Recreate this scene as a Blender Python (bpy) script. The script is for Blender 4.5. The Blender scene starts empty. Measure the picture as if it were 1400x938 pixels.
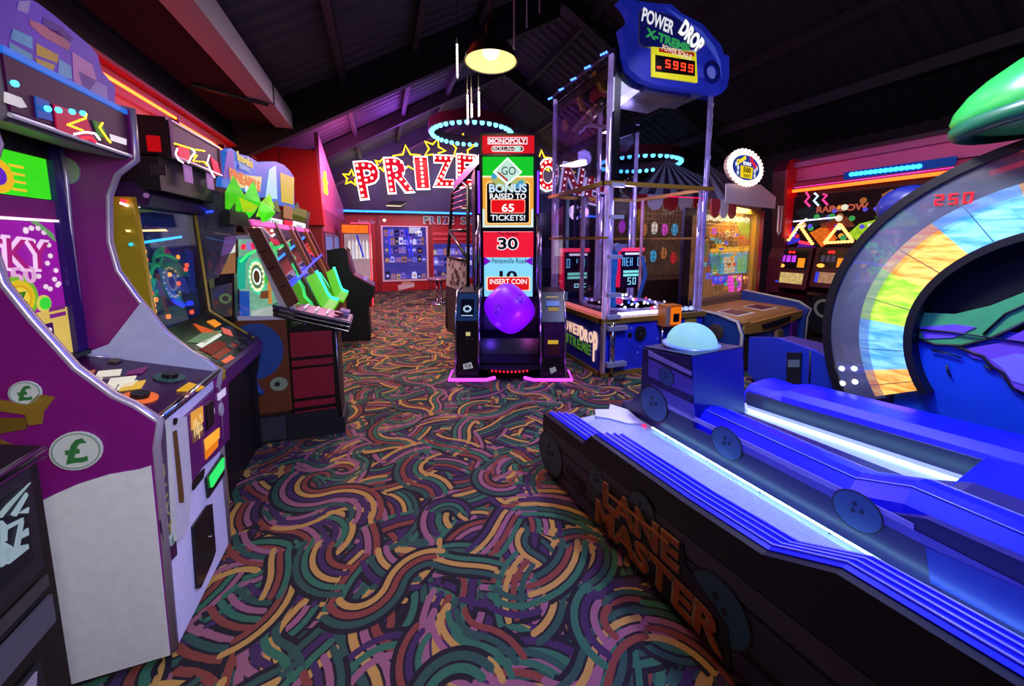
import bpy, math, random
from mathutils import Vector, Matrix
random.seed(7)
SC = bpy.context.scene
COL = SC.collection
PI = math.pi
# ------------------------------------------------------------------ camera, world, lights, exposure
cam = bpy.data.cameras.new('camera'); camo = bpy.data.objects.new('camera', cam); COL.objects.link(camo)
cam.sensor_width = 36.0; cam.lens = 508 / 1400 * 36
cam.shift_y = -81 / 1400
cam.clip_start = 0.02
camo.location = (0, 0, 1.45)
camo.rotation_euler = (math.radians(90 - 6.5), 0, math.radians(-19.5))
SC.camera = camo
w = bpy.data.worlds.new('night'); SC.world = w; w.use_nodes = True
w.node_tree.nodes['Background'].inputs[0].default_value = (0.25, 0.25, 0.4, 1)
w.node_tree.nodes['Background'].inputs[1].default_value = 0.01
SC.view_settings.view_transform = 'Standard'
SC.view_settings.look = 'None'
SC.view_settings.exposure = 0.0
SC.view_settings.gamma = 1.0
SC.view_settings.use_curve_mapping = False
def lamp(name, kind, loc, energy, color, size=0.3, aim=None, size_y=None, spot=None):
    l = bpy.data.lights.new(name, kind); l.energy = energy; l.color = color
    if kind == 'AREA':
        l.size = size
        if size_y: l.shape = 'RECTANGLE'; l.size_y = size_y
    else:
        l.shadow_soft_size = size
    if spot: l.spot_size = math.radians(spot); l.spot_blend = 0.6
    o = bpy.data.objects.new(name, l); COL.objects.link(o); o.location = loc
    if aim:
        o.rotation_euler = (Vector(aim) - Vector(loc)).to_track_quat('-Z', 'Y').to_euler()
    return o
# unseen blue light added above the bowling lanes, violet floods in the far roof, fill lights added for the room
lamp('lane_blue_fill', 'AREA', (1.9, 0.7, 2.9), 85, (0.025, 0.035, 1.0), 1.0, (1.9, 0.7, 0), 2.0)  # unseen source, added so the lane plastics turn saturated blue
lamp('mural_blue_fill', 'AREA', (1.75, 0.9, 2.6), 20, (0.15, 0.35, 1.0), 0.8, (2.9, 0.7, 0.5), 1.2)  # second unseen blue light, added to brighten the mural
lamp('roof_violet_flood', 'POINT', (0.9, 9.2, 3.6), 120, (0.42, 0.10, 1.0), 0.4)
lamp('roof_pink_flood', 'POINT', (-0.3, 8.3, 3.0), 70, (1.0, 0.15, 0.6), 0.3)
lamp('aisle_fill', 'AREA', (0.5, 4.9, 3.2), 46, (1.0, 0.8, 0.62), 0.9, (0.5, 4.7, 0))  # added fill for the aisle carpet, no fixture
lamp('near_fill', 'AREA', (0.3, 0.9, 2.9), 3, (1.0, 0.95, 0.8), 1.2, (0.3, 1.2, 0))  # added weak fill for the near carpet
lamp('far_fill', 'AREA', (0.3, 6.8, 3.0), 150, (1.0, 0.58, 0.5), 0.9, (0.3, 7.0, 0))  # added pinkish fill for the far carpet
lamp('left_fill', 'AREA', (0.6, -0.5, 1.9), 11, (0.95, 0.95, 1.0), 0.8, (-0.9, 1.4, 0.75)).data.spread = math.radians(85)  # added behind the camera to brighten the left cabinets
lamp('fascia_red_tubes', 'AREA', (-1.6, 3.4, 2.6), 9, (1.0, 0.06, 0.03), 0.15, (-1.0, 3.4, 1.6), 4.5)
lamp('tower_inner_fill', 'POINT', (2.9, 4.0, 1.9), 24, (0.85, 0.65, 1.0), 0.12)  # added to brighten the inside of the tower
lamp('tower_upper_fill', 'POINT', (2.95, 4.1, 2.7), 12, (0.4, 0.35, 1.0), 0.12)  # added bluish light for the upper tower
lamp('circus_inner_fill', 'AREA', (4.9, 3.85, 1.85), 10, (1.0, 0.75, 0.45), 0.5, (4.75, 4.3, 1.1))  # added to lift the pictures behind the mesh
lamp('right_fill', 'AREA', (2.6, 2.6, 3.1), 16, (0.75, 0.7, 1.0), 0.8, (3.6, 3.6, 0.8))  # added fill for the tower and circus side
lamp('wheel_white_fill', 'AREA', (1.9, 1.6, 2.9), 55, (0.95, 0.95, 1.0), 0.3, (2.9, 1.2, 1.2))  # added white light to grey the blue wheel ring
lamp('shop_front_fill', 'AREA', (1.2, 10.0, 2.75), 30, (1.0, 0.85, 0.8), 0.4, (1.2, 11.4, 1.2), 3.0)  # added to brighten the shop wall and its letters
lamp('cap_fill', 'SPOT', (1.5, 1.3, 3.0), 26, (0.9, 1.0, 0.9), 0.1, (2.85, 0.75, 2.1), None, 34)  # added so the cap shows green under the blue light
# ------------------------------------------------------------------ materials (all procedural)
def lin(h):
    c = [int(h[i:i + 2], 16) / 255 for i in (0, 2, 4)]
    return tuple(x / 12.92 if x <= .04045 else ((x + .055) / 1.055) ** 2.4 for x in c)
MATS = {}
def D(h, rough=.5, metal=0., noise=.12, scale=30., bump=0.):
    """painted / plastic / metal surface with fine procedural mottling"""
    k = ('d', h, rough, metal, noise, scale, bump)
    if k in MATS: return MATS[k]
    m = bpy.data.materials.new('surface_' + h); m.use_nodes = True; nt = m.node_tree
    p = nt.nodes['Principled BSDF']; c = lin(h)
    tc = nt.nodes.new('ShaderNodeTexCoord'); nz = nt.nodes.new('ShaderNodeTexNoise')
    nz.inputs['Scale'].default_value = scale; nt.links.new(tc.outputs['Object'], nz.inputs['Vector'])
    mx = nt.nodes.new('ShaderNodeMix'); mx.data_type = 'RGBA'
    mx.inputs['A'].default_value = (*[x * (1 - noise) for x in c], 1)
    mx.inputs['B'].default_value = (*[min(1, x * (1 + noise)) for x in c], 1)
    nt.links.new(nz.outputs['Fac'], mx.inputs['Factor']); nt.links.new(mx.outputs['Result'], p.inputs['Base Color'])
    p.inputs['Roughness'].default_value = rough; p.inputs['Metallic'].default_value = metal
    if bump:
        b = nt.nodes.new('ShaderNodeBump'); b.inputs['Strength'].default_value = bump; b.inputs['Distance'].default_value = .004
        nt.links.new(nz.outputs['Fac'], b.inputs['Height']); nt.links.new(b.outputs['Normal'], p.inputs['Normal'])
    MATS[k] = m; return m
def E(h, s=1., noise=0.08, scale=14.):
    """lamp, screen or lit print; elsewhere glow that stands for light falling on a part"""
    k = ('e', h, s, noise, scale)
    if k in MATS: return MATS[k]
    m = bpy.data.materials.new('lit_' + h); m.use_nodes = True; nt = m.node_tree
    p = nt.nodes['Principled BSDF']; c = lin(h)
    p.inputs['Base Color'].default_value = (*[x * .18 for x in c], 1); p.inputs['Roughness'].default_value = .5; p.inputs['Specular IOR Level'].default_value = .12
    tc = nt.nodes.new('ShaderNodeTexCoord'); nz = nt.nodes.new('ShaderNodeTexNoise')
    nz.inputs['Scale'].default_value = scale; nt.links.new(tc.outputs['Object'], nz.inputs['Vector'])
    mx = nt.nodes.new('ShaderNodeMix'); mx.data_type = 'RGBA'
    mx.inputs['A'].default_value = (*[x * (1 - 2 * noise) for x in c], 1)
    mx.inputs['B'].default_value = (*[x * (1 + 2 * noise) for x in c], 1)
    nt.links.new(nz.outputs['Fac'], mx.inputs['Factor']); nt.links.new(mx.outputs['Result'], p.inputs['Emission Color'])
    p.inputs['Emission Strength'].default_value = s
    MATS[k] = m; return m
def GLASS(h='ffffff', refl=.10, tint=.96, fr=.6, frost=0.):
    k = ('g', h, refl, tint, fr, frost)
    if k in MATS: return MATS[k]
    m = bpy.data.materials.new('clear_acrylic'); m.use_nodes = True; nt = m.node_tree; nt.nodes.clear()
    o = nt.nodes.new('ShaderNodeOutputMaterial'); t = nt.nodes.new('ShaderNodeBsdfTransparent'); g = nt.nodes.new('ShaderNodeBsdfGlossy')
    t.inputs[0].default_value = (*[x * tint for x in lin(h)], 1); g.inputs['Roughness'].default_value = .03
    lw_ = nt.nodes.new('ShaderNodeLayerWeight'); lw_.inputs[0].default_value = .25
    ma = nt.nodes.new('ShaderNodeMath'); ma.operation = 'MULTIPLY_ADD'; ma.inputs[1].default_value = fr; ma.inputs[2].default_value = refl
    nt.links.new(lw_.outputs['Fresnel'], ma.inputs[0])
    mx = nt.nodes.new('ShaderNodeMixShader')
    nt.links.new(ma.outputs[0], mx.inputs[0]); nt.links.new(t.outputs[0], mx.inputs[1]); nt.links.new(g.outputs[0], mx.inputs[2]); nt.links.new(mx.outputs[0], o.inputs[0])
    if frost:                                   # cloudy acrylic
        d = nt.nodes.new('ShaderNodeBsdfDiffuse'); d.inputs[0].default_value = (.75, .78, .82, 1); m2 = nt.nodes.new('ShaderNodeMixShader')
        nz = nt.nodes.new('ShaderNodeTexNoise'); nz.inputs['Scale'].default_value = 5; q = nt.nodes.new('ShaderNodeMath'); q.operation = 'MULTIPLY'; q.inputs[1].default_value = frost * 2
        nt.links.new(nz.outputs['Fac'], q.inputs[0]); nt.links.new(q.outputs[0], m2.inputs[0]); nt.links.new(mx.outputs[0], m2.inputs[1]); nt.links.new(d.outputs[0], m2.inputs[2]); nt.links.new(m2.outputs[0], o.inputs[0])
    MATS[k] = m; return m
def WOODLIT(h1, h2, s):
    """back-lit printed wood grain"""
    m = bpy.data.materials.new('lit_wood_print'); m.use_nodes = True; nt = m.node_tree; p = nt.nodes['Principled BSDF']
    tc = nt.nodes.new('ShaderNodeTexCoord'); mp = nt.nodes.new('ShaderNodeMapping'); mp.inputs['Scale'].default_value = (1, 2.5, 11)
    nz = nt.nodes.new('ShaderNodeTexNoise'); nz.inputs['Scale'].default_value = 3; nz.inputs['Detail'].default_value = 6; nz.inputs['Distortion'].default_value = .6
    r = nt.nodes.new('ShaderNodeValToRGB'); r.color_ramp.elements[0].position = .35; r.color_ramp.elements[1].position = .65
    r.color_ramp.elements[0].color = (*lin(h1), 1); r.color_ramp.elements[1].color = (*lin(h2), 1)
    nt.links.new(tc.outputs['Object'], mp.inputs[0]); nt.links.new(mp.outputs[0], nz.inputs['Vector']); nt.links.new(nz.outputs['Fac'], r.inputs[0])
    nt.links.new(r.outputs[0], p.inputs['Emission Color']); nt.links.new(r.outputs[0], p.inputs['Base Color']); p.inputs['Emission Strength'].default_value = s
    p.inputs['Roughness'].default_value = .3
    return m
CHROME = D('c8c8d0', .15, 1.); STEEL = D('8a8a92', .3, 1.); BLACK = D('0c0b0e', .35); MATT = D('121014', .8)
GOLD = D('b08a3a', .35, .6); CLEAR = GLASS(); WHITE_LAMP = E('fff4e0', 3.)
# ------------------------------------------------------------------ geometry helpers
class G:
    def __init__(s): s.v = []; s.f = []
    def add(s, v, f):
        n = len(s.v); s.v += [tuple(q) for q in v]; s.f += [tuple(i + n for i in q) for q in f]; return s
    def box(s, x0, x1, y0, y1, z0, z1):
        return s.add([(x, y, z) for z in (z0, z1) for x, y in ((x0, y0), (x1, y0), (x1, y1), (x0, y1))],
                     [(3, 2, 1, 0), (4, 5, 6, 7), (0, 1, 5, 4), (1, 2, 6, 5), (2, 3, 7, 6), (3, 0, 4, 7)])
    def prism(s, pts, vec):
        p = [Vector(q) for q in pts]; vec = Vector(vec); n = len(p)
        return s.add(p + [q + vec for q in p], [tuple(range(n))[::-1], tuple(range(n, 2 * n))] + [(i, (i + 1) % n, (i + 1) % n + n, i + n) for i in range(n)])
    def tube(s, path, r, n=8, closed=False):
        p = [Vector(q) for q in path]; m = len(p); rings = []
        up = None
        for i in range(m):
            a = p[(i - 1) % m] if (closed or i) else p[0]; b = p[(i + 1) % m] if (closed or i < m - 1) else p[-1]
            t = (b - a).normalized()
            if up is None: up = t.orthogonal().normalized()
            else: up = (up - t * up.dot(t)).normalized()
            sd = t.cross(up)
            rings.append([p[i] + (up * math.cos(2 * PI * k / n) + sd * math.sin(2 * PI * k / n)) * r for k in range(n)])
        f = []
        for i in range(m if closed else m - 1):
            j = (i + 1) % m
            f += [(i * n + k, i * n + (k + 1) % n, j * n + (k + 1) % n, j * n + k) for k in range(n)]
        if not closed: f += [tuple(range(n))[::-1], tuple(range((m - 1) * n, m * n))]
        return s.add([q for r_ in rings for q in r_], f)
    def lathe(s, prof, c, n=24, ax=(0, 0, 1), caps=True):
        ax = Vector(ax).normalized(); a = ax.orthogonal().normalized(); b = ax.cross(a); c = Vector(c); v = []; f = []
        for r, z in prof:
            v += [c + ax * z + (a * math.cos(2 * PI * k / n) + b * math.sin(2 * PI * k / n)) * r for k in range(n)]
        for i in range(len(prof) - 1):
            f += [(i * n + k, i * n + (k + 1) % n, (i + 1) * n + (k + 1) % n, (i + 1) * n + k) for k in range(n)]
        return s.add(v, f + ([tuple(range(n))[::-1], tuple(range((len(prof) - 1) * n, len(prof) * n))] if caps else []))
    def ball(s, c, r, n=8, m=5):
        r = (r, r, r) if not isinstance(r, tuple) else r
        v = [(c[0], c[1], c[2] - r[2])]; f = []
        for i in range(1, m):
            t = PI * i / m
            v += [(c[0] + r[0] * math.sin(t) * math.cos(2 * PI * k / n), c[1] + r[1] * math.sin(t) * math.sin(2 * PI * k / n), c[2] - r[2] * math.cos(t)) for k in range(n)]
        v.append((c[0], c[1], c[2] + r[2])); L = len(v) - 1
        f += [(0, 1 + (k + 1) % n, 1 + k) for k in range(n)]
        for i in range(m - 2):
            f += [(1 + i * n + k, 1 + i * n + (k + 1) % n, 1 + (i + 1) * n + (k + 1) % n, 1 + (i + 1) * n + k) for k in range(n)]
        f += [(L, 1 + (m - 2) * n + k, 1 + (m - 2) * n + (k + 1) % n) for k in range(n)]
        return s.add(v, f)
def root(name, label, cat, loc=(0, 0, 0), group=None):
    o = bpy.data.objects.new(name, None); COL.objects.link(o); o.location = loc; o.empty_display_size = .1
    o['label'] = label; o['category'] = cat
    if group: o['group'] = group
    o['abs'] = loc
    return o
def part(name, g, mat, par=None, smooth=False, label=None, stuff=False):
    """link g (world coordinates) as one mesh object under par"""
    off = Vector(par['abs']) if par else Vector((0, 0, 0))
    me = bpy.data.meshes.new(name); me.from_pydata([tuple(Vector(q) - off) for q in g.v], [], g.f); me.update()
    if smooth: me.polygons.foreach_set('use_smooth', [True] * len(me.polygons))
    me.materials.append(mat)
    o = bpy.data.objects.new(name, me); COL.objects.link(o)
    if par: o.parent = par
    o['abs'] = tuple(off)
    if label: o['label'] = label
    if stuff: o['kind'] = 'stuff'
    return o
def struct(name, g, mat, par=None):
    o = part(name, g, mat, par)
    if not par: o['kind'] = 'structure'
    return o
def single(name, g, mat, label, cat, group=None, smooth=False):
    o = part(name, g, mat, None, smooth); o['label'] = label; o['category'] = cat
    if group: o['group'] = group
    return o
def bulbs(par, name, pts, r, mat, n=6, m=4, stuff=None):
    """one object per bulb sharing one mesh; tiny ones joined as stuff"""
    if stuff:
        g = G()
        for q in pts: g.ball(q, r, n, m)
        return part(name, g, mat, par, stuff=True)
    off = Vector(par['abs']) if par else Vector((0, 0, 0))
    me = bpy.data.meshes.new(name); g = G().ball((0, 0, 0), r, n, m); me.from_pydata(g.v, [], g.f); me.materials.append(mat)
    for q in pts:
        o = bpy.data.objects.new(name, me); COL.objects.link(o); o.location = Vector(q) - off; o.parent = par
class Fr:
    """a plane in the room: origin, right, up; n points at the viewer's side"""
    def __init__(s, o, ex, ey):
        s.o = Vector(o); s.ex = Vector(ex).normalized(); s.ey = Vector(ey).normalized(); s.n = s.ex.cross(s.ey)
    def p(s, x, y, h=0.): return s.o + s.ex * x + s.ey * y + s.n * h
    def poly(s, r, name, mat, pts, h=.002, t=.004, **k):
        return part(name, G().prism([s.p(x, y, h) for x, y in pts], s.n * t), mat, r, **k)
    def rect(s, r, name, mat, x0, y0, x1, y1, h=.002, t=.004, **k):
        return s.poly(r, name, mat, [(x0, y0), (x1, y0), (x1, y1), (x0, y1)], h, t, **k)
    def rrect(s, r, name, mat, x0, y0, x1, y1, rad, h=.002, t=.004, **k):
        pts = []
        for cx, cy, a in ((x1 - rad, y0 + rad, -90), (x1 - rad, y1 - rad, 0), (x0 + rad, y1 - rad, 90), (x0 + rad, y0 + rad, 180)):
            pts += [(cx + rad * math.cos(math.radians(a + q)), cy + rad * math.sin(math.radians(a + q))) for q in (0, 30, 60, 90)]
        return s.poly(r, name, mat, pts, h, t, **k)
    def disc(s, r, name, mat, cx, cy, rx, ry=None, h=.002, t=.004, n=24, **k):
        ry = ry or rx
        return s.poly(r, name, mat, [(cx + rx * math.cos(2 * PI * q / n), cy + ry * math.sin(2 * PI * q / n)) for q in range(n)], h, t, **k)
    def star_pts(s, cx, cy, R, q=.42, rot=0):
        return [(cx + (R if i % 2 == 0 else R * q) * math.sin(rot + i * PI / 5), cy + (R if i % 2 == 0 else R * q) * math.cos(rot + i * PI / 5)) for i in range(10)]
    def tube(s, r, name, mat, pts, rad, h=.01, closed=False, n=6, **k):
        return part(name, G().tube([s.p(x, y, h) for x, y in pts], rad, n, closed), mat, r, smooth=True, **k)
    def ring(s, r, name, mat, cx, cy, R0, R1, a0, a1, h=0., t=.02, n=None, **k):
        n = n or max(3, int(abs(a1 - a0) / 5)); full = abs(a1 - a0) >= 360
        g = G(); v = []; f = []
        cnt = n if full else n + 1
        for i in range(cnt):
            a = math.radians(a0 + (a1 - a0) * i / n)
            for R, hh in ((R0, h), (R1, h), (R1, h + t), (R0, h + t)):
                v.append(s.p(cx + R * math.cos(a), cy + R * math.sin(a), hh))
        for i in range(n):
            b = i * 4; c = ((i + 1) % cnt) * 4
            f += [(b + q, b + (q + 1) % 4, c + (q + 1) % 4, c + q) for q in range(4)]
        if not full: f += [(0, 1, 2, 3), (n * 4, n * 4 + 1, n * 4 + 2, n * 4 + 3)]
        g.add(v, f); return part(name, g, mat, r, **k)
    def text(s, r, name, mat, txt, cx, cy, w, hgt, h=.008, t=.003, bold=.0, rot=0., bend=0., **k):
        cu = bpy.data.curves.new('t', 'FONT'); cu.body = txt; cu.align_x = 'CENTER'; cu.align_y = 'CENTER'; cu.offset = bold; cu.resolution_u = 3
        cu.space_line = .85
        ob = bpy.data.objects.new('t', cu); me = bpy.data.meshes.new_from_object(ob)
        V = [v.co.copy() for v in me.vertices]; F = [tuple(q.vertices) for q in me.polygons]
        bpy.data.objects.remove(ob); bpy.data.curves.remove(cu); bpy.data.meshes.remove(me)
        if not V: return None
        x0 = min(v.x for v in V); x1 = max(v.x for v in V); y0 = min(v.y for v in V); y1 = max(v.y for v in V)
        sx = w / (x1 - x0); sy = hgt / (y1 - y0); mx = (x0 + x1) / 2; my = (y0 + y1) / 2; cr = math.cos(rot); sr = math.sin(rot)
        P = []
        for v in V:
            a = (v.x - mx) * sx; b = (v.y - my) * sy; b += bend * (1 - (2 * a / w) ** 2) if bend else 0
            P.append((cx + a * cr - b * sr, cy + a * sr + b * cr))
        n = len(P); ec = {}
        for q in F:
            for i in range(len(q)):
                e = (q[i], q[(i + 1) % len(q)]); kk = (min(e), max(e)); ec[kk] = None if kk in ec else e
        g = G(); g.add([s.p(a, b, h + t) for a, b in P] + [s.p(a, b, h) for a, b in P], F + [(e[1], e[0], e[0] + n, e[1] + n) for e in ec.values() if e])
        return part(name, g, mat, r, **k)
    def digits(s, r, name, mat, txt, x, y, w, hgt, h=.006):
        """seven-segment lettering"""
        seg = {'0': 'abcdef', '1': 'bc', '2': 'abged', '3': 'abgcd', '4': 'fgbc', '5': 'afgcd', '6': 'afgedc', '7': 'abc', '8': 'abcdefg', '9': 'abfgcd', '-': 'g', 'H': 'bcefg', 'E': 'adefg', 'N': 'abcef', 'S': 'afgcd', 'o': 'cdeg', 'c': 'deg', "'": 'f', ' ': ''}
        L = len(txt); cw = w / L; o = None; b = cw * .12; sw = cw * .62
        for i, ch in enumerate(txt):
            X = x + i * cw + cw * .15; g = G()
            for q in seg.get(ch, ''):
                y2 = hgt / 2
                R = {'a': (X, y + hgt - b, X + sw, y + hgt), 'd': (X, y, X + sw, y + b), 'g': (X, y + y2 - b / 2, X + sw, y + y2 + b / 2),
                     'f': (X, y + y2, X + b, y + hgt), 'e': (X, y, X + b, y + y2), 'b': (X + sw - b, y + y2, X + sw, y + hgt), 'c': (X + sw - b, y, X + sw, y + y2)}[q]
                g.prism([s.p(R[0], R[1], h), s.p(R[2], R[1], h), s.p(R[2], R[3], h), s.p(R[0], R[3], h)], s.n * .003)
            if g.v: o = part(name, g, mat, r)
        return o
Zf = Fr((-0.8,0,0),(0,1,0),(0,0,1))
Af = Fr((-0.735,0,0),(0,1,0),(0,0,1))
As = Fr((0,1.464,0),(1,0,0),(0,0,1))
Ai = Fr((0,1.96,0),(1,0,0),(0,0,1))
Ad = Fr((-0.7,0,0.87),(0,1,0),(-0.9623,0,0.272))
Asc = Fr((-1.16,0,0),(0,1,0),(0,0,1))
Am = Fr((-0.93,0,0),(0,1,0),(0,0,1))
At = Fr((-1,0,0),(0,1,0),(0,0,1))
Bp = Fr((-1.07,0,0.96),(0,1,0),(-0.04682,0,0.9989))
Bd = Fr((-0.8,0,0.77),(0,1,0),(-0.7612,0,0.6485))
Bm = Fr((-0.95,0,0),(0,1,0),(0,0,1))
Bx = Fr((0,2.33,0),(1,0,0),(0,0,1))
Ps = Fr((0,2.98,0),(1,0,0),(0,0,1))
Pi = Fr((0,3.12,0),(1,0,0),(0,0,1))
Pw = Fr((-0.81,0,1.54),(0,1,0),(-0.3651,0,0.931))
Pq = Fr((-0.95,0,1.54),(0,1,0),(-0.3651,0,0.931))
Pg = Fr((-0.95,0,0),(0,1,0),(0,0,1))
Pd = Fr((-0.23,0,0.87),(0,1,0),(-0.9466,0,0.3223))
Px = Fr((0,2.96,0),(1,0,0),(0,0,1))
Rs = Fr((-0.9,0,0),(0,1,0),(0,0,1))
Fw = Fr((0,11.4,0),(1,0,0),(0,0,1))
Fp = Fr((0,11.2,0),(1,0,0),(0,0,1))
Cl = Fr((0,8.7,0),(1,0,0),(0,0,1))
Mf = Fr((1.26,3.57,0),(0.9426,-0.3338,0),(0,0,1))
Ms = Fr((1.46,4.136,0),(0.9426,-0.3338,0),(0,0,1))
Tl = Fr((2.188,0,0),(0,-1,0),(0,0,1))
Tf = Fr((0,3.31,0),(1,0,0),(0,0,1))
Cw = Fr((3.456,3.636,0),(0.9703,0.2419,0),(0,0,1))
Cc = Fr((3.65,2.86,0),(0.9703,0.2419,0),(0,0,1))
Fm = Fr((6.2,0,0),(0,-1,0),(0,0,1))
Wh = Fr((2.9,0,0),(0,-1,0),(0,0,1))
Ls = Fr((0.931,1.993,0),(0.104,-0.9946,0),(0,0,1))
Ld = Fr((1.478,2.05,0),(0.104,-0.9946,0),(0,0,1))
Bk = Fr((0,5.5,0),(1,0,0),(0,0,1))
# ------------------------------------------------------------------ the setting
def carpet():
    fl = struct('floor', G().box(-2.2, 8.2, -1.6, 11.6, -.1, 0), D('1a1017', .95, 0, .4, 90, .4))
    pal = ['3a2044', '2c6444', 'b48a3e', '8e5664', '7a3828', '264a3a']
    mats = [D('150d14', .95, 0, .4, 200, .3)] + [D(c, .95, 0, .35, 260, .5) for c in pal]
    V = []; F = []; MI = []
    rnd = random.Random(11)
    def strip(path, r0, r1, z, mi, round_=True):
        """band between offsets r0 and r1 of a path of (x, y, nx, ny), ends rounded"""
        hw = (r1 - r0) / 2; mid = (r0 + r1) / 2; L = []; R = []
        for i, (x, y, nx, ny) in enumerate(path):
            L.append((x + nx * r1, y + ny * r1)); R.append((x + nx * r0, y + ny * r0))
        def cap(q, p2):
            x, y, nx, ny = q; tx, ty = x - p2[0], y - p2[1]; l = math.hypot(tx, ty); tx /= l; ty /= l
            return [(x + nx * (mid + hw * math.cos(a)) + tx * hw * math.sin(a), y + ny * (mid + hw * math.cos(a)) + ty * hw * math.sin(a)) for a in (PI * .25, PI * .5, PI * .75)]
        b = len(V)
        for q in L: V.append((*q, z))
        for q in R: V.append((*q, z))
        n = len(path)
        for i in range(n - 1):
            F.append((b + i, b + n + i, b + n + i + 1, b + i + 1)); MI.append(mi)
        for q, s, i in ((path[0], path[1], 0), (path[-1], path[-2], n - 1)) if round_ else ():
            c = len(V)
            for p_ in cap(q, s): V.append((*p_, z))
            F.append((b + i, c, c + 1, c + 2, b + n + i)); MI.append(mi)
    def arc(cx, cy, R, a0, a1, flip):
        n = max(4, int(abs(a1 - a0) / .17)); out = []
        for i in range(n + 1):
            a = a0 + (a1 - a0) * i / n; s = -1 if flip else 1
            out.append((cx + R * math.cos(a), cy + R * math.sin(a), s * math.cos(a), s * math.sin(a)))
        return out
    def group(x, y):
        k = rnd.choice((2, 3, 3, 4, 4, 5)); wd = rnd.uniform(.022, .030); gap = .009
        tot = k * (wd + gap); R = rnd.uniform(tot / 2 + .035, .28) if rnd.random() < .75 else rnd.uniform(.28, .5)
        a = rnd.uniform(0, 2 * PI); sp = rnd.uniform(.15, .45) / R; sp = min(sp, 3.6)
        cx = x - R * math.cos(a + sp / 2); cy = y - R * math.sin(a + sp / 2)
        path = arc(cx, cy, R, a, a + sp, False)
        if rnd.random() < .35 and R < .5:         # an S: the next arc bends the other way
            e = a + sp; R2 = R
            c2x = cx + (R + R2) * math.cos(e); c2y = cy + (R + R2) * math.sin(e)
            path += arc(c2x, c2y, R2, e + PI, e + PI - sp * rnd.uniform(.5, 1), True)[1:]
        z = rnd.uniform(.0006, .0055)
        strip(path[1:-1] if len(path) > 5 else path, -tot / 2 - .014, tot / 2 + .014, z, 0, False)
        cols = rnd.sample(range(1, 7), min(k, 6))
        for i in range(k):
            r0 = -tot / 2 + i * (wd + gap) + gap / 2
            cut0 = rnd.choice((0, 0, 1)) if len(path) > 7 else 0; cut1 = rnd.choice((0, 0, 1)) if len(path) > 7 else 0
            strip(path[cut0:len(path) - cut1], r0, r0 + wd, z + .0003, cols[i % len(cols)])
    def fill(x0, x1, y0, y1, dens):
        for _ in range(int((x1 - x0) * (y1 - y0) * dens)): group(rnd.uniform(x0, x1), rnd.uniform(y0, y1))
    fill(-1.0, 1.5, .3, 4.2, 120); fill(-.9, 3.0, 4.2, 8.2, 75); fill(1.5, 5.2, 2.2, 4.2, 40); fill(-.9, 3.5, 8.2, 11.2, 30)
    me = bpy.data.meshes.new('carpet_swirl'); me.from_pydata(V, [], F)
    for m in mats: me.materials.append(m)
    me.polygons.foreach_set('material_index', MI); me.update()
    o = bpy.data.objects.new('carpet_swirl', me); COL.objects.link(o); o.parent = fl; o['kind'] = 'stuff'
carpet()
WALLRED = D('7a1420', .6); DARKWALL = D('1a1420', .8)
RX = 3.0; RZ = 5.75; SL = .56
def roof_z(x): return RZ - SL * abs(x - RX)
def corrugated(x0, x1, y0, y1, off=0.):
    """roof sheet, ribs running up the slope"""
    g = G(); n = int((y1 - y0) / .055); v = []; f = []
    for i in range(n + 1):
        y = y0 + (y1 - y0) * i / n; h = (0, .03, .03, 0)[i % 4]
        for x in (x0, x1): v.append((x, y, roof_z(x) + h + off))
    for i in range(n): f.append((2 * i, 2 * i + 1, 2 * i + 3, 2 * i + 2))
    return g.add(v, f)
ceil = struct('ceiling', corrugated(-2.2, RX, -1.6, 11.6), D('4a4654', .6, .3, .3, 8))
part('roof_sheet', corrugated(RX, 8.2, -1.6, 11.6), D('16141b', .7, .2, .3, 8), ceil)  # right slope in a darker copy, its shade put into the colour
RAFT_LIT = D('2c2230', .7)
for y in (1.9, 6.05, 9.0):
    for sx, xe in ((-1, -2.1), (1, 8.1)):
        d = .55 if y == 6.05 and sx < 0 else .3
        part('rafter', G().prism([(RX, y, RZ - .02), (xe, y, roof_z(xe) - .02), (xe, y, roof_z(xe) - d), (RX, y, RZ - d)], (0, .14, 0)), RAFT_LIT if y > 7 and sx < 0 else D('121116', .8), ceil)  # lit violet copy at far left, shaded copy elsewhere
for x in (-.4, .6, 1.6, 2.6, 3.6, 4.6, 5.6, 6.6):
    z = roof_z(x); part('purlin', G().box(x - .04, x + .04, -1.5, 11.5, z - .16, z - .01), D('2e2436' if x < 3 else '151219', .7), ceil)  # purlins right of the ridge carry their shade in the colour
sof = struct('trim_1', G().box(-2.1, -1.27, -1.5, 6.0, 3.02, 3.08), D('17121a', .9)); 
bm = struct('trim_2', G().box(-1.27, -1.06, -1.5, 5.98, 2.98, 3.2), D('b9b0b4', .5)); 
part('joint_strip', G().box(-1.28, -1.05, 5.0, 5.012, 2.975, 3.2), BLACK, bm)
wl = struct('wall_left', G().box(-2.1, -1.85, -1.5, 11.5, 0, 3.05), D('251319', .8))
part('fascia_board', G().box(-1.86, -1.8, -1.4, 6.9, 2.28, 2.72), D('8c1018', .5), wl)
part('fascia_ledge', G().box(-1.86, -1.74, -1.4, 6.9, 2.70, 2.73), D('a8324a', .4), wl)
part('fascia_lower_lip', G().box(-1.86, -1.74, -1.4, 6.9, 2.26, 2.30), D('b06078', .4), wl)
NEONRED = E('ff4614', 12., 0)
nt = root('neon_tube', 'long red neon tube along the fascia above the left hand machines', 'neon light', (-1.69, 3.5, 2.56))
part('glass_tube', G().tube([(-1.70, -.5, 2.57), (-1.70, 4.33, 2.56)], .012), NEONRED, nt, True)
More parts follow.
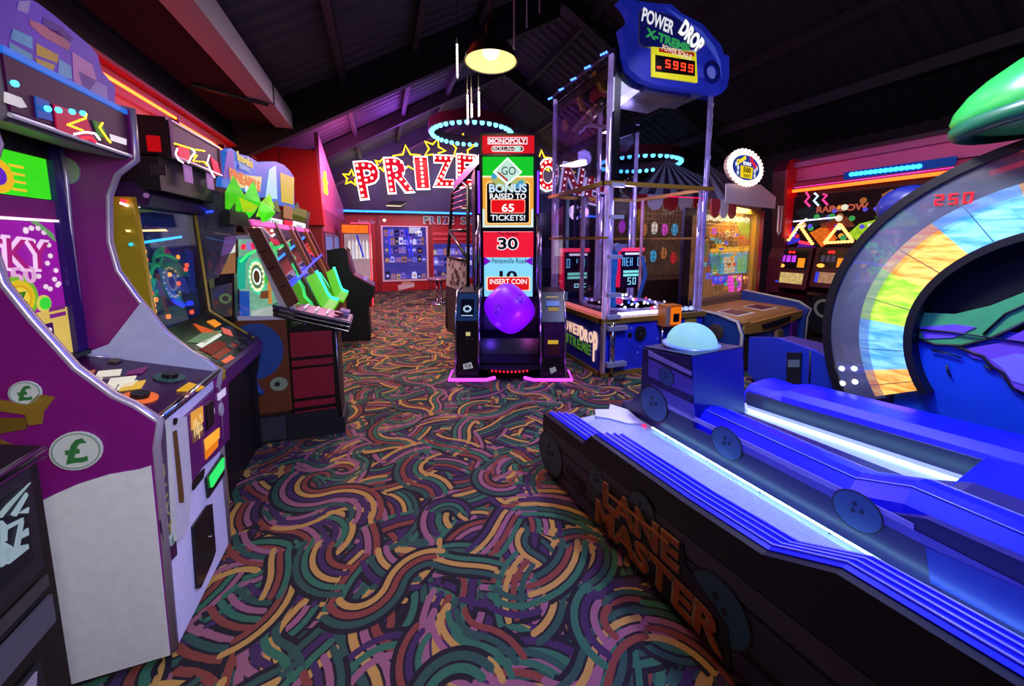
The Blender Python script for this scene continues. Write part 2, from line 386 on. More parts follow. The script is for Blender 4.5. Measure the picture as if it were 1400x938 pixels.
part('glass_tube', G().tube([(-1.70, 4.36, 2.53), (-1.70, 5.1, 2.53), (-1.70, 5.2, 2.52), (-1.70, 6.5, 2.5)], .012), NEONRED, nt, True)
for y in (2.2, 3.3, 4.345, 5.4): part('clip', G().box(-1.738, -1.68, y - .008, y + .008, 2.52, 2.58), BLACK, nt)
wr = struct('wall_right', G().box(7.6, 7.8, -1.5, 11.5, 0, 4), D('1c0c16', .85))
wb = struct('wall_back', G().box(-2.1, 7.8, -1.6, -1.5, 0, 3.4), D('120c14', .85))
# far wall: red shop front below, dark violet gable above
wf = struct('wall_front', G().prism([(-2.1, 11.6, 2.25), (7.8, 11.6, 2.25), (7.8, 11.6, roof_z(7.8)), (RX, 11.6, RZ), (-2.1, 11.6, roof_z(-2.1))], (0, .1, 0)), D('3a2a52', .7))
part('gable_trim', G().prism([(-2, 11.55, roof_z(-2) - .42), (RX, 11.55, RZ - .42), (RX, 11.55, RZ - .5), (-2, 11.55, roof_z(-2) - .5)], (0, .05, 0)), D('6a4a70', .5), wf)
# red shop front with two window openings
SHOPRED = D('b01822', .45)
a0, b0, a1, b1 = 0.096,0.332,1.314,1.87
c0, d0, c1, d1 = 1.514,0.305,2.811,1.387
sf = struct('wall_shop', G().box(-1.2, a0, 11.4, 11.5, 0, 2.25), SHOPRED)
part('front_panel', G().box(a1, c0, 11.4, 11.5, 0, 2.25), SHOPRED, sf)
part('front_panel', G().box(c1, 7.6, 11.4, 11.5, 0, 2.25), D('3a1020', .6), sf)
part('sill_panel', G().box(a0, a1, 11.4, 11.5, 0, b0), SHOPRED, sf); part('head_panel', G().box(a0, a1, 11.4, 11.5, b1, 2.25), SHOPRED, sf)
part('sill_panel', G().box(c0, c1, 11.4, 11.5, 0, d0), SHOPRED, sf); part('head_panel', G().box(c0, c1, 11.4, 11.5, d1, 2.25), SHOPRED, sf)
part('front_soffit', G().box(-1.2, 7.6, 11.15, 11.5, 2.25, 2.33), D('1c1434', .6), sf)
for x in (a0 - .12, a1 + .1, c1 + .1): part('pilaster', G().box(x - .05, x + .05, 11.34, 11.4, 0, 2.2), D('8c1420', .5), sf)
part('rail', G().box(c0, c1, 11.36, 11.4, d1 + .25, d1 + .33), D('d84a50', .4), sf); part('rail', G().box(c0, c1, 11.36, 11.4, d1 + .1, d1 + .16), D('d84a50', .4), sf)
part('back_board', G().box(-.2, 3.6, 12.0, 12.03, .2, 2.3), E('6a5fc0', .6), sf)
for k, (x0, z0, x1, z1) in enumerate(((a0, b0, a1, b1), (c0, d0, c1, d1))):
    wn = struct('window_%d' % (k + 1), G().box(x0, x1, 11.42, 11.428, z0, z1), GLASS('e8e8ff', .04))
    g = G(); t = .05
    g.box(x0 - t, x1 + t, 11.36, 11.41, z1, z1 + .03); g.box(x0 - t, x1 + t, 11.36, 11.41, z0 - t, z0); g.box(x0 - t, x0, 11.36, 11.41, z0, z1); g.box(x1, x1 + t, 11.36, 11.41, z0, z1)
    part('window_frame', g, D('e8c8d8', .3) if k == 0 else SHOPRED, wn)
    for z in ((.36, .53, .7, .86) if k == 0 else (.42, .72)):
        part('shelf', G().box(x0, x1, 11.5, 11.95, z0 + (z1 - z0) * z - .02 - .05, z0 + (z1 - z0) * z - .05), D('a8a0d0', .4), wn)
# prizes on the window shelves
shelfmats = [E(c, s) for c, s in (('c8c0f0', 1.2), ('8a80d8', 1.2), ('5a58b0', 1.), ('e8e0ff', 1.3), ('4a3c78', .7), ('c08060', 1.1), ('d8b870', 1.1), ('9a70c0', 1.1), ('2c2a50', .5))]  # shop window lighting put into the prizes as emission
shelfcols = ('lilac', 'violet blue', 'deep blue', 'white', 'dark purple', 'tan', 'yellow', 'mauve', 'near black')
rp = random.Random(5)
def prize(x, z, wd, hg, y, bag, where):
    g = G()
    if bag: g.prism([(x, y, z), (x + wd, y, z), (x + wd * .92, y, z + hg * .8), (x + wd * .7, y, z + hg), (x + wd * .3, y, z + hg), (x + wd * .08, y, z + hg * .8)], (0, .1, 0))
    else: g.box(x, x + wd, y, y + .14, z, z + hg)
    mi = rp.randrange(9); m = shelfmats[mi]
    o = single('prize_bag' if bag else 'prize_box', g, m, shelfcols[mi] + (' bagged' if bag else ' boxed') + ' prize, ' + where, 'prize', 'bagged prizes in the shop windows' if bag else 'boxed prizes in the shop windows')
    part('label_patch', G().box(x + wd * .2, x + wd * .8, y - .008, y + .002, z + hg * .25, z + hg * .6), rp.choice(shelfmats), o)
for (x0, z0, x1, z1, fr) in ((a0, b0, a1, b1, (0, .36, .53, .7, .86)), (c0, d0, c1, d1, (0, .42, .72))):
    for i, q in enumerate(fr):
        z = z0 + (z1 - z0) * q - (.05 if i else -.002); top = z0 + (z1 - z0) * (fr[i + 1] if i + 1 < len(fr) else 1.05) - .08
        x = x0 + .03; cnt = 0
        while x < x1 - .12:
            cnt += 1; wd = rp.uniform(.07, .16); prize(x, z + .001, wd, min(top - z, rp.uniform(.12, .26)), rp.uniform(11.55, 11.62), rp.random() < .35, ('first', 'second', 'third', 'fourth', 'fifth', 'sixth', 'seventh', 'eighth', 'ninth', 'tenth', 'eleventh', 'twelfth', 'thirteenth', 'fourteenth', 'fifteenth')[cnt - 1] + ' from left, ' + ((('bottom', 'second', 'third', 'fourth', 'top')[i] + ' shelf of large shop window') if fr[1] == .36 else (('bottom', 'middle', 'top')[i] + ' shelf of right shop window'))); x += wd + rp.uniform(.005, .03)
# blue neon letters and rods hanging in window one
for pts in ([(a0 + .17, 1.78), (a0 + .19, .95)], [(a0 + .60, 1.8), (a0 + .75, 1.0)], [(a0 + .68, 1.8), (a0 + .83, 1.0)]):
    single('neon_rod', G().tube([(x, 11.52, z) for x, z in pts], .014, 6), E('2a30ff', 3., 0), 'blue neon rod hanging inside the large shop window, %s' % ('leftmost of three' if pts[0][0] < a0 + .3 else 'middle of three' if pts[0][0] < a0 + .65 else 'rightmost of three'), 'neon light', smooth=True)
o = root('shop_neon_line', 'straight blue neon line above the red prize shop front', 'neon light', (.7, 11.1, 2.28))
part('glass_tube', G().tube([(-1.15, 11.08, 2.27), (7.0, 11.08, 2.29)], .028), E('2b78ff', 4., 0), o, True)
for x in (-.4, 1.2, 2.8): part('clip', G().box(x, x + .03, 11.06, 11.145, 2.22, 2.34), BLACK, o)
# shop name on the head of the front
o = root('shop_lettering', 'dark blue cream edged letters over the right shop window', 'sign', (1.6, 11.38, 2.0))
x0, z0, x1, z1 = 1.234,1.969,2.599,2.184
for i, ch in enumerate('PRIZE SHOP'):
    if ch == ' ': continue
    wd = (x1 - x0) / 7.4; cx = x0 + wd * (i + .5)
    Fw.text(o, 'letter_edge', D('fff6dc', .4), ch, cx, (z0 + z1) / 2, wd * (.95 if ch != 'I' else .5), (z1 - z0) * 1.1, .068, .02, .03)
    Fw.text(o, 'letter', D('20408a' if i % 2 else '2a7a6a', .4), ch, cx, (z0 + z1) / 2, wd * .75 if ch != 'I' else wd * .3, (z1 - z0) * .9, .09, .01, .0)
o = root('small_notice', 'white two line notice sticker under the large shop window', 'sign', (.8, 11.39, .2))
Fw.poly(o, 'notice_card', D('e0c8c8', .5), [(0.461,0.165),(0.925,0.235),(0.942,0.101),(0.477,0.011)]); Fw.poly(o, 'notice_card', D('d8a890', .5), [(0.569,0.269),(0.841,0.282),(0.839,0.194),(0.566,0.182)], .008)
o = root('script_lettering', 'small faint white script lettering on the red wall left of the window', 'sign', (-.5, 11.39, 1.9))
Fw.text(o, 'lettering', D('d8b8d0', .5), 'Prizes for all', *(-0.251,2.009,0.581,0.123), .004)
for k, (u0, z0, x0) in enumerate(((.15, 2.05, 0), (3.9, 2.05, 0))):
    o = root('spotlight', 'small white spotlight on the red shop front, ' + ('left one above the big window' if k == 0 else 'right one past the letters'), 'lamp', (u0, 11.36, z0))
    part('housing', G().lathe([(.03, 0), (.045, .06)], (u0, 11.4, z0), 10, (0, -1, 0)), STEEL, o); part('bulb', G().ball((u0, 11.33, z0), .04), E('ffe8e0', 6.), o)
# flat ceiling panels glowing just over the front
for k, px in enumerate(([(0.215,2.41),(0.577,2.42),(0.766,2.572),(0.461,2.562)], [(2.31,2.472),(2.651,2.482),(2.722,2.617),(2.38,2.584)])):
    xs = [q[0] for q in px]; xa, xb = min(xs), max(xs)
    o = root('ceiling_panel_light', ('left' if k == 0 else 'right') + ' warm flat light panel above the red shop front', 'lamp', (xa, 10.9, 2.5))
    part('diffuser', G().prism([(xa, 11.0, 2.42), (xb - .18, 11.0, 2.42), (xb, 11.4, 2.56), (xa + .18, 11.4, 2.56)], (0, 0, .02)), E('ffdcb0', 1.6, .02), o)
    part('frame', G().prism([(xa - .02, 10.98, 2.44), (xb - .16, 10.98, 2.44), (xb + .02, 11.42, 2.58), (xa + .16, 11.42, 2.58)], (0, 0, .03)), BLACK, o)
# ------------------------------------------------------------------ red booth on the left before the shop
bo = struct('wall_booth', G().box(-2.0, -.9, 7.0, 11.35, 0, 2.0), D('7c1422', .5))
part('booth_canopy', G().prism([(-2.0, 6.95, 1.72), (-.86, 6.95, 1.72), (-.93, 7.0, 2.93), (-2.0, 7.0, 2.96)], (0, .2, 0)), D('b8141e', .45), bo)
part('booth_canopy_seam', G().box(-1.45, -1.43, 6.93, 6.95, 1.72, 2.9), D('6a0c14', .5), bo)
part('booth_lower_panel', G().box(-1.95, -.9, 6.97, 7.0, 0, 1.70), D('8a2a2e', .5), bo)
part('booth_gable', G().prism([(-.88, 7.0, 2.0), (-.88, 7.0, 3.22), (-.88, 8.1, 2.95), (-.88, 9.8, 2.6), (-.88, 11.3, 2.3), (-.88, 11.3, 2.0)], (-.06, 0, 0)), D('b0487e', .5), bo)
part('booth_side', G().box(-.9, -.885, 7.0, 11.3, 1.62, 2.0), D('8a2a5a', .5), bo)
for k, (ya, yb) in enumerate(((7.15, 8.2), (8.45, 9.4))):
    wn = struct('window_%d' % (k + 3), G().box(-.9, -.88, ya, yb, .3, 1.55), E('7a86d8', .5))
    part('window_frame', G().box(-.9, -.87, ya - .06, ya, .3, 1.6).box(-.9, -.87, yb, yb + .06, .3, 1.6).box(-.9, -.87, ya, yb, 1.55, 1.6), D('5a3a6a', .4), wn)
o = root('neon_star', 'small yellow neon star on the pink booth side', 'neon light', (-.86, 7.3, 2.55)); Rs.tube(o, 'star_tube', E('ffd42a', 4., 0), Rs.star_pts(7.35, 2.45, .2), .018, .05, True)
# ------------------------------------------------------------------ PRIZE sign, stars, rings, pendant
def bulb_letter(r, ch, cx, cz, wd, hg, rot):
    Fp.text(r, 'letter_halo', E('ffffff', 2.2, 0), ch, cx, cz, wd * 1.12, hg * 1.1, .0, .05, .062, rot)
    Fp.text(r, 'letter_face', E('e01020', .9), ch, cx, cz, wd, hg, .055, .02, .035, rot)
    S = {'P': [(0, 0), (0, .2), (0, .4), (0, .6), (0, .8), (0, 1), (.35, 1), (.7, .95), (.85, .75), (.7, .55), (.35, .5)],
         'R': [(0, 0), (0, .2), (0, .4), (0, .6), (0, .8), (0, 1), (.35, 1), (.7, .95), (.85, .75), (.7, .55), (.35, .5), (.55, .35), (.75, .18), (.95, 0)],
         'I': [(.5, 0), (.5, .17), (.5, .34), (.5, .5), (.5, .67), (.5, .84), (.5, 1)],
         'Z': [(0, 1), (.33, 1), (.66, 1), (1, 1), (.8, .8), (.65, .62), (.5, .45), (.33, .28), (.15, .1), (0, 0), (.33, 0), (.66, 0), (1, 0)],
         'E': [(0, 0), (0, .17), (0, .34), (0, .5), (0, .67), (0, .84), (0, 1), (.35, 1), (.7, 1), (.95, 1), (.35, .5), (.7, .5), (.35, 0), (.7, 0), (.95, 0)],
         'O': [(.5 + .5 * math.cos(a), .5 + .5 * math.sin(a)) for a in [k * PI / 6 for k in range(12)]],
         'N': [(0, 0), (0, .25), (0, .5), (0, .75), (0, 1), (.25, .75), (.5, .5), (.75, .25), (1, 0), (1, .25), (1, .5), (1, .75), (1, 1)]}[ch]
    pts = []
    for a, b in S:
        a = (a - .5) * wd * .80; b = (b - .5) * hg * .84
        pts.append(Fp.p(cx + a * math.cos(rot) - b * math.sin(rot), cz + a * math.sin(rot) + b * math.cos(rot), .09))
    bulbs(r, 'bulb', pts, .038, E('fff0d0', 5., 0))
o = root('bulb_letter_sign', 'big arched sign of red bulb letters with white neon edges', 'sign', (1.5, 11.2, 2.5))
for ch, (cx, cz, ww, hh), rot in (('P', (-0.22,3.123,0.565,1.004), .14), ('R', (0.596,3.297,0.674,0.966), .1), ('I', (1.214,3.394,0.473,0.901), .06), ('Z', (1.833,3.482,0.597,0.897), .03), ('E', (2.519,3.524,0.556,0.956), 0),
                              ('Z', (4.039,3.616,0.631,0.998), -.05), ('O', (5.178,3.571,0.697,1.031), -.1), ('N', (6.069,3.434,0.761,1.06), -.14), ('E', (6.936,3.274,0.74,1.16), -.18)):
    bulb_letter(o, ch, cx, cz, ww * (1 if ch != 'I' else .75), hh * .95, rot)
for k, (q, R, rt) in enumerate((((-0.663,3.167), .2, .1), ((0.12,3.566), .17, .3), ((0.829,3.753), .36, -.1), ((1.593,4.094), .3, .35), ((2.408,4.222), .36, .1), ((5.007,3.982), .33, -.1), ((5.928,3.696), .25, .2), ((6.486,3.205), .16, 0))):
    o = root('neon_star', 'yellow neon star outline behind the bulb letters, %s along the arch from the left' % ('first', 'second', 'third', 'fourth', 'fifth', 'sixth', 'seventh', 'eighth')[k], 'neon light', (q[0], 11.2, q[1]))
    Fp.tube(o, 'star_tube', E('ffc81a', 3.5, 0), Fp.star_pts(q[0], q[1], R * 1.1, .45, rt), .026, -.04, True)
def ring_light(cx, cy, cz, R, label, nb=36):
    o = root('ring_light', label, 'ceiling light', (cx, cy, cz))
    g = G(); n = 40; v = []; f = []
    for i in range(n):
        a = 2 * PI * i / n
        for r, z in ((R, cz), (R, cz + .2), (R - .03, cz + .2), (R - .03, cz)): v.append((cx + r * math.cos(a), cy + r * math.sin(a), z))
    for i in range(n): f += [(i * 4 + q, i * 4 + (q + 1) % 4, ((i + 1) % n) * 4 + (q + 1) % 4, ((i + 1) % n) * 4 + q) for q in range(4)]
    part('band', g.add(v, f), D('6a2436', .5), o)
    bulbs(o, 'bulb', [(cx + (R - .07) * math.cos(2 * PI * i / nb), cy + (R - .07) * math.sin(2 * PI * i / nb), cz - .02) for i in range(nb)], .05, E('6ae4ff', 3.2, 0), 8, 5)
    for a in (.5, 2.6, 4.7):
        x = cx + R * math.cos(a); y = cy + R * math.sin(a); part('hanging_wire', G().tube([(x, y, cz + .2), (x, y, roof_z(x) - .02)], .006, 5), STEEL, o)
ring_light(1.98, 8.2, 3.78, .93, 'round chandelier ring of cyan bulbs above the tall roll game')
ring_light(5.9, 7.6, 3.3, 1.0, 'cyan bulb ring light seen through the glass tower')
o = root('pendant_lamp', 'black dome pendant lamp with bright cream inside hanging over the aisle', 'lamp', (.9, 3.0, 2.9))
pc = (.885, 3.0, 2.86); R = .21
part('shade', G().lathe([(R, 0), (R * .98, .03), (R * .8, .1), (R * .4, .17), (.05, .2), (.04, .3), (.035, .3), (.04, .19), (R * .38, .155), (R * .77, .09), (R * .96, .02), (R, 0)], pc, 32, caps=False), D('181614', .4), o, True)
part('reflector', G().lathe([(R * .95, .004), (R * .76, .085), (R * .37, .15), (.02, .16)], pc, 32, caps=False), E('ffdf86', 1.2, 0), o, True)
part('bulb', G().ball((pc[0], pc[1], pc[2] + .09), .07, 14, 9), E('fff0d0', 2.), o, True)
part('cord', G().tube([(pc[0], pc[1], pc[2] + .3), (pc[0] + .01, pc[1], roof_z(pc[0]) - .02)], .006, 6), BLACK, o)
lamp('pendant_light', 'POINT', (pc[0], pc[1], pc[2] - .06), 8, (1, .82, .5), .1)
for k, (u, yy, zt, zb, dots_) in enumerate((((.655), 3.2, 3.1, 2.78, 2), ((.80), 3.32, 2.78, 2.52, 1), ((.76), 3.3, 2.75, 2.45, 2), ((.86), 3.3, 2.78, 2.53, 2), ((.99), 2.75, 3.3, 2.86, 0), ((1.07), 2.7, 3.3, 3.0, 0), ((1.17), 2.7, 3.35, 3.12, 0))):
    o = root('icicle_light', ('glowing dotted' if dots_ == 2 else 'half lit' if dots_ == 1 else 'unlit pale') + ' icicle tube hanging by the pendant lamp, ' + ('outermost left', 'longest dotted run', 'second from the left', 'right of the lamp centre', 'just right of the shade', 'second right of the shade', 'outermost right')[k], 'light tube', (u, yy, zt))
    part('tube', G().tube([(u, yy, zt), (u, yy, zb)], .006, 6), D('b8b8c4', .4), o)
    part('wire', G().tube([(u, yy, zt), (u + .02, yy, roof_z(u) - .02)], .003, 4), BLACK, o)
    if dots_: bulbs(o, 'light_dot', [(u, yy - .008, zt - (zt - zb) * q / 16) for q in range(3 if dots_ == 2 else 9, 16)], .009, E('fff6e0', 6., 0), stuff=True)
part('conduit', G().tube([(-1.7, 4.75, 3.0), (-1.1, 4.95, 2.95)], .02, 6), BLACK, bm)
# ------------------------------------------------------------------ LEFT ROW
PURP = D('7c1470', .4); WHITEP = D('dcdad8', .45); TRIM = D('a89aa8', .3, .4); DPURP = D('2c0d4a', .4)
PTS = [(-.735, .03), (-.722, .78), (-.705, .865), (-.76, .925), (-.81, .965), (-.89, 1.065), (-.97, 1.22), (-1.02, 1.33), (-1.035, 1.45), (-1.02, 1.63), (-.985, 1.72), (-.92, 1.78), (-.915, 1.97), (-1.1, 2.0), (-1.72, 2.0), (-1.72, .03)]
A = root('coin_slider_cabinet', 'big purple and white slanted cabinet with pound coin emblems at the front left', 'arcade machine', (-1.2, 1.73, 0))
for y in (1.464, 1.96):
    PQ = PTS if y > 1.6 else PTS[:10] + [(-.99, 1.72), (-1.0, 1.78), (-1.0, 1.97)] + PTS[13:]
    sp = part('side_panel', G().prism([(x, y, z) for x, z in PQ], (0, .03, 0)), PURP, A)
    part('edge_trim', G().tube([(x, y + .015, z) for x, z in PQ[:14]], .016, 6), TRIM, sp, True)
As.poly(A, 'lower_side_panel', WHITEP, [(-.737, .03)] + [(-0.729,0.725),(-0.761,0.719),(-0.834,0.718),(-0.909,0.703),(-0.958,0.685),(-1.003,0.665)] + [(-1.15, .52), (-1.4, .38), (-1.72, .3), (-1.72, .03)], .001, .004, label='white lower side panel')
def coin(fr, r, cx, cy, rad, hh=.004, sign='£'):
    c = fr.disc(r, 'coin_emblem', D('c9cfc6', .5), cx, cy, rad, None, hh, .003)
    fr.ring(r, 'coin_rim', D('8a9a90', .5), cx, cy, rad * .86, rad * .93, 0, 360, hh + .003, .0015, 24)
    fr.text(r, 'pound_mark', D('35743c', .5), sign, cx, cy, rad * .85, rad * 1.25, hh + .003, .002, .03)
coin(As, A, -0.9,0.812, .062); coin(As, A, -0.993,1.01, .036)
As.poly(A, 'gold_bow', D('8a6a20', .5), [(-1.051,0.999),(-0.992,0.974),(-0.965,1.002),(-0.93,0.988),(-0.96,0.947),(-0.967,0.911),(-0.996,0.911),(-0.999,0.944),(-1.055,0.966)], .004)
As.poly(A, 'gold_bow', D('6a5018', .5), [(-1.057,0.944),(-0.996,0.934),(-1.003,0.901),(-1.062,0.896)], .004)
As.poly(A, 'gold_bow', D('7a5a1c', .5), [(-1.064,0.883),(-1.033,0.854),(-1.043,0.824),(-1.071,0.816)], .004)
part('back_wall', G().box(-1.72, -1.68, 1.49, 1.96, .03, 2.0), DPURP, A); part('roof_panel', G().box(-1.7, -1.1, 1.49, 1.96, 1.97, 2.0), DPURP, A)
# inner far side: white wedge low, dark bezel strip
Ai.poly(A, 'inner_white_wedge', D('b4bade', .45), [(-1.139,1.002),(-1.064,1.031),(-0.942,1.202),(-0.873,1.062),(-0.737,0.917),(-0.693,0.862),(-0.728,0.859),(-1.092,0.972)], .002, label='white lower wedge of the inner side')
part('inner_trim', G().tube([Ai.p(q[0], q[1], .006) for q in [(-1.133,1.798),(-1.126,1.703),(-1.135,1.45),(-1.137,1.248),(-1.14,1.014),(-1.127,0.988),(-1.069,0.976)]], .008, 6), TRIM, A, True)
# front
part('front_body', G().box(-1.68, -.745, 1.494, 1.96, .03, .82), WHITEP, A)
part('kick_plate', G().box(-1.6, -.77, 1.48, 1.97, 0, .03), BLACK, A)
Af.rect(A, 'front_panel', D('d4d4ee', .4), 1.494, .03, 1.96, .83, .0, .008, label='lilac white front panel')
Af.poly(A, 'side_strip', D('3c1240', .4), [(1.497,0.825),(1.546,0.832),(1.552,0.771),(1.535,0.341),(1.471,0.355),(1.462,0.511)], .010, .004)
for i, ch in enumerate('LUCKY'):
    q = ([(1.494,0.745),(1.507,0.465)]); ya = q[0][0] + (q[1][0] - q[0][0]) * i / 4; za = q[0][1] + (q[1][1] - q[0][1]) * i / 4
    Af.text(A, 'strip_lettering', D('a89a58', .5), ch, ya, za, .028, .05, .0145, .002, .0)
coin(Af, A, 1.512,0.422, .022, .0145)
Af.poly(A, 'ticket_panel', D('c4c4ca', .35), [(1.552,0.838),(1.662,0.797),(1.65,0.544),(1.599,0.403),(1.559,0.384),(1.51,0.412)], .012, .016)
Af.poly(A, 'ticket_slot', D('5c4018', .5), [(1.556,0.79),(1.579,0.784),(1.579,0.534),(1.574,0.509),(1.548,0.528)], .028, .003)
Af.disc(A, 'lock', BLACK, *(1.576,0.818), .012, .012, .028, .004)
Af.poly(A, 'purple_front', D('5a0e5e', .35), [(1.672,0.792),(2.074,0.799),(2.037,0.516),(1.891,0.518),(1.756,0.538),(1.658,0.533)], .010, .014)
Af.poly(A, 'black_lower_edge', BLACK, [(1.658,0.533),(1.766,0.526),(1.747,0.497),(1.663,0.499)], .02, .006)
Af.poly(A, 'lit_label', E('e8a040', .8), [(1.7,0.794),(1.794,0.782),(1.787,0.717),(1.692,0.727)], .024, label='orange lit instruction label'); Af.poly(A, 'lit_label', E('8a5a50', .5), [(1.696,0.719),(1.778,0.708),(1.776,0.666),(1.693,0.673)], .024)
Af.text(A, 'label_numerals', E('ffd890', .7), '10p2', *(1.734,0.716,0.071,0.091), .029, .002)
Af.poly(A, 'note_slot', BLACK, [(1.818,0.772),(1.885,0.768),(1.872,0.669),(1.809,0.668)], .024, .008); Af.poly(A, 'price_tag', E('d8c8f0', .8), [(1.945,0.771),(2.033,0.767),(2.026,0.735),(1.946,0.74)], .024)
Af.poly(A, 'lit_label', E('ffa830', 1.), [(1.783,0.64),(1.928,0.621),(1.919,0.578),(1.786,0.591)], .024); Af.poly(A, 'lit_label', E('e87a18', .9), [(1.78,0.591),(1.903,0.576),(1.897,0.549),(1.779,0.556)], .024)
Af.disc(A, 'lamp_button', D('a8a8b8', .3), *(1.966,0.69), .02, .03, .024, .006); Af.disc(A, 'lamp_button', E('c8c0e0', .6), *(1.882,0.72), .01, .015, .024, .006)
Af.poly(A, 'green_button_frame', BLACK, [(1.788,0.471),(1.961,0.478),(1.956,0.381),(1.915,0.379),(1.789,0.381)], .012, .008)
Af.poly(A, 'green_button', E('2ee06a', 1.1), [(1.806,0.462),(1.95,0.466),(1.94,0.419),(1.81,0.413)], .02, .008, label='lit green collect button')
Af.poly(A, 'coin_door', D('08080a', .3), [(1.651,0.357),(1.675,0.359),(1.783,0.353),(1.821,0.332),(1.812,0.117),(1.772,0.101),(1.662,0.085),(1.636,0.109)], .009, .008, label='black coin door')
Af.disc(A, 'door_lock', CHROME, *(1.775,0.216), .006, .006, .018, .004)
# deck
Ad.rect(A, 'button_deck', D('3a0a3c', .25), 1.494, 0, 1.96, .478, -.02, .02)
part('deck_lip', G().tube([(-.705, 1.494, .872), (-.705, 1.96, .872)], .012, 8), CHROME, A, True)
for i, pts in enumerate(([(1.79,0.328),(1.836,0.282),(1.786,0.261),(1.742,0.31)], [(1.71,0.332),(1.736,0.286),(1.692,0.266),(1.666,0.316)], [(1.737,0.265),(1.79,0.214),(1.734,0.196),(1.685,0.246)], [(1.632,0.26),(1.694,0.222),(1.65,0.208),(1.592,0.246)], [(1.696,0.217),(1.751,0.191),(1.695,0.181),(1.652,0.204)])):
    Ad.poly(A, 'lit_tile', E('e8e0d0', .85), pts, .002, .006)
Ad.poly(A, 'lit_tile', E('c87048', .7), [(1.73,0.373),(1.8,0.342),(1.745,0.32),(1.689,0.347)], .002, .006); Ad.poly(A, 'lit_tile', E('e0b040', .9), [(1.707,0.208),(1.76,0.171),(1.691,0.152),(1.648,0.194)], .002, .006)
Ad.poly(A, 'lit_tile', E('8a3a7a', .6), [(1.823,0.255),(1.898,0.229),(1.832,0.216),(1.799,0.25)], .002, .006)
Ad.poly(A, 'lit_tile', E('d8a020', .9), [(1.699,0.049),(1.785,0.045),(1.76,-0.016),(1.719,-0.01)], .002, .006, label='yellow lit start tile')
for (cx, cy), cc, hub in (([(1.821,0.122),(-3.032,-2.725)][0], '3a5a56', 1), ([(1.613,0.12),(-3.032,-2.725)][0], 'e86a30', 0)):
    Ad.ring(A, 'dial_ring', D('2f5a50', .4) if hub else E('e86a30', .9), cx, cy, .026, .05, 0, 360, .002, .005, 20)
    Ad.disc(A, 'dial_knob', BLACK, cx, cy, .026, None, .002, .02)
Ad.rect(A, 'coin_slot', D('5a4a30', .4), 1.90, .33, 1.94, .36, .002, .006)
# screens
scr = Asc.rect(A, 'lower_screen', E('a01aa8', .75), 1.494, 1.02, 1.905, 1.52, .0, .01, label='lit purple game board')
Asc.rect(A, 'bezel', D('241060', .35), 1.905, 1.0, 1.965, 1.80, .0, .03); Asc.rect(A, 'bezel_bar', D('8a1a6a', .3), 1.494, 1.53, 1.93, 1.60, .0, .02)
Asc.rect(A, 'light_line', E('ffe8ff', 1.4, 0), 1.494, 1.522, 1.91, 1.53, .0, .025)
Asc.rect(A, 'top_screen', E('3be01e', .95), 1.494, 1.605, 1.905, 1.75, .0, .012, label='green lit upper screen')
Asc.rect(A, 'shadow_box', BLACK, 1.494, 1.75, 1.96, 1.85, .0, .02)
Asc.ring(A, 'burst_ring', E('e8b020', 1.), 1.70, 1.66, .03, .055, 0, 360, .013, .004, 20); Asc.disc(A, 'burst_core', E('6a2ac8', .8), 1.70, 1.66, .03, None, .013, .004)
for i in range(4): Asc.rect(A, 'burst_ray', E('f0c030', 1.), 1.75, 1.62 + i * .026, 1.80, 1.628 + i * .026, .013, .003)
Asc.rect(A, 'board_foot', E('e0c060', .8), 1.494, 1.02, 1.905, 1.2, .011, .003, label='sand yellow lower part of the board')
Asc.text(A, 'board_lettering', E('f0c8f0', .95), 'TRICKY', 1.62, 1.42, .48, .12, .012, .004, .05, -.1); Asc.text(A, 'board_lettering_core', E('b0207c', .8), 'TRICKY', 1.62, 1.42, .46, .1, .017, .003, .0, -.1)
Asc.text(A, 'board_price', E('e0a8d0', .9), '£250', 1.69, 1.335, .2, .06, .012, .004, .02)
Asc.poly(A, 'green_arc', E('78b070', .7), [(1.779,1.535),(1.807,1.534),(1.889,1.477),(1.894,1.45),(1.841,1.492)], .012, .003)
for q in ([(1.777,1.49),(1.8,1.496),(1.827,1.497),(1.849,1.482),(1.863,1.437),(1.863,1.397),(1.879,1.342),(1.867,1.31),(1.846,1.371),(1.801,1.327),(1.825,1.287),(1.842,1.277),(1.877,1.287),(1.884,1.292),(1.776,1.485),(1.799,1.45)]): Asc.disc(A, 'star_dot', E('f0d8e8', .9), q[0], q[1], .009, None, .012, .003, 8)
for rr_, cc in ((.075, '7ab82a'), (.06, 'e0c020'), (.045, 'd8a818'), (.036, 'f0d040')): Asc.disc(A, 'coin_dial', E(cc, .85), 1.71,1.261, rr_, None, .012 + (.08 - rr_) * .1, .003)
Asc.text(A, 'dial_letter', E('3a8a2a', .6), 'Z', 1.712,1.261, .035, .04, .02, .003, .02)
Asc.disc(A, 'green_lamp', E('e0d060', .8), 1.803,1.229, .03, None, .014, .003); Asc.disc(A, 'green_lamp', E('38d038', 1.), 1.803,1.229, .022, None, .018, .003)
for z in (1.195, 1.17): Asc.rect(A, 'value_bar', E('8a2a8a', .7), 1.82, z, 1.89, z + .015, .015, .003)
Asc.rect(A, 'prize_grid', E('a8b0a8', .8), 1.70, 1.05, 1.76, 1.14, .015, .003)
for i in range(3):
    for j in range(3): Asc.rect(A, 'grid_cell', E('e8f0e8', .9), 1.703 + i * .019, 1.055 + j * .028, 1.717 + i * .019, 1.075 + j * .028, .019, .002)
for z in (1.06, 1.11): Asc.rect(A, 'dark_window', E('4a1468', .6), 1.78, z, 1.825, z + .045, .015, .003); Asc.disc(A, 'window_mark', E('f0e0f0', .9), 1.803, z + .02, .01, None, .019, .002, 8)
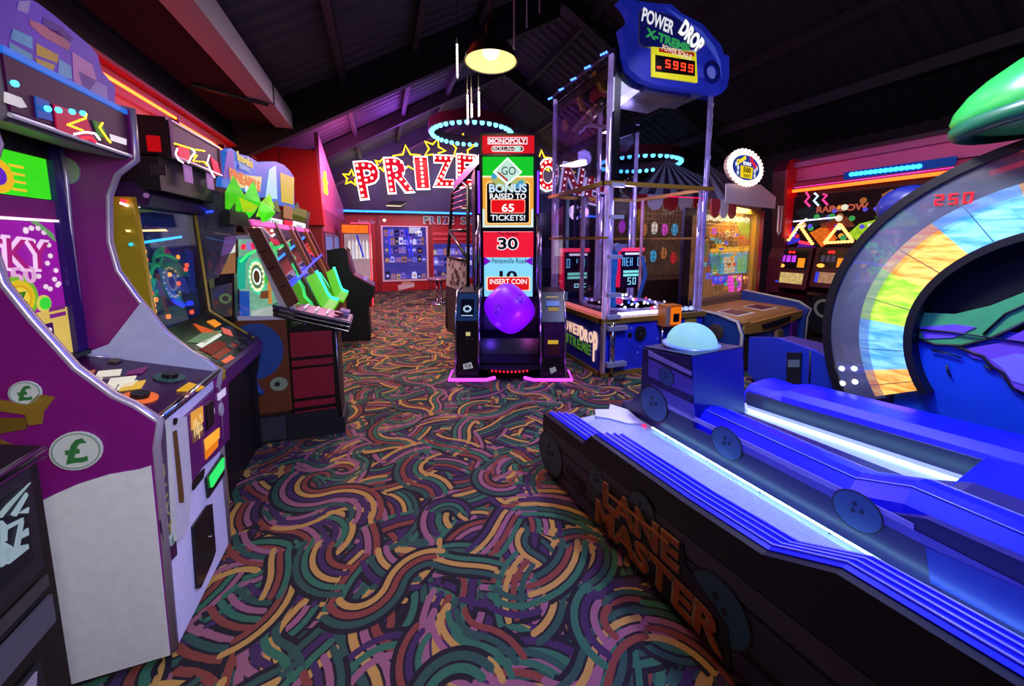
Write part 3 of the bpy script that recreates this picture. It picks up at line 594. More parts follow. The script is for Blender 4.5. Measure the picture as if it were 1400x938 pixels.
Asc.rect(A, 'screen_shelf', BLACK, 1.494, 1.0, 1.96, 1.018, .0, .04)
Ai.disc(A, 'speaker_grille', D('9a9a90', .5, .3), -1.12, 1.72, .035, .05, .0, .008)
# marquee
part('marquee_box', G().prism([(x, 1.44, z) for x, z in ((-.95, 1.775), (-.935, 1.79), (-.935, 1.97), (-1.1, 1.99), (-1.1, 1.8))], (0, .55, 0)), D('8a848c', .4), A)
part('marquee_shelf', G().prism([(-.94, 1.45, 1.785), (-1.16, 1.45, 1.84), (-1.16, 1.98, 1.84), (-.94, 1.98, 1.785)], (0, 0, -.012)), D('3a3440', .35), A)
Am.rect(A, 'marquee_face', E('4a0f4a', .35), 1.44, 1.80, 1.965, 1.945, .0, .006)
Am.rect(A, 'blue_edge', E('2a6ad8', .9), 1.44, 1.95, 1.97, 1.968, .0, .008); part('lower_lip', G().tube([(-.927, 1.44, 1.79), (-.927, 1.985, 1.79)], .007, 6), D('e0dce0', .3), A)
Am.poly(A, 'white_arrow', E('d8d0d8', .8), [(1.425,1.844),(1.471,1.845),(1.486,1.825),(1.467,1.817),(1.42,1.816)], .007); Am.poly(A, 'white_arrow', E('e8e0e8', .9), [(1.835,1.843),(1.927,1.848),(1.923,1.825),(1.839,1.821)], .007)
Am.poly(A, 'art_panel', E('2450b0', .7), [(1.519,1.867),(1.566,1.867),(1.572,1.813),(1.518,1.807)], .007); Am.poly(A, 'art_panel', E('c01848', .7), [(1.586,1.866),(1.718,1.872),(1.751,1.789),(1.585,1.793)], .007); Am.poly(A, 'art_panel', E('3a7a30', .7), [(1.751,1.867),(1.79,1.869),(1.823,1.822),(1.77,1.819)], .007)
bulbs(A, 'cyan_lamp', [Am.p(a, b, .015) for a, b in [(1.45,1.875),(1.551,1.842),(1.592,1.851),(1.648,1.864),(1.696,1.874)]], .009, E('38d8ff', 5., 0))
def dotline(fr, r, pts, n, rad, mat, h=.012):
    out = []
    for i in range(n):
        t = i / (n - 1) * (len(pts) - 1); k = min(int(t), len(pts) - 2); q = t - k
        out.append(fr.p(pts[k][0] + (pts[k + 1][0] - pts[k][0]) * q, pts[k][1] + (pts[k + 1][1] - pts[k][1]) * q, h))
    return bulbs(r, 'light_dots', out, rad, mat, stuff=True)
YD = E('ffc020', 5., 0); WD = E('fff0ff', 4., 0); RD = E('ff2030', 4., 0)
dotline(Am, A, [(1.716,1.878),(1.71,1.862),(1.628,1.818),(1.689,1.817)], 22, .0035, YD); dotline(Am, A, [(1.794,1.87),(1.776,1.85),(1.808,1.823),(1.825,1.812)], 16, .0035, YD)
dotline(Am, A, [(1.651,1.795),(1.702,1.815),(1.75,1.823),(1.769,1.808)], 18, .0035, WD); dotline(Am, A, [(1.685,1.792),(1.726,1.802),(1.745,1.795)], 14, .004, RD)
# topper
At.poly(A, 'topper_board', E('6a3ac8', .42, .3, 4.), [(1.30, 1.90)] + [(2.01,1.939),(2.035,2.074),(1.962,2.108),(1.951,2.156),(1.916,2.174),(1.841,2.183),(1.762,2.194),(1.693,2.198),(1.629,2.189)] + [(1.3, 2.18)], .0, .012, label='translucent purple and blue topper board')
for pts, cc, s in (([(1.62,2.163),(1.663,2.188),(1.645,2.141),(1.608,2.133)], 'a890e0', .6), ([(1.648,2.127),(1.76,2.148),(1.813,2.131),(1.795,2.104),(1.695,2.098),(1.65,2.11)], 'c06a90', .6), ([(1.663,2.065),(1.747,2.068),(1.741,2.039),(1.657,2.028)], 'c89848', .6), ([(1.65,2.017),(1.728,2.028),(1.703,1.982),(1.665,1.985)], 'c8a060', .6), ([(1.586,2.069),(1.65,2.076),(1.644,2.039),(1.571,2.034)], '6aa0e0', .6), ([(1.565,2.023),(1.64,2.021),(1.639,1.982),(1.562,1.974)], '70a8d8', .6),
                   ([(1.815,2.108),(1.912,2.106),(1.925,2.054),(1.861,1.984),(1.804,2.008)], 'd080d0', .55), ([(1.75,2.056),(1.799,2.054),(1.798,2.01),(1.735,1.999)], '7aa8e8', .6), ([(1.832,2.053),(1.98,2.054),(1.978,1.993),(1.846,1.979)], 'a888e0', .55), ([(1.706,2.164),(1.782,2.172),(1.83,2.158),(1.814,2.141),(1.723,2.134),(1.697,2.142)], '5a28a0', .6)):
    At.poly(A, 'art_patch', E(cc, s * .6, .2, 9.), pts, .0125, .001)
q0, q1 = [(1.555,1.936),(1.954,1.952)]
At.text(A, 'topper_lettering', E('e0a8d8', .85), '25 WAYS TO WIN!', (q0[0] + q1[0]) / 2, (q0[1] + q1[1]) / 2 + .005, (q1[0] - q0[0]) * 1.02, .06, .0145, .002, .02)
At.rect(A, 'topper_foot', E('4a70e0', .6), 1.44, 1.895, 2.01, 1.92, .012, .004)
# ---- nearest machine, only its front corner shows
Zm = root('slot_cabinet', 'black low cabinet with silver splinter artwork cut by the left frame edge', 'arcade machine', (-1.2, .8, 0))
part('body', G().prism([(-.815, .3, .0), (-.815, .3, .92), (-.80, .3, .95), (-1.25, .3, 1.06), (-1.5, .3, 1.06), (-1.5, .3, 0)], (0, .9, 0)), BLACK, Zm)
part('chrome_lip', G().tube([(-.80, .3, .945), (-.80, 1.2, .945)], .008, 6).tube([(-.80, .3, .925), (-.80, 1.2, .925)], .005, 6), CHROME, Zm, True)
Zf.rect(Zm, 'art_frame', D('1c1c22', .35), .5, .655, 1.165, .915, -.012, .006)
Zf.rect(Zm, 'art_plate', D('20242c', .3, .5), .55, .70, 1.135, .885, -.005, .004, label='black and silver splinter artwork plate')
for pts in ([(1.075,0.866),(1.15,0.885),(1.13,0.876),(1.09,0.872),(1.073,0.853)], [(1.095,0.844),(1.136,0.869),(1.138,0.86),(1.104,0.833)], [(1.073,0.83),(1.12,0.818),(1.115,0.812),(1.074,0.82)], [(1.09,0.766),(1.112,0.816),(1.119,0.811),(1.1,0.761)], [(1.1,0.785),(1.126,0.787),(1.125,0.77),(1.102,0.777)], [(1.065,0.804),(1.084,0.775),(1.069,0.748),(1.056,0.75)], [(1.112,0.835),(1.136,0.832),(1.132,0.82)], [(1.062,0.786),(1.12,0.751),(1.12,0.74),(1.072,0.743)], [(1.072,0.847),(1.081,0.827),(1.075,0.796),(1.065,0.801)]):
    Zf.poly(Zm, 'silver_splinter', E('a8c0c8', .55), pts, .0, .004)
Zf.rect(Zm, 'chrome_badge', D('6a6a70', .25, .8), .98, .60, 1.17, .63, -.012, .006); Zf.rect(Zm, 'grey_band', D('4c4a52', .4), .4, .50, 1.17, .575, -.012, .008)
Zf.rect(Zm, 'lower_plate', D('20222a', .3, .3), .5, .1, 1.12, .45, -.012, .006)
for k in range(4): Zf.poly(Zm, 'silver_splinter', D('b0a8b8', .3, .4), [(.72 + k * .1, .12), (.80 + k * .1, .44), (.76 + k * .1, .44), (.70 + k * .1, .2)], -.005, .004)
# ---- machine B: dark coin-drop game with yellow edges
B = root('coin_drop_cabinet', 'black cabinet with yellow edged dark blue playfield and starburst bulb sign', 'arcade machine', (-1.3, 2.62, 0))
BP = [(-.84, 0), (-.84, .5), (-.80, .70), (-.80, .76), (-1.07, 1.0), (-1.10, 1.66), (-1.55, 1.66), (-1.55, 0)]
part('side_panel', G().prism([(x, 2.3, z) for x, z in BP], (0, .03, 0)), D('b8a024', .3), B, label='yellow side panel')
part('side_panel', G().prism([(x, 2.91, z) for x, z in BP], (0, .03, 0)), D('15121a', .4), B)
for y in (2.31, 2.925): part('yellow_edge', G().tube([(x, y, z) for x, z in BP[3:6]], .012, 6), D('c0a028', .35), B, True)
part('lower_body', G().box(-1.5, -.86, 2.33, 2.91, 0, .72), D('0d0a12', .5), B)
part('lip', G().prism([(x, 2.31, z) for x, z in ((-.86, .62), (-.79, .70), (-.79, .775), (-.86, .80))], (0, .63, 0)), D('5a2a66', .35), B)
Bp.rect(B, 'playfield', E('0e1440', .8, .3, 6.), 2.33, .0, 2.91, .66, -.05, .01)
Bp.rect(B, 'playfield_glass', GLASS('ffffff', .0, .97, .16), 2.33, .0, 2.91, .68, .0, .004)
rb = random.Random(3)
for pts in ([(2.428,0.621),(2.723,0.619),(2.726,0.491),(2.428,0.51)], [(2.456,0.491),(2.763,0.469),(2.791,0.358),(2.466,0.407)], [(2.485,0.355),(2.763,0.27),(2.789,0.177),(2.56,0.228)], [(2.518,0.293),(2.632,0.198),(2.714,0.12),(2.577,0.155)], [(2.401,0.304),(2.534,0.271),(2.51,0.193),(2.425,0.225)], [(2.82,0.446),(2.911,0.421),(2.866,0.167),(2.796,0.199)]):
    Bp.poly(B, 'playfield_art', E(rb.choice(('1c2a80', '14205c', '2a3a9a', '1a48c8')), .6, .3, 20.), pts, -.036, .006)
for q in ([(2.297,0.442),(2.296,0.399),(2.307,0.313),(2.313,0.228),(2.32,0.187),(2.584,0.308),(2.706,0.401),(2.78,0.323),(2.798,0.348),(2.666,0.249),(2.384,0.135),(2.386,0.165),(2.507,0.084),(2.77,0.061),(2.415,0.191)]): Bp.disc(B, 'orange_lamp', E(rb.choice(('ff7a3a', 'ff5a40', 'f0703a', 'ffa040')), 1.3, 0), max(q[0], 2.385), q[1], .013, None, -.034, .012, 10)
Bp.poly(B, 'blue_light_line', E('28a8ff', 2.2, 0), [(2.28,0.484),(2.79,0.526),(2.786,0.513),(2.276,0.47)], -.03, .004); Bp.poly(B, 'cream_light_line', E('ffe0a0', 1.5, 0), [(2.269,0.546),(2.616,0.56),(2.644,0.549),(2.277,0.536)], -.03, .004)
dotline(Bp, B, [(2.254,0.667),(2.346,0.654),(2.452,0.678)], 14, .006, WD, -.02); dotline(Bp, B, [(2.274,0.682),(2.352,0.676),(2.417,0.689)], 12, .007, RD, -.025)
Bp.poly(B, 'blue_pocket', E('2a3cff', 1.), [(2.574,0.172),(2.712,0.116),(2.672,0.105),(2.582,0.146)], -.03, .006); Bp.poly(B, 'blue_pocket', E('2a3cff', 1.), [(2.718,0.133),(2.793,0.131),(2.803,0.102),(2.727,0.105)], -.03, .006)
part('brow', G().prism([(x, 2.31, z) for x, z in ((-1.05, 1.62), (-1.03, 1.67), (-1.10, 1.73), (-1.3, 1.74), (-1.3, 1.62))], (0, .63, 0)), D('3a2246', .35), B)
Bx.disc(B, 'round_badge', D('d8a0d0', .4), -1.05, 1.67, .012, .012, .02, .004)
part('brow_badge', G().lathe([(.014, 0), (.014, .008)], (-1.06, 2.7, 1.715), 14, (.6, 0, .8)), D('e0a8d8', .4), B)
Bd.rect(B, 'lower_deck', D('1a1016', .25), 2.33, .0, 2.91, .35, -.02, .02)
for pts, cc, s in (([(2.614,0.314),(2.67,0.225),(2.669,0.18),(2.566,0.245)], 'e05a2a', .8), ([(2.74,0.292),(2.83,0.285),(2.819,0.232),(2.731,0.233)], 'f0902a', .9), ([(2.373,0.235),(2.557,0.241),(2.756,0.192),(2.465,0.179)], '7a9a70', .6), ([(2.397,0.196),(2.688,0.187),(2.676,0.169),(2.401,0.166)], 'e8e8d8', .9), ([(2.369,0.167),(2.596,0.149),(2.594,0.104),(2.385,0.103)], '8a2a24', .6), ([(2.37,0.096),(2.717,0.096),(2.712,0.066),(2.374,0.065)], 'a84434', .6), ([(2.778,0.215),(2.811,0.171),(2.753,0.129),(2.722,0.174)], 'f07060', .8), ([(2.376,0.05),(2.493,0.046),(2.489,0.018),(2.379,0.026)], 'f0704a', .9)):
    Bd.poly(B, 'deck_art', E(cc, s, .15), pts, .001, .004)
for q in ([(2.678,0.081),(2.797,0.077),(2.929,0.072),(2.915,0.026),(2.579,0.08),(2.665,0.039),(2.784,0.033)]): Bd.rect(B, 'deck_button', D('3a2c44', .3), q[0] - .022, q[1] - .014, q[0] + .022, q[1] + .014, .001, .012)
part('sign_box', G().box(-1.55, -.955, 2.33, 2.94, 1.86, 2.05), D('1a0a10', .5), B); part('sign_hood', G().box(-1.55, -1.0, 2.33, 2.94, 1.7, 1.87), D('120a10', .6), B)
Bx.rect(B, 'red_lit_window', E('b80a12', .9), -1.035,1.882,-0.983,1.956, .0, .004)
Bx.rect(B, 'side_label', D('3a2c30', .5), -1.033,1.771,-0.972,1.82, .0, .003)
Bm.rect(B, 'sign_face', E('2a0c26', .6), 2.35, 1.875, 2.935, 2.03, .0, .004)
Bm.poly(B, 'red_burst', E('e01838', .9), [(2.382,1.917),(2.439,1.944),(2.517,1.948),(2.522,1.896),(2.452,1.859),(2.402,1.871)], .004); Bm.poly(B, 'red_burst', E('e01838', .9), [(2.792,1.959),(2.897,1.945),(2.926,1.869),(2.833,1.854)], .004)
dotline(Bm, B, [(2.357,1.932),(2.567,1.951),(2.697,1.972)], 24, .004, YD); dotline(Bm, B, [(2.524,1.904),(2.596,1.927),(2.536,1.883),(2.683,1.908),(2.718,1.894)], 20, .004, YD)
dotline(Bm, B, [(2.374,1.911),(2.354,1.882),(2.378,1.859),(2.42,1.853)], 16, .004, WD); dotline(Bm, B, [(2.533,1.948),(2.573,1.937),(2.524,1.904),(2.484,1.865)], 16, .004, WD); dotline(Bm, B, [(2.762,1.962),(2.722,1.911),(2.771,1.861),(2.809,1.841)], 20, .004, WD)
part('sign_frame', G().tube([Bm.p(a, b, .006) for a, b in ((2.345, 1.87), (2.937, 1.87), (2.937, 2.04), (2.345, 2.04))], .008, 6, True), D('d88ab0', .3), B)
for y in (2.5, 2.78): part('paper_tag', G().box(-.97, -.965, y, y + .09, 1.77, 1.86), E('c080d0', .5), B)
# small wooden stool-like coin bucket holder behind the first cabinet
o = root('poster_stand', 'small colourful leaflet holder low between the first two left cabinets', 'leaflet holder', (-.80, 2.12, 0))
part('post', G().box(-.84, -.80, 2.10, 2.14, 0, .62), BLACK, o); part('leaflet', G().box(-.80, -.79, 2.06, 2.24, .5, .66), E('6a4ab0', .4, .3, 40.), o); part('leaflet', G().box(-.80, -.79, 2.03, 2.09, .48, .6), E('c09030', .4), o)
# ---- pineapple arcade
P = root('pineapple_arcade', 'wide arcade cabinet crowned with green leaves, brown strapped windows and tall blue sign', 'arcade machine', (-1.3, 4, 0))
WOODB = D('6a3418', .5, 0, .3, 8); STRAP = D('5a2c14', .5)
part('cabinet_body', G().box(-1.75, -.66, 2.99, 5.2, 0, .9), D('3a1c10', .5), P)
Ps.rect(P, 'mural_board', WOODB, -1.3, .23, -.645, .92, .0, .01, label='brown wood printed side board')
Ps.disc(P, 'blue_shape', D('2a4c8c', .45), *(-0.843,0.689), .17, .2, .012, .004, label='plain blue rounded shape on the side board')
Ps.tube(P, 'blue_stripe', D('2a4c8c', .45), [(-0.844,0.541),(-0.866,0.479),(-0.844,0.412),(-0.82,0.376)], .02, .012)
Ps.disc(P, 'pale_roundel', D('8a9a78', .5), *(-0.716,0.438), .055, .05, .012, .004); Ps.disc(P, 'roundel_hub', D('2a2a22', .5), *(-0.725,0.44), .018, .018, .017, .004)
part('plinth', G().box(-1.3, -.35, 2.965, 3.3, 0, .2), MATT, P); Px.rect(P, 'plinth_plate', D('34343e', .5), -.93, .03, -.69, .2, .0, .006)
# frame of side window
Ps.poly(P, 'window_rim', D('c8c8d0', .3), [(-0.907,1.489),(-0.806,1.495),(-0.583,0.984),(-0.597,0.9),(-0.931,0.913),(-0.933,0.944),(-0.695,0.928),(-0.678,0.99),(-0.817,1.465),(-0.905,1.465)], .0, .012)
Ps.poly(P, 'side_glass', GLASS('ffffff', .03), [(-0.904,1.475),(-0.812,1.475),(-0.588,0.984),(-0.597,0.9),(-0.93,0.924)], .0, .003)
Ps.poly(P, 'strap', STRAP, [(-0.829,1.539),(-0.753,1.54),(-0.553,1.025),(-0.619,0.986)], .012, .03, label='dark brown leaning corner strap')
for pts in ([(-0.772,1.376),(-0.728,1.386)], [(-0.727,1.26),(-0.682,1.279)], [(-0.66,1.134),(-0.619,1.153)]): part('strap_joint', G().tube([Ps.p(*q, .043) for q in pts], .004, 5), BLACK, P)
Pi.poly(P, 'game_board', E('8ac8a8', .75, .3, 18.), [(-0.951,1.476),(-0.828,1.476),(-0.63,0.963),(-0.633,0.897),(-0.978,0.91)], -.06, .01)
GN = E('2cf08a', 2.6, 0); GN2 = E('30ff60', 2.2, 0)
Pi.poly(P, 'white_panel', E('e8e0d8', .9), [(-1.01,1.481),(-0.95,1.491),(-0.958,1.374),(-1.045,1.349)], .0, .004); Pi.poly(P, 'orange_panel', E('b07850', .6), [(-1.045,1.349),(-0.958,1.369),(-0.97,1.204),(-1.097,1.218)], .0, .004)
for pts in ([(-0.919,1.43),(-0.893,1.43),(-0.895,1.394),(-0.922,1.394)], [(-0.861,1.44),(-0.83,1.44),(-0.825,1.394),(-0.856,1.394)]): Pi.poly(P, 'red_lamp', E('ff2040', 1.4), pts, .0, .006)
Pi.poly(P, 'violet_panel', E('b090e8', .8), [(-0.887,1.451),(-0.861,1.451),(-0.856,1.389),(-0.891,1.389)], .0, .004)
Pi.poly(P, 'teal_panel', E('1ab8a0', .9), [(-0.947,1.338),(-0.89,1.347),(-0.858,1.368),(-0.902,1.296),(-0.915,1.113),(-0.967,1.115)], .0, .004); Pi.poly(P, 'blue_block', E('2458c0', .8), [(-0.951,1.099),(-0.894,1.096),(-0.902,0.905),(-0.964,0.909)], .0, .01)
c = (-0.837,1.2)
for k, (rx, ry, cc, s) in enumerate(((.055, .13, '40d8a0', 1.2), (.047, .11, 'e8f0a0', .9), (.036, .085, '5a8a6a', .8), (.026, .06, 'ffffff', 1.3), (.018, .045, '6a4a30', .6))): Pi.disc(P, 'oval_target', E(cc, s), c[0], c[1], rx, ry, .002 + k * .004, .004)
bulbs(P, 'target_bulb', [Pi.p(c[0] + .041 * math.cos(a * PI / 8), c[1] + .1 * math.sin(a * PI / 8), .022) for a in range(16)], .006, E('fff0c0', 4., 0), stuff=True)
Pi.disc(P, 'green_target', E('38c038', 1.), *(-0.789,1.177), .018, .03, .004, .006); Pi.poly(P, 'orange_rail', E('e09040', .9), [(-0.77,1.267),(-0.751,1.266),(-0.759,0.998),(-0.782,0.999)], .004); Pi.poly(P, 'brown_block', E('8a5030', .7), [(-0.822,1.093),(-0.771,1.096),(-0.775,1.037),(-0.83,1.04)], .004)
Pi.tube(P, 'green_neon', GN2, [(-0.928,1.307),(-0.88,1.358),(-0.825,1.388),(-0.781,1.377)], .008, .02); Pi.tube(P, 'green_neon', GN, [(-0.749,1.159),(-0.716,1.088),(-0.701,1.033),(-0.685,0.994)], .008, .02)
Pi.poly(P, 'clear_chute', E('c8d8d0', .7), [(-0.886,0.952),(-0.732,0.991),(-0.705,0.968),(-0.709,0.902),(-0.889,0.904)], .01, .02)
# leaning front windows
yb, zb_ = .98, 0
Pw.poly(P, 'front_glass', GLASS('ffffff', .03), [(2.98, .06), (5.2, .06), (5.2, -.78), (2.98, -.78)], .0, .004)
Pq.rect(P, 'front_board', E('6a4a48', .35, .3, 12.), 3.3, -.75, 5.2, .05, .0, .01)
for y, m_ in ((3.62, WOODB), (4.15, D('a8561c', .4)), (4.35, D('6a2a34', .4)), (4.9, D('b8641c', .4)), (5.2, D('7a2a28', .4))): Pw.rect(P, 'window_bar', m_, y - .03, -.78, y + .03, .06, .004, .02)
Pw.rect(P, 'pink_light_bar', E('e050b0', 1.2), 3.0, .02, 5.15, .06, .006, .01)
c0_ = [(3.39,-0.145),(3.931,-0.11),(3.796,-0.201),(3.865,-0.253),(3.667,-0.313),(3.717,-0.372),(3.607,-0.445),(3.628,-0.517),(3.522,-0.586),(3.619,-0.657),(3.601,-0.747)]
Pw.tube(P, 'green_neon_outline', GN, [(a, b) for a, b in c0_], .013, -.02)
for q in ([(3.271,-0.185),(3.174,-0.281),(3.128,-0.372),(3.037,-0.461)]): Pw.ring(P, 'green_neon_loop', GN, q[0], q[1], .05, .062, 0, 360, -.03, .012, 16)
for q in ([(3.305,-0.144),(3.153,-0.518)]):
    for a in range(5): Pw.disc(P, 'green_neon_petal', GN2, q[0] + .06 * math.cos(a * 1.257), q[1] + .035 * math.sin(a * 1.257), .03, .018, -.02, .008, 8)
Pw.tube(P, 'green_neon_stem', GN2, [(3.151,-0.542),(3.186,-0.597),(3.19,-0.667)], .014, -.02)
for q in ([(3.462,-0.083),(3.555,-0.096)]): Pw.disc(P, 'red_lamp', E('ff2030', 2.), q[0], q[1], .06, .03, -.03, .01)
part('blue_neon_rod', G().tube([Pw.p(*q, .03) for q in [(3.002,-0.456),(3.558,-0.413),(3.918,-0.373),(5.076,-0.286)]], .011, 6), E('2838ff', 3., 0), P, True)
# green chutes at the far end, neon along their edge
for k, (y, wy) in enumerate(((3.44, .52), (4.4, .7))):
    x0 = -.5; prof = [(-.58 + .03 * k, 1.16 - .04 * k), (-.5 + .01 * k, .95 - .06 * k), (-.47, .90 - .06 * k), (-.40, .87 - .07 * k)]
    part('green_chute', G().prism([(x, y, z) for x, z in prof] + [(x, y, z - .02) for x, z in prof[::-1]], (0, wy, 0)), E('6ae81a', .6), P, label='lime green bent chute plate')
    part('chute_neon', G().tube([(x, y + wy, z + .012) for x, z in prof], .016, 6), E('30ffc0', 3., 0), P, True)
    part('chute_base', G().box(x0 - .1, x0 + .07, y, y + wy, .5, .78), D('8a5a20', .5), P)
# sign
part('sign_stalk', G().box(-1.5, -.97, 3.1, 6.2, 1.55, 1.78), D('1a1216', .5), P)
Pg.poly(P, 'sign_board', E('2f7ae8', .7, .2, 4.), [(2.971,1.807),(3.104,2.062),(3.206,2.1),(3.383,2.098),(3.591,2.125),(3.843,2.128),(4.105,2.185),(4.436,2.25),(4.819,2.286),(5.104,2.272),(5.294,2.235),(5.214,1.84),(4.105,1.819),(3.485,1.837),(3.141,1.815)], -.04, .03, label='tall wavy blue sign board')
Pg.poly(P, 'violet_art', E('6a50c8', .6), [(2.994,1.857),(3.116,2.06),(3.232,2.091),(3.22,1.917)], -.009); Pg.poly(P, 'pale_art', E('b8e8f8', .8), [(4.162,2.123),(4.425,2.212),(4.389,1.876),(3.964,1.831)], -.009)
q0, q1, q2, q3 = 3.472,2.062,0.353,0.08; Pg.text(P, 'sign_script', E('d8c83a', .8), 'SpongeBob', q0, q1, q2, .09, -.004, .004, .02)
Pg.poly(P, 'script_plate', E('3448c0', .7), [(3.316,2.011),(3.607,2.043),(3.578,1.997),(3.291,1.97)], -.009); q0, q1, q2, q3 = 3.45,2.006,0.261,0.052; Pg.text(P, 'sign_script', E('a8b8f0', .8), 'SQUAREPANTS', q0, q1, q2 * .95, .045, -.004, .003)
Pg.poly(P, 'name_plate', E('f0d890', .8), [(3.137,1.918),(3.899,2.014),(3.826,1.898),(3.143,1.825)], -.009)
q0, q1, q2, q3 = 3.461,1.914,0.729,0.109; Pg.text(P, 'sign_lettering', E('d87a20', .95), 'PINEAPPLE', q0, q1 + .0, q2 * .95, .085, -.004, .004, .03)
q0, q1, q2, q3 = 3.56,1.852,0.3,0.06; Pg.text(P, 'sign_lettering', E('e8f0ff', .9), 'ARCADE', q0, q1, q2, .055, -.004, .004, .02)
Pg.poly(P, 'hill_art', E('7a8a40', .6), [(3.753,1.772),(3.87,1.815),(3.956,1.798),(4.113,1.847),(4.236,1.825),(4.385,1.861),(4.473,1.751),(3.743,1.735)], -.009); Pg.poly(P, 'yellow_panel', E('d8c030', .75), [(4.591,2.168),(5.291,2.226),(5.145,1.887),(4.566,1.864)], -.009, label='plain yellow panel at the right of the sign'); Pg.poly(P, 'orange_panel', E('b07848', .7), [(4.623,1.839),(5.055,1.853),(5.01,1.706),(4.582,1.698)], -.004)
Pg.poly(P, 'green_strip', E('8a8a3a', .5), [(5.14,1.869),(6.129,1.893),(5.952,1.717),(5.091,1.711)], -.04, .02); Pg.poly(P, 'spiky_hedge', D('2c3a22', .6), [(5.216,1.849),(5.613,1.957),(5.785,1.867),(6.121,1.871),(6.51,1.9),(6.201,1.58),(5.141,1.609)], -.06, .02)
Pg.poly(P, 'score_panel', E('e8f0f8', 1.1), [(3.768,1.669),(4.449,1.668),(4.425,1.585),(3.726,1.587)], .005, .01); Pg.poly(P, 'score_panel', E('e8f0f8', 1.1), [(5.005,1.689),(5.725,1.687),(5.689,1.578),(4.935,1.585)], .005, .01); Pg.poly(P, 'red_score', E('ff1830', 1.4), [(4.576,1.675),(4.925,1.677),(4.899,1.593),(4.553,1.597)], .005, .01)
for nm in ((4.067,1.631,0.535,0.076), (5.301,1.637,0.495,0.082)): Pg.text(P, 'score_lettering', D('3a3a44', .5), 'TICKETS', nm[0], nm[1], nm[2] * .8, .03, .016, .002)
# crown of leaves, each a part
for k, (pts, cc) in enumerate((([(2.879,1.658),(2.903,1.765),(3.078,1.894),(3.141,1.815),(3.16,1.656)], '4ac81a'), ([(3.073,1.64),(3.126,1.753),(3.403,1.914),(3.45,1.833),(3.378,1.672),(3.206,1.607)], '38d818'), ([(3.273,1.632),(3.431,1.753),(3.712,1.853),(3.658,1.716),(3.528,1.648)], '8ae01a'), ([(2.839,1.731),(3.039,1.72),(3.103,1.652),(2.9,1.646)], 'b0d81a'), ([(3.105,1.662),(3.207,1.736),(3.457,1.722),(3.398,1.618),(3.187,1.586)], '50e820'))):
    n = len(pts); cx = sum(a for a, b in pts) / n; cy = sum(b for a, b in pts) / n
    g = G(); h = .03 + .03 * k
    v = [Pg.p(a, b, h) for a, b in pts] + [Pg.p(cx, cy, h + .07)] + [Pg.p(cx, cy, h - .02)]
    g.add(v, [(i, (i + 1) % n, n) for i in range(n)] + [((i + 1) % n, i, n + 1) for i in range(n)]); part('crown_leaf', g, E(cc, .95, .3, 9.), P, label='lit green crown leaf')
Pg.poly(P, 'dark_leaf_base', D('16180e', .6), [(2.83,1.641),(3.131,1.654),(3.233,1.593),(3.539,1.695),(3.703,1.816),(3.697,1.634),(3.508,1.566),(2.812,1.559)], .02, .05)
# grey coin panel on the near side and clear wing
part('bill_box', G().prism([Px.p(*q) for q in [(-1.109,1.174),(-1.049,1.23),(-0.927,1.236),(-0.942,0.908),(-1.064,0.927)]], (0, .06, 0)), BLACK, P)
Px.poly(P, 'mirror_panel', D('8a8a80', .2, .7), [(-1.067,1.144),(-0.939,1.178),(-0.956,0.949),(-1.066,0.947)], .004); Px.ring(P, 'green_ring', E('6a8a60', .5), *(-0.984,1.071), .02, .035, 0, 360, .008, .004, 14); Px.poly(P, 'box_label', D('7a8a4a', .5), [(-1.067,1.202),(-1.038,1.21),(-1.039,1.152),(-1.067,1.144)], .004)
Px.poly(P, 'clear_wing', GLASS('c8a0e8', .05, .75, .6, .1), [(-1.145,1.827),(-1.007,1.789),(-0.884,1.728),(-0.899,1.451),(-1.01,1.219),(-1.101,1.164)], .0, .004, label='smoky violet clear side wing')
part('wing_neon', G().tube([Px.p(*q, .006) for q in [(-1.158,1.622),(-1.01,1.644)]], .007, 6), E('2038ff', 3., 0), P, True); dotline(Px, P, [(-1.15,1.809),(-1.127,1.819),(-1.09,1.803),(-1.077,1.785)], 12, .006, RD, .01)
# console
part('console_body', G().box(-.655, -.32, 2.985, 3.22, .12, .84), D('0d0a0c', .4), P); part('console_foot', G().box(-.68, -.30, 2.955, 3.25, 0, .13), MATT, P)
for z0, z1 in ((.62, .80), (.55, .595), (.31, .53), (.24, .285), (.05, .21)): Ps.rect(P, 'red_side_panel', D('8a1028', .5), -.63, max(z0, .14), -.36, z1, .0, .008, label='dark red console panel')
Ps.tube(P, 'console_edge', STEEL, [(-.322, .12), (-.335, .84)], .008, .004)
for k in range(3): part('deck_layer', G().prism([(-.72, 2.96, .93 + k * .03), (-.25 + .01 * k, 2.96, .775 + k * .03), (-.25 + .01 * k, 3.24, .775 + k * .03), (-.72, 3.24, .93 + k * .03)], (0, 0, .024)), D('16121a', .3) if k < 2 else D('4a2a5a', .3), P)
for k in range(3): part('deck_edge', G().tube([(-.72, 2.958, .945 + k * .03), (-.245 + .01 * k, 2.958, .788 + k * .03), (-.245 + .01 * k, 3.24, .788 + k * .03)], .004, 5), CHROME, P)
for i in range(4):
    for j in range(4): Pd.rect(P, 'deck_button', E('e8d8e8', .9, 0), 2.985 + j * .045, .16 + i * .075, 3.012 + j * .045, .172 + i * .075, .0, .008)
Pd.disc(P, 'joystick_base', D('8a2a3a', .3), 3.06, .09, .03, None, .0, .02); Pd.rect(P, 'clear_block', D('b8a8d8', .15, .4), 3.08, .02, 3.2, .09, .0, .03); Pd.disc(P, 'red_glow_button', E('ff3a50', 1.2), 3.2, .44, .035, None, .0, .02)
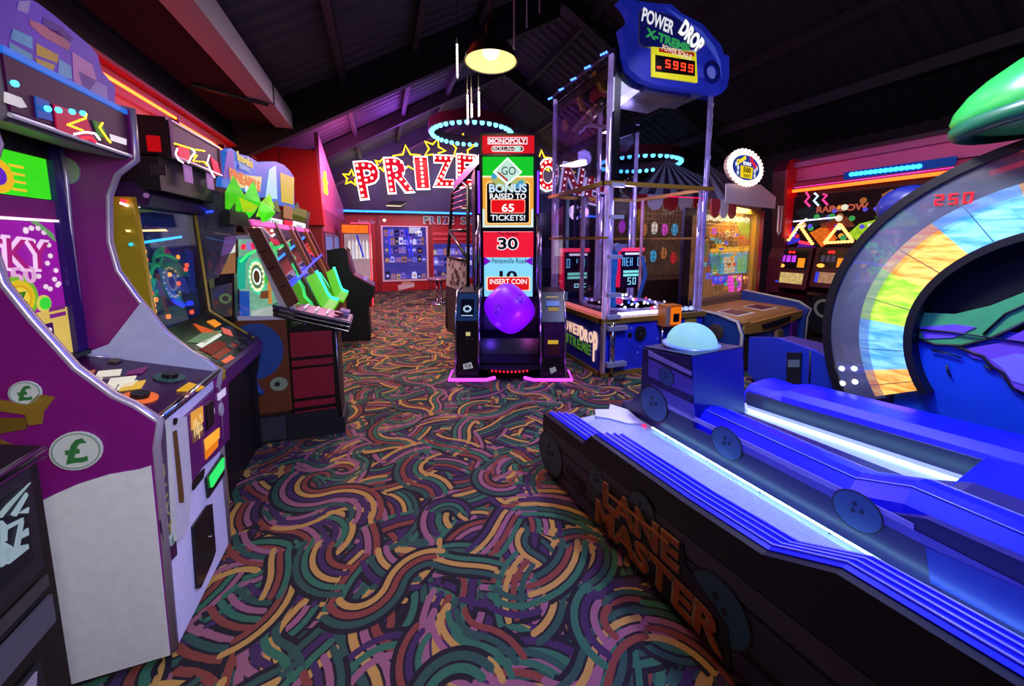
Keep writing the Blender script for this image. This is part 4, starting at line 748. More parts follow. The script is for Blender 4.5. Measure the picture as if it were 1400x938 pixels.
# ---- black upright before the booth
K = root('upright_cabinet', 'plain black upright cabinet seen from its side before the red booth', 'arcade machine', (-.4, 6, 0))
KP = [(-.47, 0), (-.17, 0), (-.20, .5), (-.11, .70), (-.09, .78), (-.37, .96), (-.42, 1.05), (-.44, 1.33), (-.49, 1.36), (-.70, 1.33), (-.70, 0)]
for y in (5.75, 6.32): part('side_panel', G().prism([(x, y, z) for x, z in KP], (0, .03, 0)), D('101612', .5), K)
part('body', G().prism([(x - .01 if x > -.6 else x + .01, 5.78, z * .99) for x, z in KP], (0, .54, 0)), D('181018', .4), K)
part('edge_trim', G().tube([(x, 5.765, z) for x, z in KP[2:9]], .018, 6), D('5a2030', .35), K, True)
part('control_deck', G().prism([(-.10, 5.78, .79), (-.37, 5.78, .965), (-.37, 6.32, .965), (-.10, 6.32, .79)], (0.004, 0, .01)), D('4a3050', .3), K)
for i in range(5): part('deck_button', G().lathe([(.02, 0), (.02, .02), (.01, .025)], (-.22 - .02 * (i % 2), 5.85 + i * .09, .88 + .013 * (i % 2)), 10, (.5, 0, .8)), E('a890e0', .7), K)
part('screen', G().prism([(-.375, 5.8, .98), (-.445, 5.8, 1.30), (-.445, 6.3, 1.30), (-.375, 6.3, .98)], (.006, 0, 0)), E('6a3a60', .5), K)
# ---- claw machine in the corner
cl = root('claw_machine', 'claw machine with orange lit header and red light edges by the shop wall', 'arcade machine', (-.45, 9, 0))
x0, z0, x1, z1 = -0.773,0.327,-0.179,1.79
part('base', G().box(x0, x1, 8.7, 9.5, 0, .55), D('5a1418', .5), cl); part('header', G().box(x0, x1, 8.7, 9.5, 1.62, 1.85), D('5a1418', .5), cl)
Cl.rect(cl, 'header_face', E('ff6a1a', 1.1, .3, 12.), x0 + .03, 1.63, x1 - .05, 1.80, .0, .006); part('back', G().box(x0, x1, 9.45, 9.5, .55, 1.62), E('c8a0b0', .7), cl)
for x in (x0 + .015, x1 - .015): part('corner_post', G().box(x - .015, x + .015, 8.7, 8.73, 0.55, 1.62), D('7a1a1e', .4), cl)
Cl.rect(cl, 'front_glass', GLASS('ffffff', .04), x0 + .03, .55, x1 - .03, 1.62, -.01, .004)
part('light_edge', G().tube([(x1 - .01, 8.68, 1.83), (x1 - .01, 8.68, .03)], .012, 6), E('ff3040', 3., 0), cl); part('light_edge', G().tube([(x0 + .2, 8.68, 1.84), (x1 - .01, 8.68, 1.84)], .01, 6), E('ff4060', 3., 0), cl)
Cl.rect(cl, 'control_shelf', D('2a1a30', .3), x0 + .05, .48, x1 - .08, .58, .0, .12)
part('claw_rod', G().tube([(x0 + .3, 9.0, 1.6), (x0 + .42, 9.0, 1.1)], .02, 6), E('3a3ae8', .8), cl)
rc = random.Random(2)
for k in range(22):
    x = x0 + .09 + (k % 8) * .065; y = 8.85 + (k // 8) * .17
    pc_ = rc.randrange(5)
    o = single('plush_toy', G().ball((x, y, .60), .031, 8, 6).ball((x, y, .645), .022, 8, 6), E(('f0c080', 'e8a0a0', 'f0e0d0', 'b080d0', 'e0a060')[pc_], .8), 'small ' + ('tan', 'pink', 'white', 'violet', 'orange')[pc_] + ' plush prize in the ' + ('front', 'middle', 'back')[k // 8] + ' row of the claw machine, ' + ('left end', 'left side', 'left of centre', 'centre left', 'centre right', 'right of centre', 'right side', 'right end')[k % 8], 'toy', 'plush prizes in the claw machine')
for k in range(7):
    x = x0 + .09 + k * .075
    single('hanging_bag', G().prism([(x, 9.3, 1.05), (x + .055, 9.3, 1.05), (x + .05, 9.3, 1.42), (x + .028, 9.3, 1.5), (x + .005, 9.3, 1.42)], (0, .06, 0)), E(('f0e8e0', 'e0d8f0', 'f8f0f0')[k % 3], 1.), 'white prize bag hanging at the back of the claw machine, ' + ('first', 'second', 'third', 'fourth', 'fifth', 'sixth', 'seventh')[k] + ' from the left', 'prize', 'white bags hanging in the claw machine')
# ---- chrome stool / table by the shop
o = root('pedestal_table', 'small round chrome pedestal table before the right shop window', 'table', (1.2, 8.4, 0))
sx, sy = [(1.275,8.699)][0]
part('base', G().lathe([(.24, 0), (.24, .02), (.04, .05)], (sx, sy, 0), 20), CHROME, o, True)
for dx in (-.05, .05): part('column', G().lathe([(.03, .04), (.03, .55)], (sx + dx, sy, 0), 12), D('d0b8d8', .2, 1.), o, True)
part('top', G().lathe([(.25, .55), (.27, .57), (.27, .60), (.25, .61)], (sx, sy, 0), 24), D('8a6a86', .3, .4), o, True)
# ------------------------------------------------------------------ CENTRE: tall roll game
M = root('roll_game', 'tall roll game with bright property screen and glowing purple dice ball', 'arcade machine', (1.3, 3.8, 0))
nF = Mf.n
def mbox(fr, r, name, mat, x0, x1, z0, z1, d0, d1, **k):
    """box on a frame: depth d0..d1 behind the frame plane"""
    return part(name, G().prism([fr.p(x0, z0, -d0), fr.p(x1, z0, -d0), fr.p(x1, z1, -d0), fr.p(x0, z1, -d0)], -fr.n * (d1 - d0)), mat, r, **k)
mbox(Mf, M, 'rear_column', D('0a0a14', .4), -.37, .33, .25, 2.42, .63, 1.25)
for s, (x0, x1) in enumerate(((-.585, -.345), (.305, .56))):
    body = [(0, .03), (0, .62), (.17, .91), (.62, .91), (.62, .03)]
    part('pillar', G().prism([Mf.p(x0, z, -d) for d, z in body], Mf.ex * (x1 - x0)), D('0b0a10', .35), M, label='black left pillar' if s == 0 else 'black right pillar')
    for x in (x0, x1): part('chrome_edge', G().tube([Mf.p(x, z, .004 - d) for d, z in ((0, .05), (0, .62), (.17, .915), (.6, .915))], .011, 6), D('b8b4d8', .2, 1.), M, True)
    part('floor_plate', G().prism([Mf.p(a, .0, b) for a, b in ((x0 - .06, .06), (x1 + (.1 if s == 0 else .06), .06), (x1 + (.17 if s == 0 else .06), .0), (x1 + .06, -.6), (x0 - .06, -.6), (x0 - (.17 if s else .06), .0))], (0, 0, .035)), D('18101c', .4), M)
    pl_ = [(x0 - .065, -.2), (x0 - .065, .065), (x1 + .08, .065), (x1 + .17, .0)] if s == 0 else [(x0 - .17, .0), (x0 - .08, .065), (x1 + .065, .065), (x1 + .065, -.2)]
    part('neon_skirt', G().tube([Mf.p(a, .022, b) for a, b in pl_], .017, 6), E('d83cff', 3., 0), M, True)
    # slanted console face
    sl = Fr(Mf.p(x0, .62, 0), Mf.ex, Mf.p(x0, .91, -.17) - Mf.p(x0, .62, 0))
    if s == 0:
        sl.rect(M, 'console_face', D('1e4a72', .3), .02, .01, .22, .32, .0, .008, label='blue left console face'); sl.rect(M, 'console_window', D('0a1424', .2), .05, .05, .19, .25, .008, .004)
        for k in range(9): sl.disc(M, 'mark_dot', E('b8d8f0', .8), .12 + .035 * math.cos(k * .7), .14 + .03 * math.sin(k * .7), .012, None, .013, .002, 7)
        sl.rect(M, 'light_bar', E('a8c8f0', .9), .06, .06, .18, .07, .013, .002)
    else:
        sl.rect(M, 'card_reader', D('4a7ab0', .3), .06, .17, .2, .23, .0, .012); sl.rect(M, 'card_slot', E('d0b078', .5), .06, .27, .19, .285, .0, .006); sl.rect(M, 'tap_label', E('b89a3a', .5), .08, .12, .19, .16, .0, .006)
Mf.rect(M, 'coin_label', E('e0d890', .7), *(-0.476,0.474,-0.43,0.513), .002); Mf.disc(M, 'small_lock', D('5a2a2a', .3), *(-0.461,0.443), .014); Mf.disc(M, 'small_lock', D('5a2a2a', .3), *(-0.408,0.435), .012)
Mf.poly(M, 'maker_sticker', E('c8c8d0', .5), [(-0.511,0.167),(-0.426,0.191),(-0.404,0.128),(-0.504,0.112)]); q = (-0.458,0.151,0.077,0.047); Mf.text(M, 'sticker_lettering', BLACK, 'ICE', q[0], q[1], q[2] * .8, q[3] * .7, .007, .002, .02)
Mf.poly(M, 'paper_sticker', E('a8a8b8', .5), [(0.397,0.12),(0.458,0.143),(0.474,0.096),(0.413,0.064)])
Mf.rect(M, 'coin_panel', D('3a1440', .3), *(0.338,0.246,0.541,0.606), .0, .004); Mf.rect(M, 'coin_return', D('4a1c24', .3), *(0.378,0.27,0.495,0.38), .005, .01); Mf.rect(M, 'yellow_label', E('d8b030', .8), *(0.378,0.388,0.485,0.427), .005, .008)
for q in ([(0.422,0.567),(0.327,0.215),(0.526,0.215)]): Mf.disc(M, 'screw', CHROME, q[0], q[1], .006, None, .005, .004, 8)
for u in ([(0.393,0.49),(0.476,0.49)]): Mf.rect(M, 'coin_slot', CHROME, u[0] - .003, u[1] - .02, u[0] + .003, u[1] + .02, .005, .006)
# trough and step between the pillars
part('trough', G().prism([Mf.p(-.34, z, -d) for d, z in ((.05, .1), (.05, .17), (.25, .2), (.32, .36), (.62, .40), (.62, .1))], Mf.ex * .64), D('14121a', .3), M)
part('step_lip', G().prism([Mf.p(-.34, .12, -.06)] + [Mf.p(-.34 + .64 * i / 12, .12, .02 + .08 * math.sin(PI * i / 12)) for i in range(13)] + [Mf.p(.30, .12, -.06)], (0, 0, .02)), D('16141a', .35), M)
Mf.rect(M, 'step_line', D('2c2830', .3), -.34, .27, .30, .275, -.3, .01)
bulbs(M, 'red_step_lamp', [Mf.p(-.20 + .36 * i / 9, .125, .04 + .075 * math.sin(PI * (.2 + .6 * i / 9))) for i in range(10)], .013, E('e0203a', 1.2), 8, 5)
# dice ball: rounded cube standing on a corner
g = G(); n = 24; m_ = 16; ctr = Vector((0, 0, 0)); R = .262
rot = Matrix.Rotation(.62, 3, 'Y') @ Matrix.Rotation(.5, 3, 'Z') @ Matrix.Rotation(.3, 3, 'X')
dc = Mf.p(-.025, .70, -.33); vv = []; ff = []
for i in range(m_ + 1):
    t = PI * i / m_
    for k in range(n):
        a = 2 * PI * k / n; d = Vector((math.sin(t) * math.cos(a), math.sin(t) * math.sin(a), math.cos(t)))
        l = (abs(d.x) ** 3.0 + abs(d.y) ** 3.0 + abs(d.z) ** 3.0) ** (-1 / 3.0)
        vv.append(dc + rot @ (d * l) * R * .92)
for i in range(m_): ff += [(i * n + k, i * n + (k + 1) % n, (i + 1) * n + (k + 1) % n, (i + 1) * n + k) for k in range(n)]
dm = bpy.data.materials.new('lit_dice_plastic'); dm.use_nodes = True; _p = dm.node_tree.nodes['Principled BSDF']
_p.inputs['Base Color'].default_value = (*lin('7a10e8'), 1); _p.inputs['Roughness'].default_value = .35; _p.inputs['Emission Color'].default_value = (*lin('7d08ff'), 1); _p.inputs['Emission Strength'].default_value = .75
db = part('dice_ball', G().add(vv, ff), dm, M, True, label='glowing purple rounded dice ball')
lamp('dice_glow_lamp', 'POINT', tuple(Mf.p(.2, .55, .02)), 1.6, (1., .15, 1.), .05); lamp('dice_blue_lamp', 'POINT', tuple(Mf.p(-.25, .42, -.1)), 2.5, (.15, .05, 1.), .05)
for (cx, cz, s) in ((-.14, .735, 1.), (.09, .85, .8)):          # raised marks on the dice
    gg = G()
    for k in range(7):
        a = k * .9; rr_ = .045 * s
        gg.tube([Mf.p(cx + rr_ * .5 * math.cos(a), cz + rr_ * .8 * math.sin(a), -.085), Mf.p(cx + rr_ * 1.1 * math.cos(a + .5), cz + rr_ * 1.3 * math.sin(a + .5), -.092)], .006, 5)
    part('dice_mark', gg, D('4a10a0', .4), db)
mbox(Mf, M, 'chute_back', D('10102c', .3), -.34, .3, .38, .9, .6, .63)
# screen
s0, t0, s1, t1 = -0.322,0.801,0.248,2.407
Ms.rect(M, 'screen_bezel', D('14101c', .25), s0 - .05, t0, s1 + .05, t1 + .02, -.01, .03)
def mr(name, c, s, p, h, **k): return Ms.poly(M, name, E(c, s, .04), p, h, .003, **k)
Ms.rect(M, 'screen_sheet', E('10c828', .95, .02), *(-0.331,2.187,0.248,2.407), .021); Ms.rect(M, 'screen_sheet', E('f0a838', .95, .04), *(-0.333,1.612,0.252,2.178), .021); Ms.rect(M, 'white_line', E('fff4d0', 1., 0), *(-0.333,2.178,0.248,2.195), .025); Ms.rect(M, 'pale_base', E('d8f0e8', .95, .02), *(-0.336,1.604,0.252,1.822), .022); Ms.rect(M, 'screen_sheet', E('f0a838', .95, .04), *(-0.31,1.638,0.226,1.839), .0245)
Ms.rrect(M, 'black_card', E('050505', .2), *(-0.283,1.663,0.2,2.113), .03, .027, .003)
Ms.tube(M, 'card_line', E('ffe0a0', 1., 0), [(-0.295,1.663),(-0.291,2.104),(-0.266,2.129),(0.181,2.129),(0.206,2.104),(0.209,1.663),(-0.295,1.654)], .006, .028)
for q in ([(-0.198,2.154),(-0.148,2.104),(-0.08,2.063),(0.004,2.055),(0.071,2.088),(0.122,2.129),(-0.114,2.121),(0.038,2.121)]): Ms.disc(M, 'coin_pile', E('b8c878', .8, .3, 60.), q[0], q[1], .045, .04, .03, .004, 10)
for q in ([(0.071,2.08),(0.105,2.113),(-0.198,2.187)]): Ms.disc(M, 'blue_note', E('4aa8d8', .8, .3, 60.), q[0], q[1], .035, .03, .033, .004, 8)
Ms.poly(M, 'go_tile_edge', E('f8fff8', 1., 0), [(-0.046,2.399),(0.122,2.236),(-0.047,2.088),(-0.215,2.236)], .036); Ms.poly(M, 'go_tile', E('bfe8d8', .95, .02), [(-0.046,2.374),(0.096,2.236),(-0.047,2.113),(-0.189,2.236)], .040)
q = -0.034,2.248,0.16,0.09
Ms.text(M, 'go_lettering', D('14181c', .5), 'GO', q[0], q[1], q[2], q[3], .044, .003, .0)
Ms.poly(M, 'red_arrow', E('c03030', .8), [(-0.164,2.228),(-0.147,2.236),(-0.038,2.146),(-0.055,2.129)], .044)
for txt, px, c, s, b in (('BONUS', (-0.042,2.055,0.431,0.099), 'c8e4ff', 1., .03), ('RAISED TO', (-0.043,1.964,0.415,0.066), 'ffffff', 1., .02), ('65', (-0.043,1.835,0.144,0.092), 'ffffff', 1., .02), ('TICKETS!', (-0.043,1.722,0.4,0.067), 'e0e8f0', 1., .02)):
    Ms.text(M, 'screen_lettering', E(c, s, 0), txt, *px, .036, .003, b)
Ms.rrect(M, 'number_plate_edge', E('ffb090', 1., 0), *(-0.242,1.772,0.157,1.931), .02, .030, .002); Ms.rrect(M, 'number_plate', E('e81018', .95, 0), *(-0.233,1.781,0.149,1.922), .02, .032, .002)
Ms.rect(M, 'dark_gap', D('101018', .3), *(-0.346,1.57,0.261,1.612), .024)
Ms.rect(M, 'red_card', E('f01c38', .95, .04), *(-0.33,1.263,0.254,1.562), .021); Ms.tube(M, 'card_line', E('ff9ab0', 1., 0), [(-0.33,1.562),(0.252,1.562)], .004, .024)
q = (-0.043,1.425,0.232,0.137); Ms.text(M, 'screen_lettering', D('0a0508', .5), '30', q[0], q[1], q[2], q[3], .028, .003, .03); Ms.text(M, 'numeral_edge', E('ffffff', 1., 0), '30', q[0], q[1], q[2] * 1.1, q[3] * 1.12, .025, .002, .08)
q = (-0.047,1.54,0.239,0.043); Ms.text(M, 'screen_lettering', D('4a0a18', .5), 'The Strand', q[0], q[1], q[2], q[3], .025, .003, .01)
Ms.rect(M, 'cyan_card', E('8adcf8', .95, .03), *(-0.324,0.801,0.248,1.263), .021); q = (-0.031,1.224,0.397,0.06); Ms.text(M, 'screen_lettering', D('1a5a78', .5), 'Pentonville Road', q[0], q[1], q[2], q[3], .025, .003, .01)
for pts in ([(-0.324,1.271),(-0.238,1.22),(-0.324,1.168)], [(0.245,1.271),(0.151,1.22),(0.246,1.168)]): Ms.poly(M, 'violet_arrow', E('7a10c8', .9, 0), pts, .03)
q = (-0.039,1.046,0.208,0.122); Ms.text(M, 'screen_lettering', D('08080c', .5), '10', q[0], q[1], q[2], q[3], .025, .003, .03)
Ms.rrect(M, 'insert_plate_edge', E('ffd8b0', 1., 0), *(-0.299,0.871,0.222,1.038), .02, .03, .002); Ms.rrect(M, 'insert_plate', E('e01818', .95, 0), *(-0.282,0.88,0.204,1.029), .02, .032, .002)
Ms.text(M, 'screen_lettering', E('ffffff', 1., 0), 'INSERT COIN', *(-0.039,0.981,0.435,0.061), .036, .003, .01)
# marquee
mbox(Ms, M, 'marquee_box', D('2a0a14', .3), *(lambda *r: (r[0] - .02, r[2] + .03, r[1] - .02, r[3] + .03))(-0.337,2.431,0.263,2.632), -.04, .3)
Ms.rect(M, 'marquee_face', E('e01424', .85, .04), *(-0.329,2.439,0.255,2.632), .041, .006)
a_, b_, c_, d_ = -0.271,2.536,0.179,2.616; Ms.rect(M, 'name_border', E('ffd8e0', .9, 0), a_, b_, c_, d_, .047, .003); Ms.rect(M, 'name_plate', E('c01028', .8, 0), a_ + .012, b_ + .012, c_ - .012, d_ - .012, .050, .003)
Ms.text(M, 'marquee_lettering', E('fff0f4', 1., 0), 'MONOPOLY', *(-0.046,2.572,0.416,0.056), .054, .003, .03)
a_, b_, c_, d_ = -0.23,2.455,0.138,2.52; Ms.rrect(M, 'sub_border', E('ffe0e0', .9, 0), a_, b_, c_, d_, .03, .047, .002); Ms.rrect(M, 'sub_plate', D('14080c', .4), a_ + .01, b_ + .01, c_ - .01, d_ - .01, .025, .049, .003)
Ms.text(M, 'marquee_lettering', E('ffe8e8', .9, 0), 'ROLL-N-GO', *(-0.05,2.488,0.309,0.049), .053, .003, .02); Ms.rect(M, 'green_tile', E('a8e8d8', .9), *(0.037,2.455,0.096,2.52), .052)
for x in (s0 - .055, s1 + .055):
    part('side_tube', G().tube([Ms.p(x, .85, .02), Ms.p(x, 1.75, .02)], .018, 8), D('b0a8c8', .2, 1.), M, True); part('violet_tube', G().tube([Ms.p(x, 1.77, .02), Ms.p(x, 2.25, .02)], .012, 6), E('7a30ff', 1.6, 0), M, True)
    part('side_tube', G().tube([Ms.p(x * 1.08, .9, .3), Ms.p(x * 1.08, 1.5, .14), Ms.p(x * 1.02, 1.62, .02)], .014, 6), D('9a94c0', .2, 1.), M, True)
# ------------------------------------------------------------------ glass drop tower
T = root('drop_tower', 'tall glass prize tower with blue starry base, brass rails and chrome posts', 'arcade machine', (2.85, 3.95, 0))
POST_GLOW = E('b496f0', .42, .45, 7.); POST_GLOW.node_tree.nodes['Principled BSDF'].inputs['Metallic'].default_value = .9; POST_GLOW.node_tree.nodes['Principled BSDF'].inputs['Base Color'].default_value = (.7, .65, .8, 1); POST_GLOW.node_tree.nodes['Principled BSDF'].inputs['Roughness'].default_value = .15  # violet reflections on the chrome posts put in as emission
X0, X1, Y0, Y1 = 2.19, 3.55, 3.31, 4.62; BLUE = D('2230c0', .35, 0, .4, 5)
part('base_cabinet', G().box(X0, X1, Y0, Y1, .05, .60), BLUE, T, label='dark blue starry base')
for z0, z1, o_ in ((.0, .05, .02), (.58, .635, .025), (2.02, 2.06, .03), (1.475, 1.50, .015)):
    for nm, bx in (('front', (X0 - o_, X1 + o_, Y0 - o_, Y0 + .03)), ('back', (X0 - o_, X1 + o_, Y1 - .03, Y1 + o_)), ('left', (X0 - o_, X0 + .03, Y0, Y1)), ('right', (X1 - .03, X1 + o_, Y0, Y1))):
        if z0 == 1.475 and nm == 'front': continue
        part('brass_rail', G().box(*bx, z0, z1), GOLD, T)
for (x, y) in ((X0 + .03, Y0 + .03), (X1 - .03, Y0 + .03), (X0 + .03, Y1 - .03), (X1 - .03, Y1 - .03), (2.72, 4.3)):
    part('chrome_post', G().lathe([(.026, .635), (.026, 3.28 if x < 3 else 3.1)], (x, y, 0), 12), POST_GLOW, T, True)
    part('chrome_post', G().lathe([(.018, .635), (.018, 2.03)], (x + (.06 if x < 3 else -.06), y + .01, 0), 10), POST_GLOW, T, True)
part('dark_post', G().box(X0 + .06, X0 + .13, Y0 - .005, Y0 + .03, 2.06, 3.28), D('1a1a22', .25, .6), T); part('corner_strip', G().box(X0 - .012, X0 + .02, Y0 - .03, Y0 + .02, .05, .6), D('d8c8c0', .25, .6), T)
part('chrome_tube', G().lathe([(.03, .05), (.03, .6)], (X0 + .1, Y0 - .035, 0), 12), CHROME, T, True)
for z in (.12, .515): part('hinge_arm', G().box(X0 + .03, X0 + .27, Y0 - .07, Y0 - .005, z, z + .045), D('9a9ab0', .4, .3), T)
for z in (.635, .87, 1.27, 1.68, 2.0): part('hinge_block', G().box(X0 + .03, X0 + .19, Y0 - .045, Y0, z, z + .04), D('a0a0b8', .4, .3), T)
for f, pts in ((Tf, (X0, X1)), ):
    f.rect(T, 'front_glass', GLASS('eef0ff', .05, .98), X0 + .04, .64, X1 - .02, 2.02, .0, .004); f.rect(T, 'upper_front_glass', GLASS('eef0ff', .06, .98), X0 + .04, 2.06, X1 - .02, 3.06, .0, .004)
Tl.rect(T, 'left_glass', GLASS('f8f0ff', .05, .98), -Y1 + .03, .64, -Y0 - .03, 2.02, .0, .004); Tl.rect(T, 'upper_left_glass', GLASS('f8f0ff', .05, .98), -Y1 + .03, 2.06, -Y0 - .03, 3.2, .0, .004)
part('rear_glass', G().box(X0 + .03, X1 - .03, Y1 - .02, Y1 - .016, .64, 3.1), GLASS('e0e0ff', .04, .95), T)
part('playfield', G().box(X0 + .03, X1 - .03, Y0 + .03, Y1 - .03, .60, .65), D('5a5078', .2, .3, .5, 20), T)
part('playfield_rim', G().lathe([(.52, .65), (.52, .68), (.44, .68), (.44, .65)], (2.87, 3.96, 0), 32), D('d8d0e8', .2, .4), T, True)
rt = random.Random(9)
for k in range(44):
    a = rt.uniform(0, 6.28); r_ = rt.uniform(.1, .55); bulbs(T, 'field_bulb', [(2.87 + r_ * math.cos(a) * 1.05, 3.96 + r_ * math.sin(a), .685)], rt.choice((.014, .02)), E(rt.choice(('ffffff', 'ffe0f0', 'ff4070', 'c0a0ff', '4060ff')), 2.5, 0), 6, 4)
part('light_bar', G().box(X0 + .22, X1 - .5, Y0 + .03, Y0 + .06, .636, .68), E('fff0f0', 3., .02), T, label='white glowing bar'); part('light_bar', G().box(X0 + .03, X0 + .06, Y0 + .05, Y1 - .4, .636, .68), E('ff8a80', 1.8), T, label='pink glowing bar'); part('red_box_lamp', G().box(3.02, 3.14, Y0 + .03, Y0 + .1, .64, .71), E('ff4060', 1.2), T)
for k in range(4): part('coin_bulb', G().ball((3.2 + k * .075, Y0 + .05, .67), .027, 8, 5), E('d0e0ff', 1.4), T)
# bonus boards inside and red light line
for (fx0, fx1, yy, t1_, t2_) in ((2.22, 2.66, 4.42, "0 '4", ' oc'), (3.16, 3.62, 4.50, 'NEH 0', ' 50 ')):
    fr_ = Fr((0, yy, 0), (1, 0, 0), (0, 0, 1))
    b = fr_.rect(T, 'bonus_board', D('2a1438', .3), fx0, .78, fx1, 1.34, .0, .02); fr_.rect(T, 'pink_rim', E('ff3a6a', 1.6), fx0, 1.31, fx1, 1.36, .02, .02); fr_.rect(T, 'pink_rim', E('e81a4a', 1.2), fx0, .8, fx0 + .06, 1.31, .02, .02)
    fr_.rect(T, 'white_line', E('f0f0ff', 1.4), fx0 + .14, 1.26, fx1 - .03, 1.29, .022); fr_.rect(T, 'board_window', D('0a1030', .2), fx0 + .09, 1.08, fx1 - .03, 1.24, .02, .004)
    fr_.digits(T, 'board_digits', E('7ad0ff', 1.6, 0), t1_, fx0 + .09, 1.1, fx1 - fx0 - .14, .12, .026)
    for z in (1.0, .95): fr_.rect(T, 'mint_bar', E('8af0d8', 1.4), fx0 + .12, z, fx1 - .03, z + .035, .022)
    fr_.digits(T, 'board_digits', E('a0f0f0', 1.6, 0), t2_, fx0 + .1, .83, fx1 - fx0 - .12, .1, .026)
Tf.rect(T, 'red_light_line', E('ff2050', 2., 0), 3.0, 1.935, 3.52, 1.945, -.04, .006)
tb = part('drop_chute', G().tube([(2.62, 3.75, 1.36), (2.63, 3.76, 1.15), (2.61, 3.77, .95), (2.63, 3.76, .67)], .035, 8), E('2a6ad0', .6, .3), T, True, label='blue drop chute'); part('chute_hook', G().lathe([(.05, 0), (.05, .04), (.02, .04)], (2.62, 3.72, 1.38), 14, (0, -1, 0)).box(2.52, 2.78, 3.74, 3.77, 1.38, 1.42), D('a8a8c0', .4), T)
part('drop_chute', G().tube([(3.3, 4.1, 1.25), (3.36, 4.1, 1.0), (3.26, 4.1, .7)], .025, 8), E('3a60c0', .5), T, True); part('red_ball', G().ball((2.68, 3.72, .74), .045, 10, 7), E('f03a70', 1.), T, True)
for k in range(4): part('ticket_spot', G().box(2.60 + k * .05, 2.63 + k * .05, 3.7, 3.71, .80, .83), E('ffffff', 2., 0), T)
for (x, y, c_) in ((2.45, 4.2, 'c8b8ff'), (2.52, 4.35, 'ff9ad0'), (3.05, 4.45, 'c8b8ff'), (2.38, 4.5, 'a8c8ff'), (3.35, 4.2, 'ffb0d8')): part('highlight_tube', G().lathe([(.02, .65), (.02, 2.0)], (x, y, 0), 10), E(c_, .3, .45, 8.), T, True)  # added glowing tubes stand in for vertical highlights in the tower
# column of small round mirrors at rear
for k in range(5): part('mirror_disc', G().lathe([(.07, 0), (.07, .02)], (2.66, 4.56, 1.40 + k * .15), 16, (0, -1, 0)), D('7a6a88', .2, .7), T)
# upper works
part('top_light_rail', G().prism([(X0 - .03, Y0 - .02, 3.24), (X0 - .03, Y1 + .02, 3.28), (X0 + .04, Y1 + .02, 3.34), (X0 + .04, Y0 - .02, 3.30)], (0, 0, .03)), D('8a80a0', .3, .5), T)
for k in range(5):
    y = Y0 + .02 + k * (Y1 - Y0 - .08) / 4
    bulbs(T, 'blue_led', [(X0 - .035, y + j * .045, 3.285 + .008 * j) for j in range(3)], .013, E('3a6aff', 6., 0))
Tl.rect(T, 'roof_panel', D('8a7a60', .3, .5), -Y1, 3.12, -Y0 - .1, 3.2, -.05, .01); 
part('art_rib', G().prism([(X0 + .05, 3.50, 3.0), (X0 + .05, 3.56, 3.0), (X0 + .05, 3.74, 3.26), (X0 + .05, 3.66, 3.26)], (.05, 0, 0)), D('d0a82a', .4), T); part('art_rib', G().prism([(X0 + .05, 3.92, 2.95), (X0 + .05, 3.98, 2.95), (X0 + .05, 4.12, 3.2), (X0 + .05, 4.05, 3.2)], (.05, 0, 0)), D('d0a82a', .4), T)
part('art_blob', G().ball((X0 + .2, 3.85, 3.12), (.08, .14, .1), 12, 8), D('b8304a', .4), T, True); part('art_blob', G().ball((X0 + .2, 3.5, 3.08), (.08, .1, .14), 12, 8), D('3aa04a', .4), T, True); part('wheel_disc', G().lathe([(.07, 0), (.07, .03)], (X0 + .1, 4.42, 2.92), 16, (-1, 0, 0)), GOLD, T)
part('silver_hood', G().prism([(X0 + .1, Y0 + .06, 3.24), (2.5, Y0 + .06, 3.0), (3.1, Y0 + .06, 2.98), (3.0, Y0 + .06, 3.06), (3.5, Y0 + .06, 3.08), (3.5, Y0 + .06, 3.14), (X0 + .1, Y0 + .06, 3.3)], (0, .5, 0)), D('8a8478', .25, .7), T)
part('silver_duct', G().tube([(X0 + .1, 3.6, 2.92), (X0 + .2, 4.3, 2.85)], .07, 10), D('9a9080', .2, .8), T, True)
part('inner_frame', G().box(2.36, 2.70, 4.0, 4.03, 2.80, 2.84).box(2.67, 2.71, 4.0, 4.03, 2.06, 2.84), D('b8b8c8', .3, .4), T); part('dark_fin', G().prism([(2.72, 3.9, 2.84), (3.2, 3.9, 2.84), (2.66, 3.9, 2.64)], (0, .02, 0)), BLACK, T)
# header sign
sg = [(2.203,3.696),(2.285,3.725),(2.559,3.745),(2.809,3.78),(2.943,3.722),(3.216,3.672),(3.406,3.558),(3.482,3.512),(3.53,3.43),(3.604,3.426),(3.622,3.216),(3.6,3.098),(3.52,3.027),(3.065,3.008),(2.686,3.003),(2.486,3.033),(2.343,3.11),(2.287,3.239),(2.275,3.331),(2.247,3.407),(2.228,3.457),(2.334,3.542),(2.324,3.594),(2.271,3.65)]
Tf.poly(T, 'sign_board', E('2430c0', .42, .25, 5), sg, .02, .08, label='blue spiky header sign')
Tf.poly(T, 'sign_highlight', E('4a5ae0', .5), [(2.738,3.739),(2.926,3.69),(3.201,3.611),(3.391,3.482),(3.484,3.348),(3.517,3.201),(3.421,3.368),(3.226,3.529),(2.977,3.629)], .10, .004)
Tf.poly(T, 'name_border', D('d8d8e0', .3), [(2.424,3.639),(2.457,3.672),(2.787,3.679),(3.072,3.632),(3.257,3.519),(3.26,3.476),(3.157,3.394),(2.491,3.325),(2.428,3.356)], .10, .004); Tf.poly(T, 'name_plate', E('14186a', .5), [(2.442,3.636),(2.467,3.66),(2.788,3.665),(3.064,3.616),(3.238,3.509),(3.24,3.48),(3.146,3.407),(2.499,3.34),(2.445,3.366)], .104, .004)
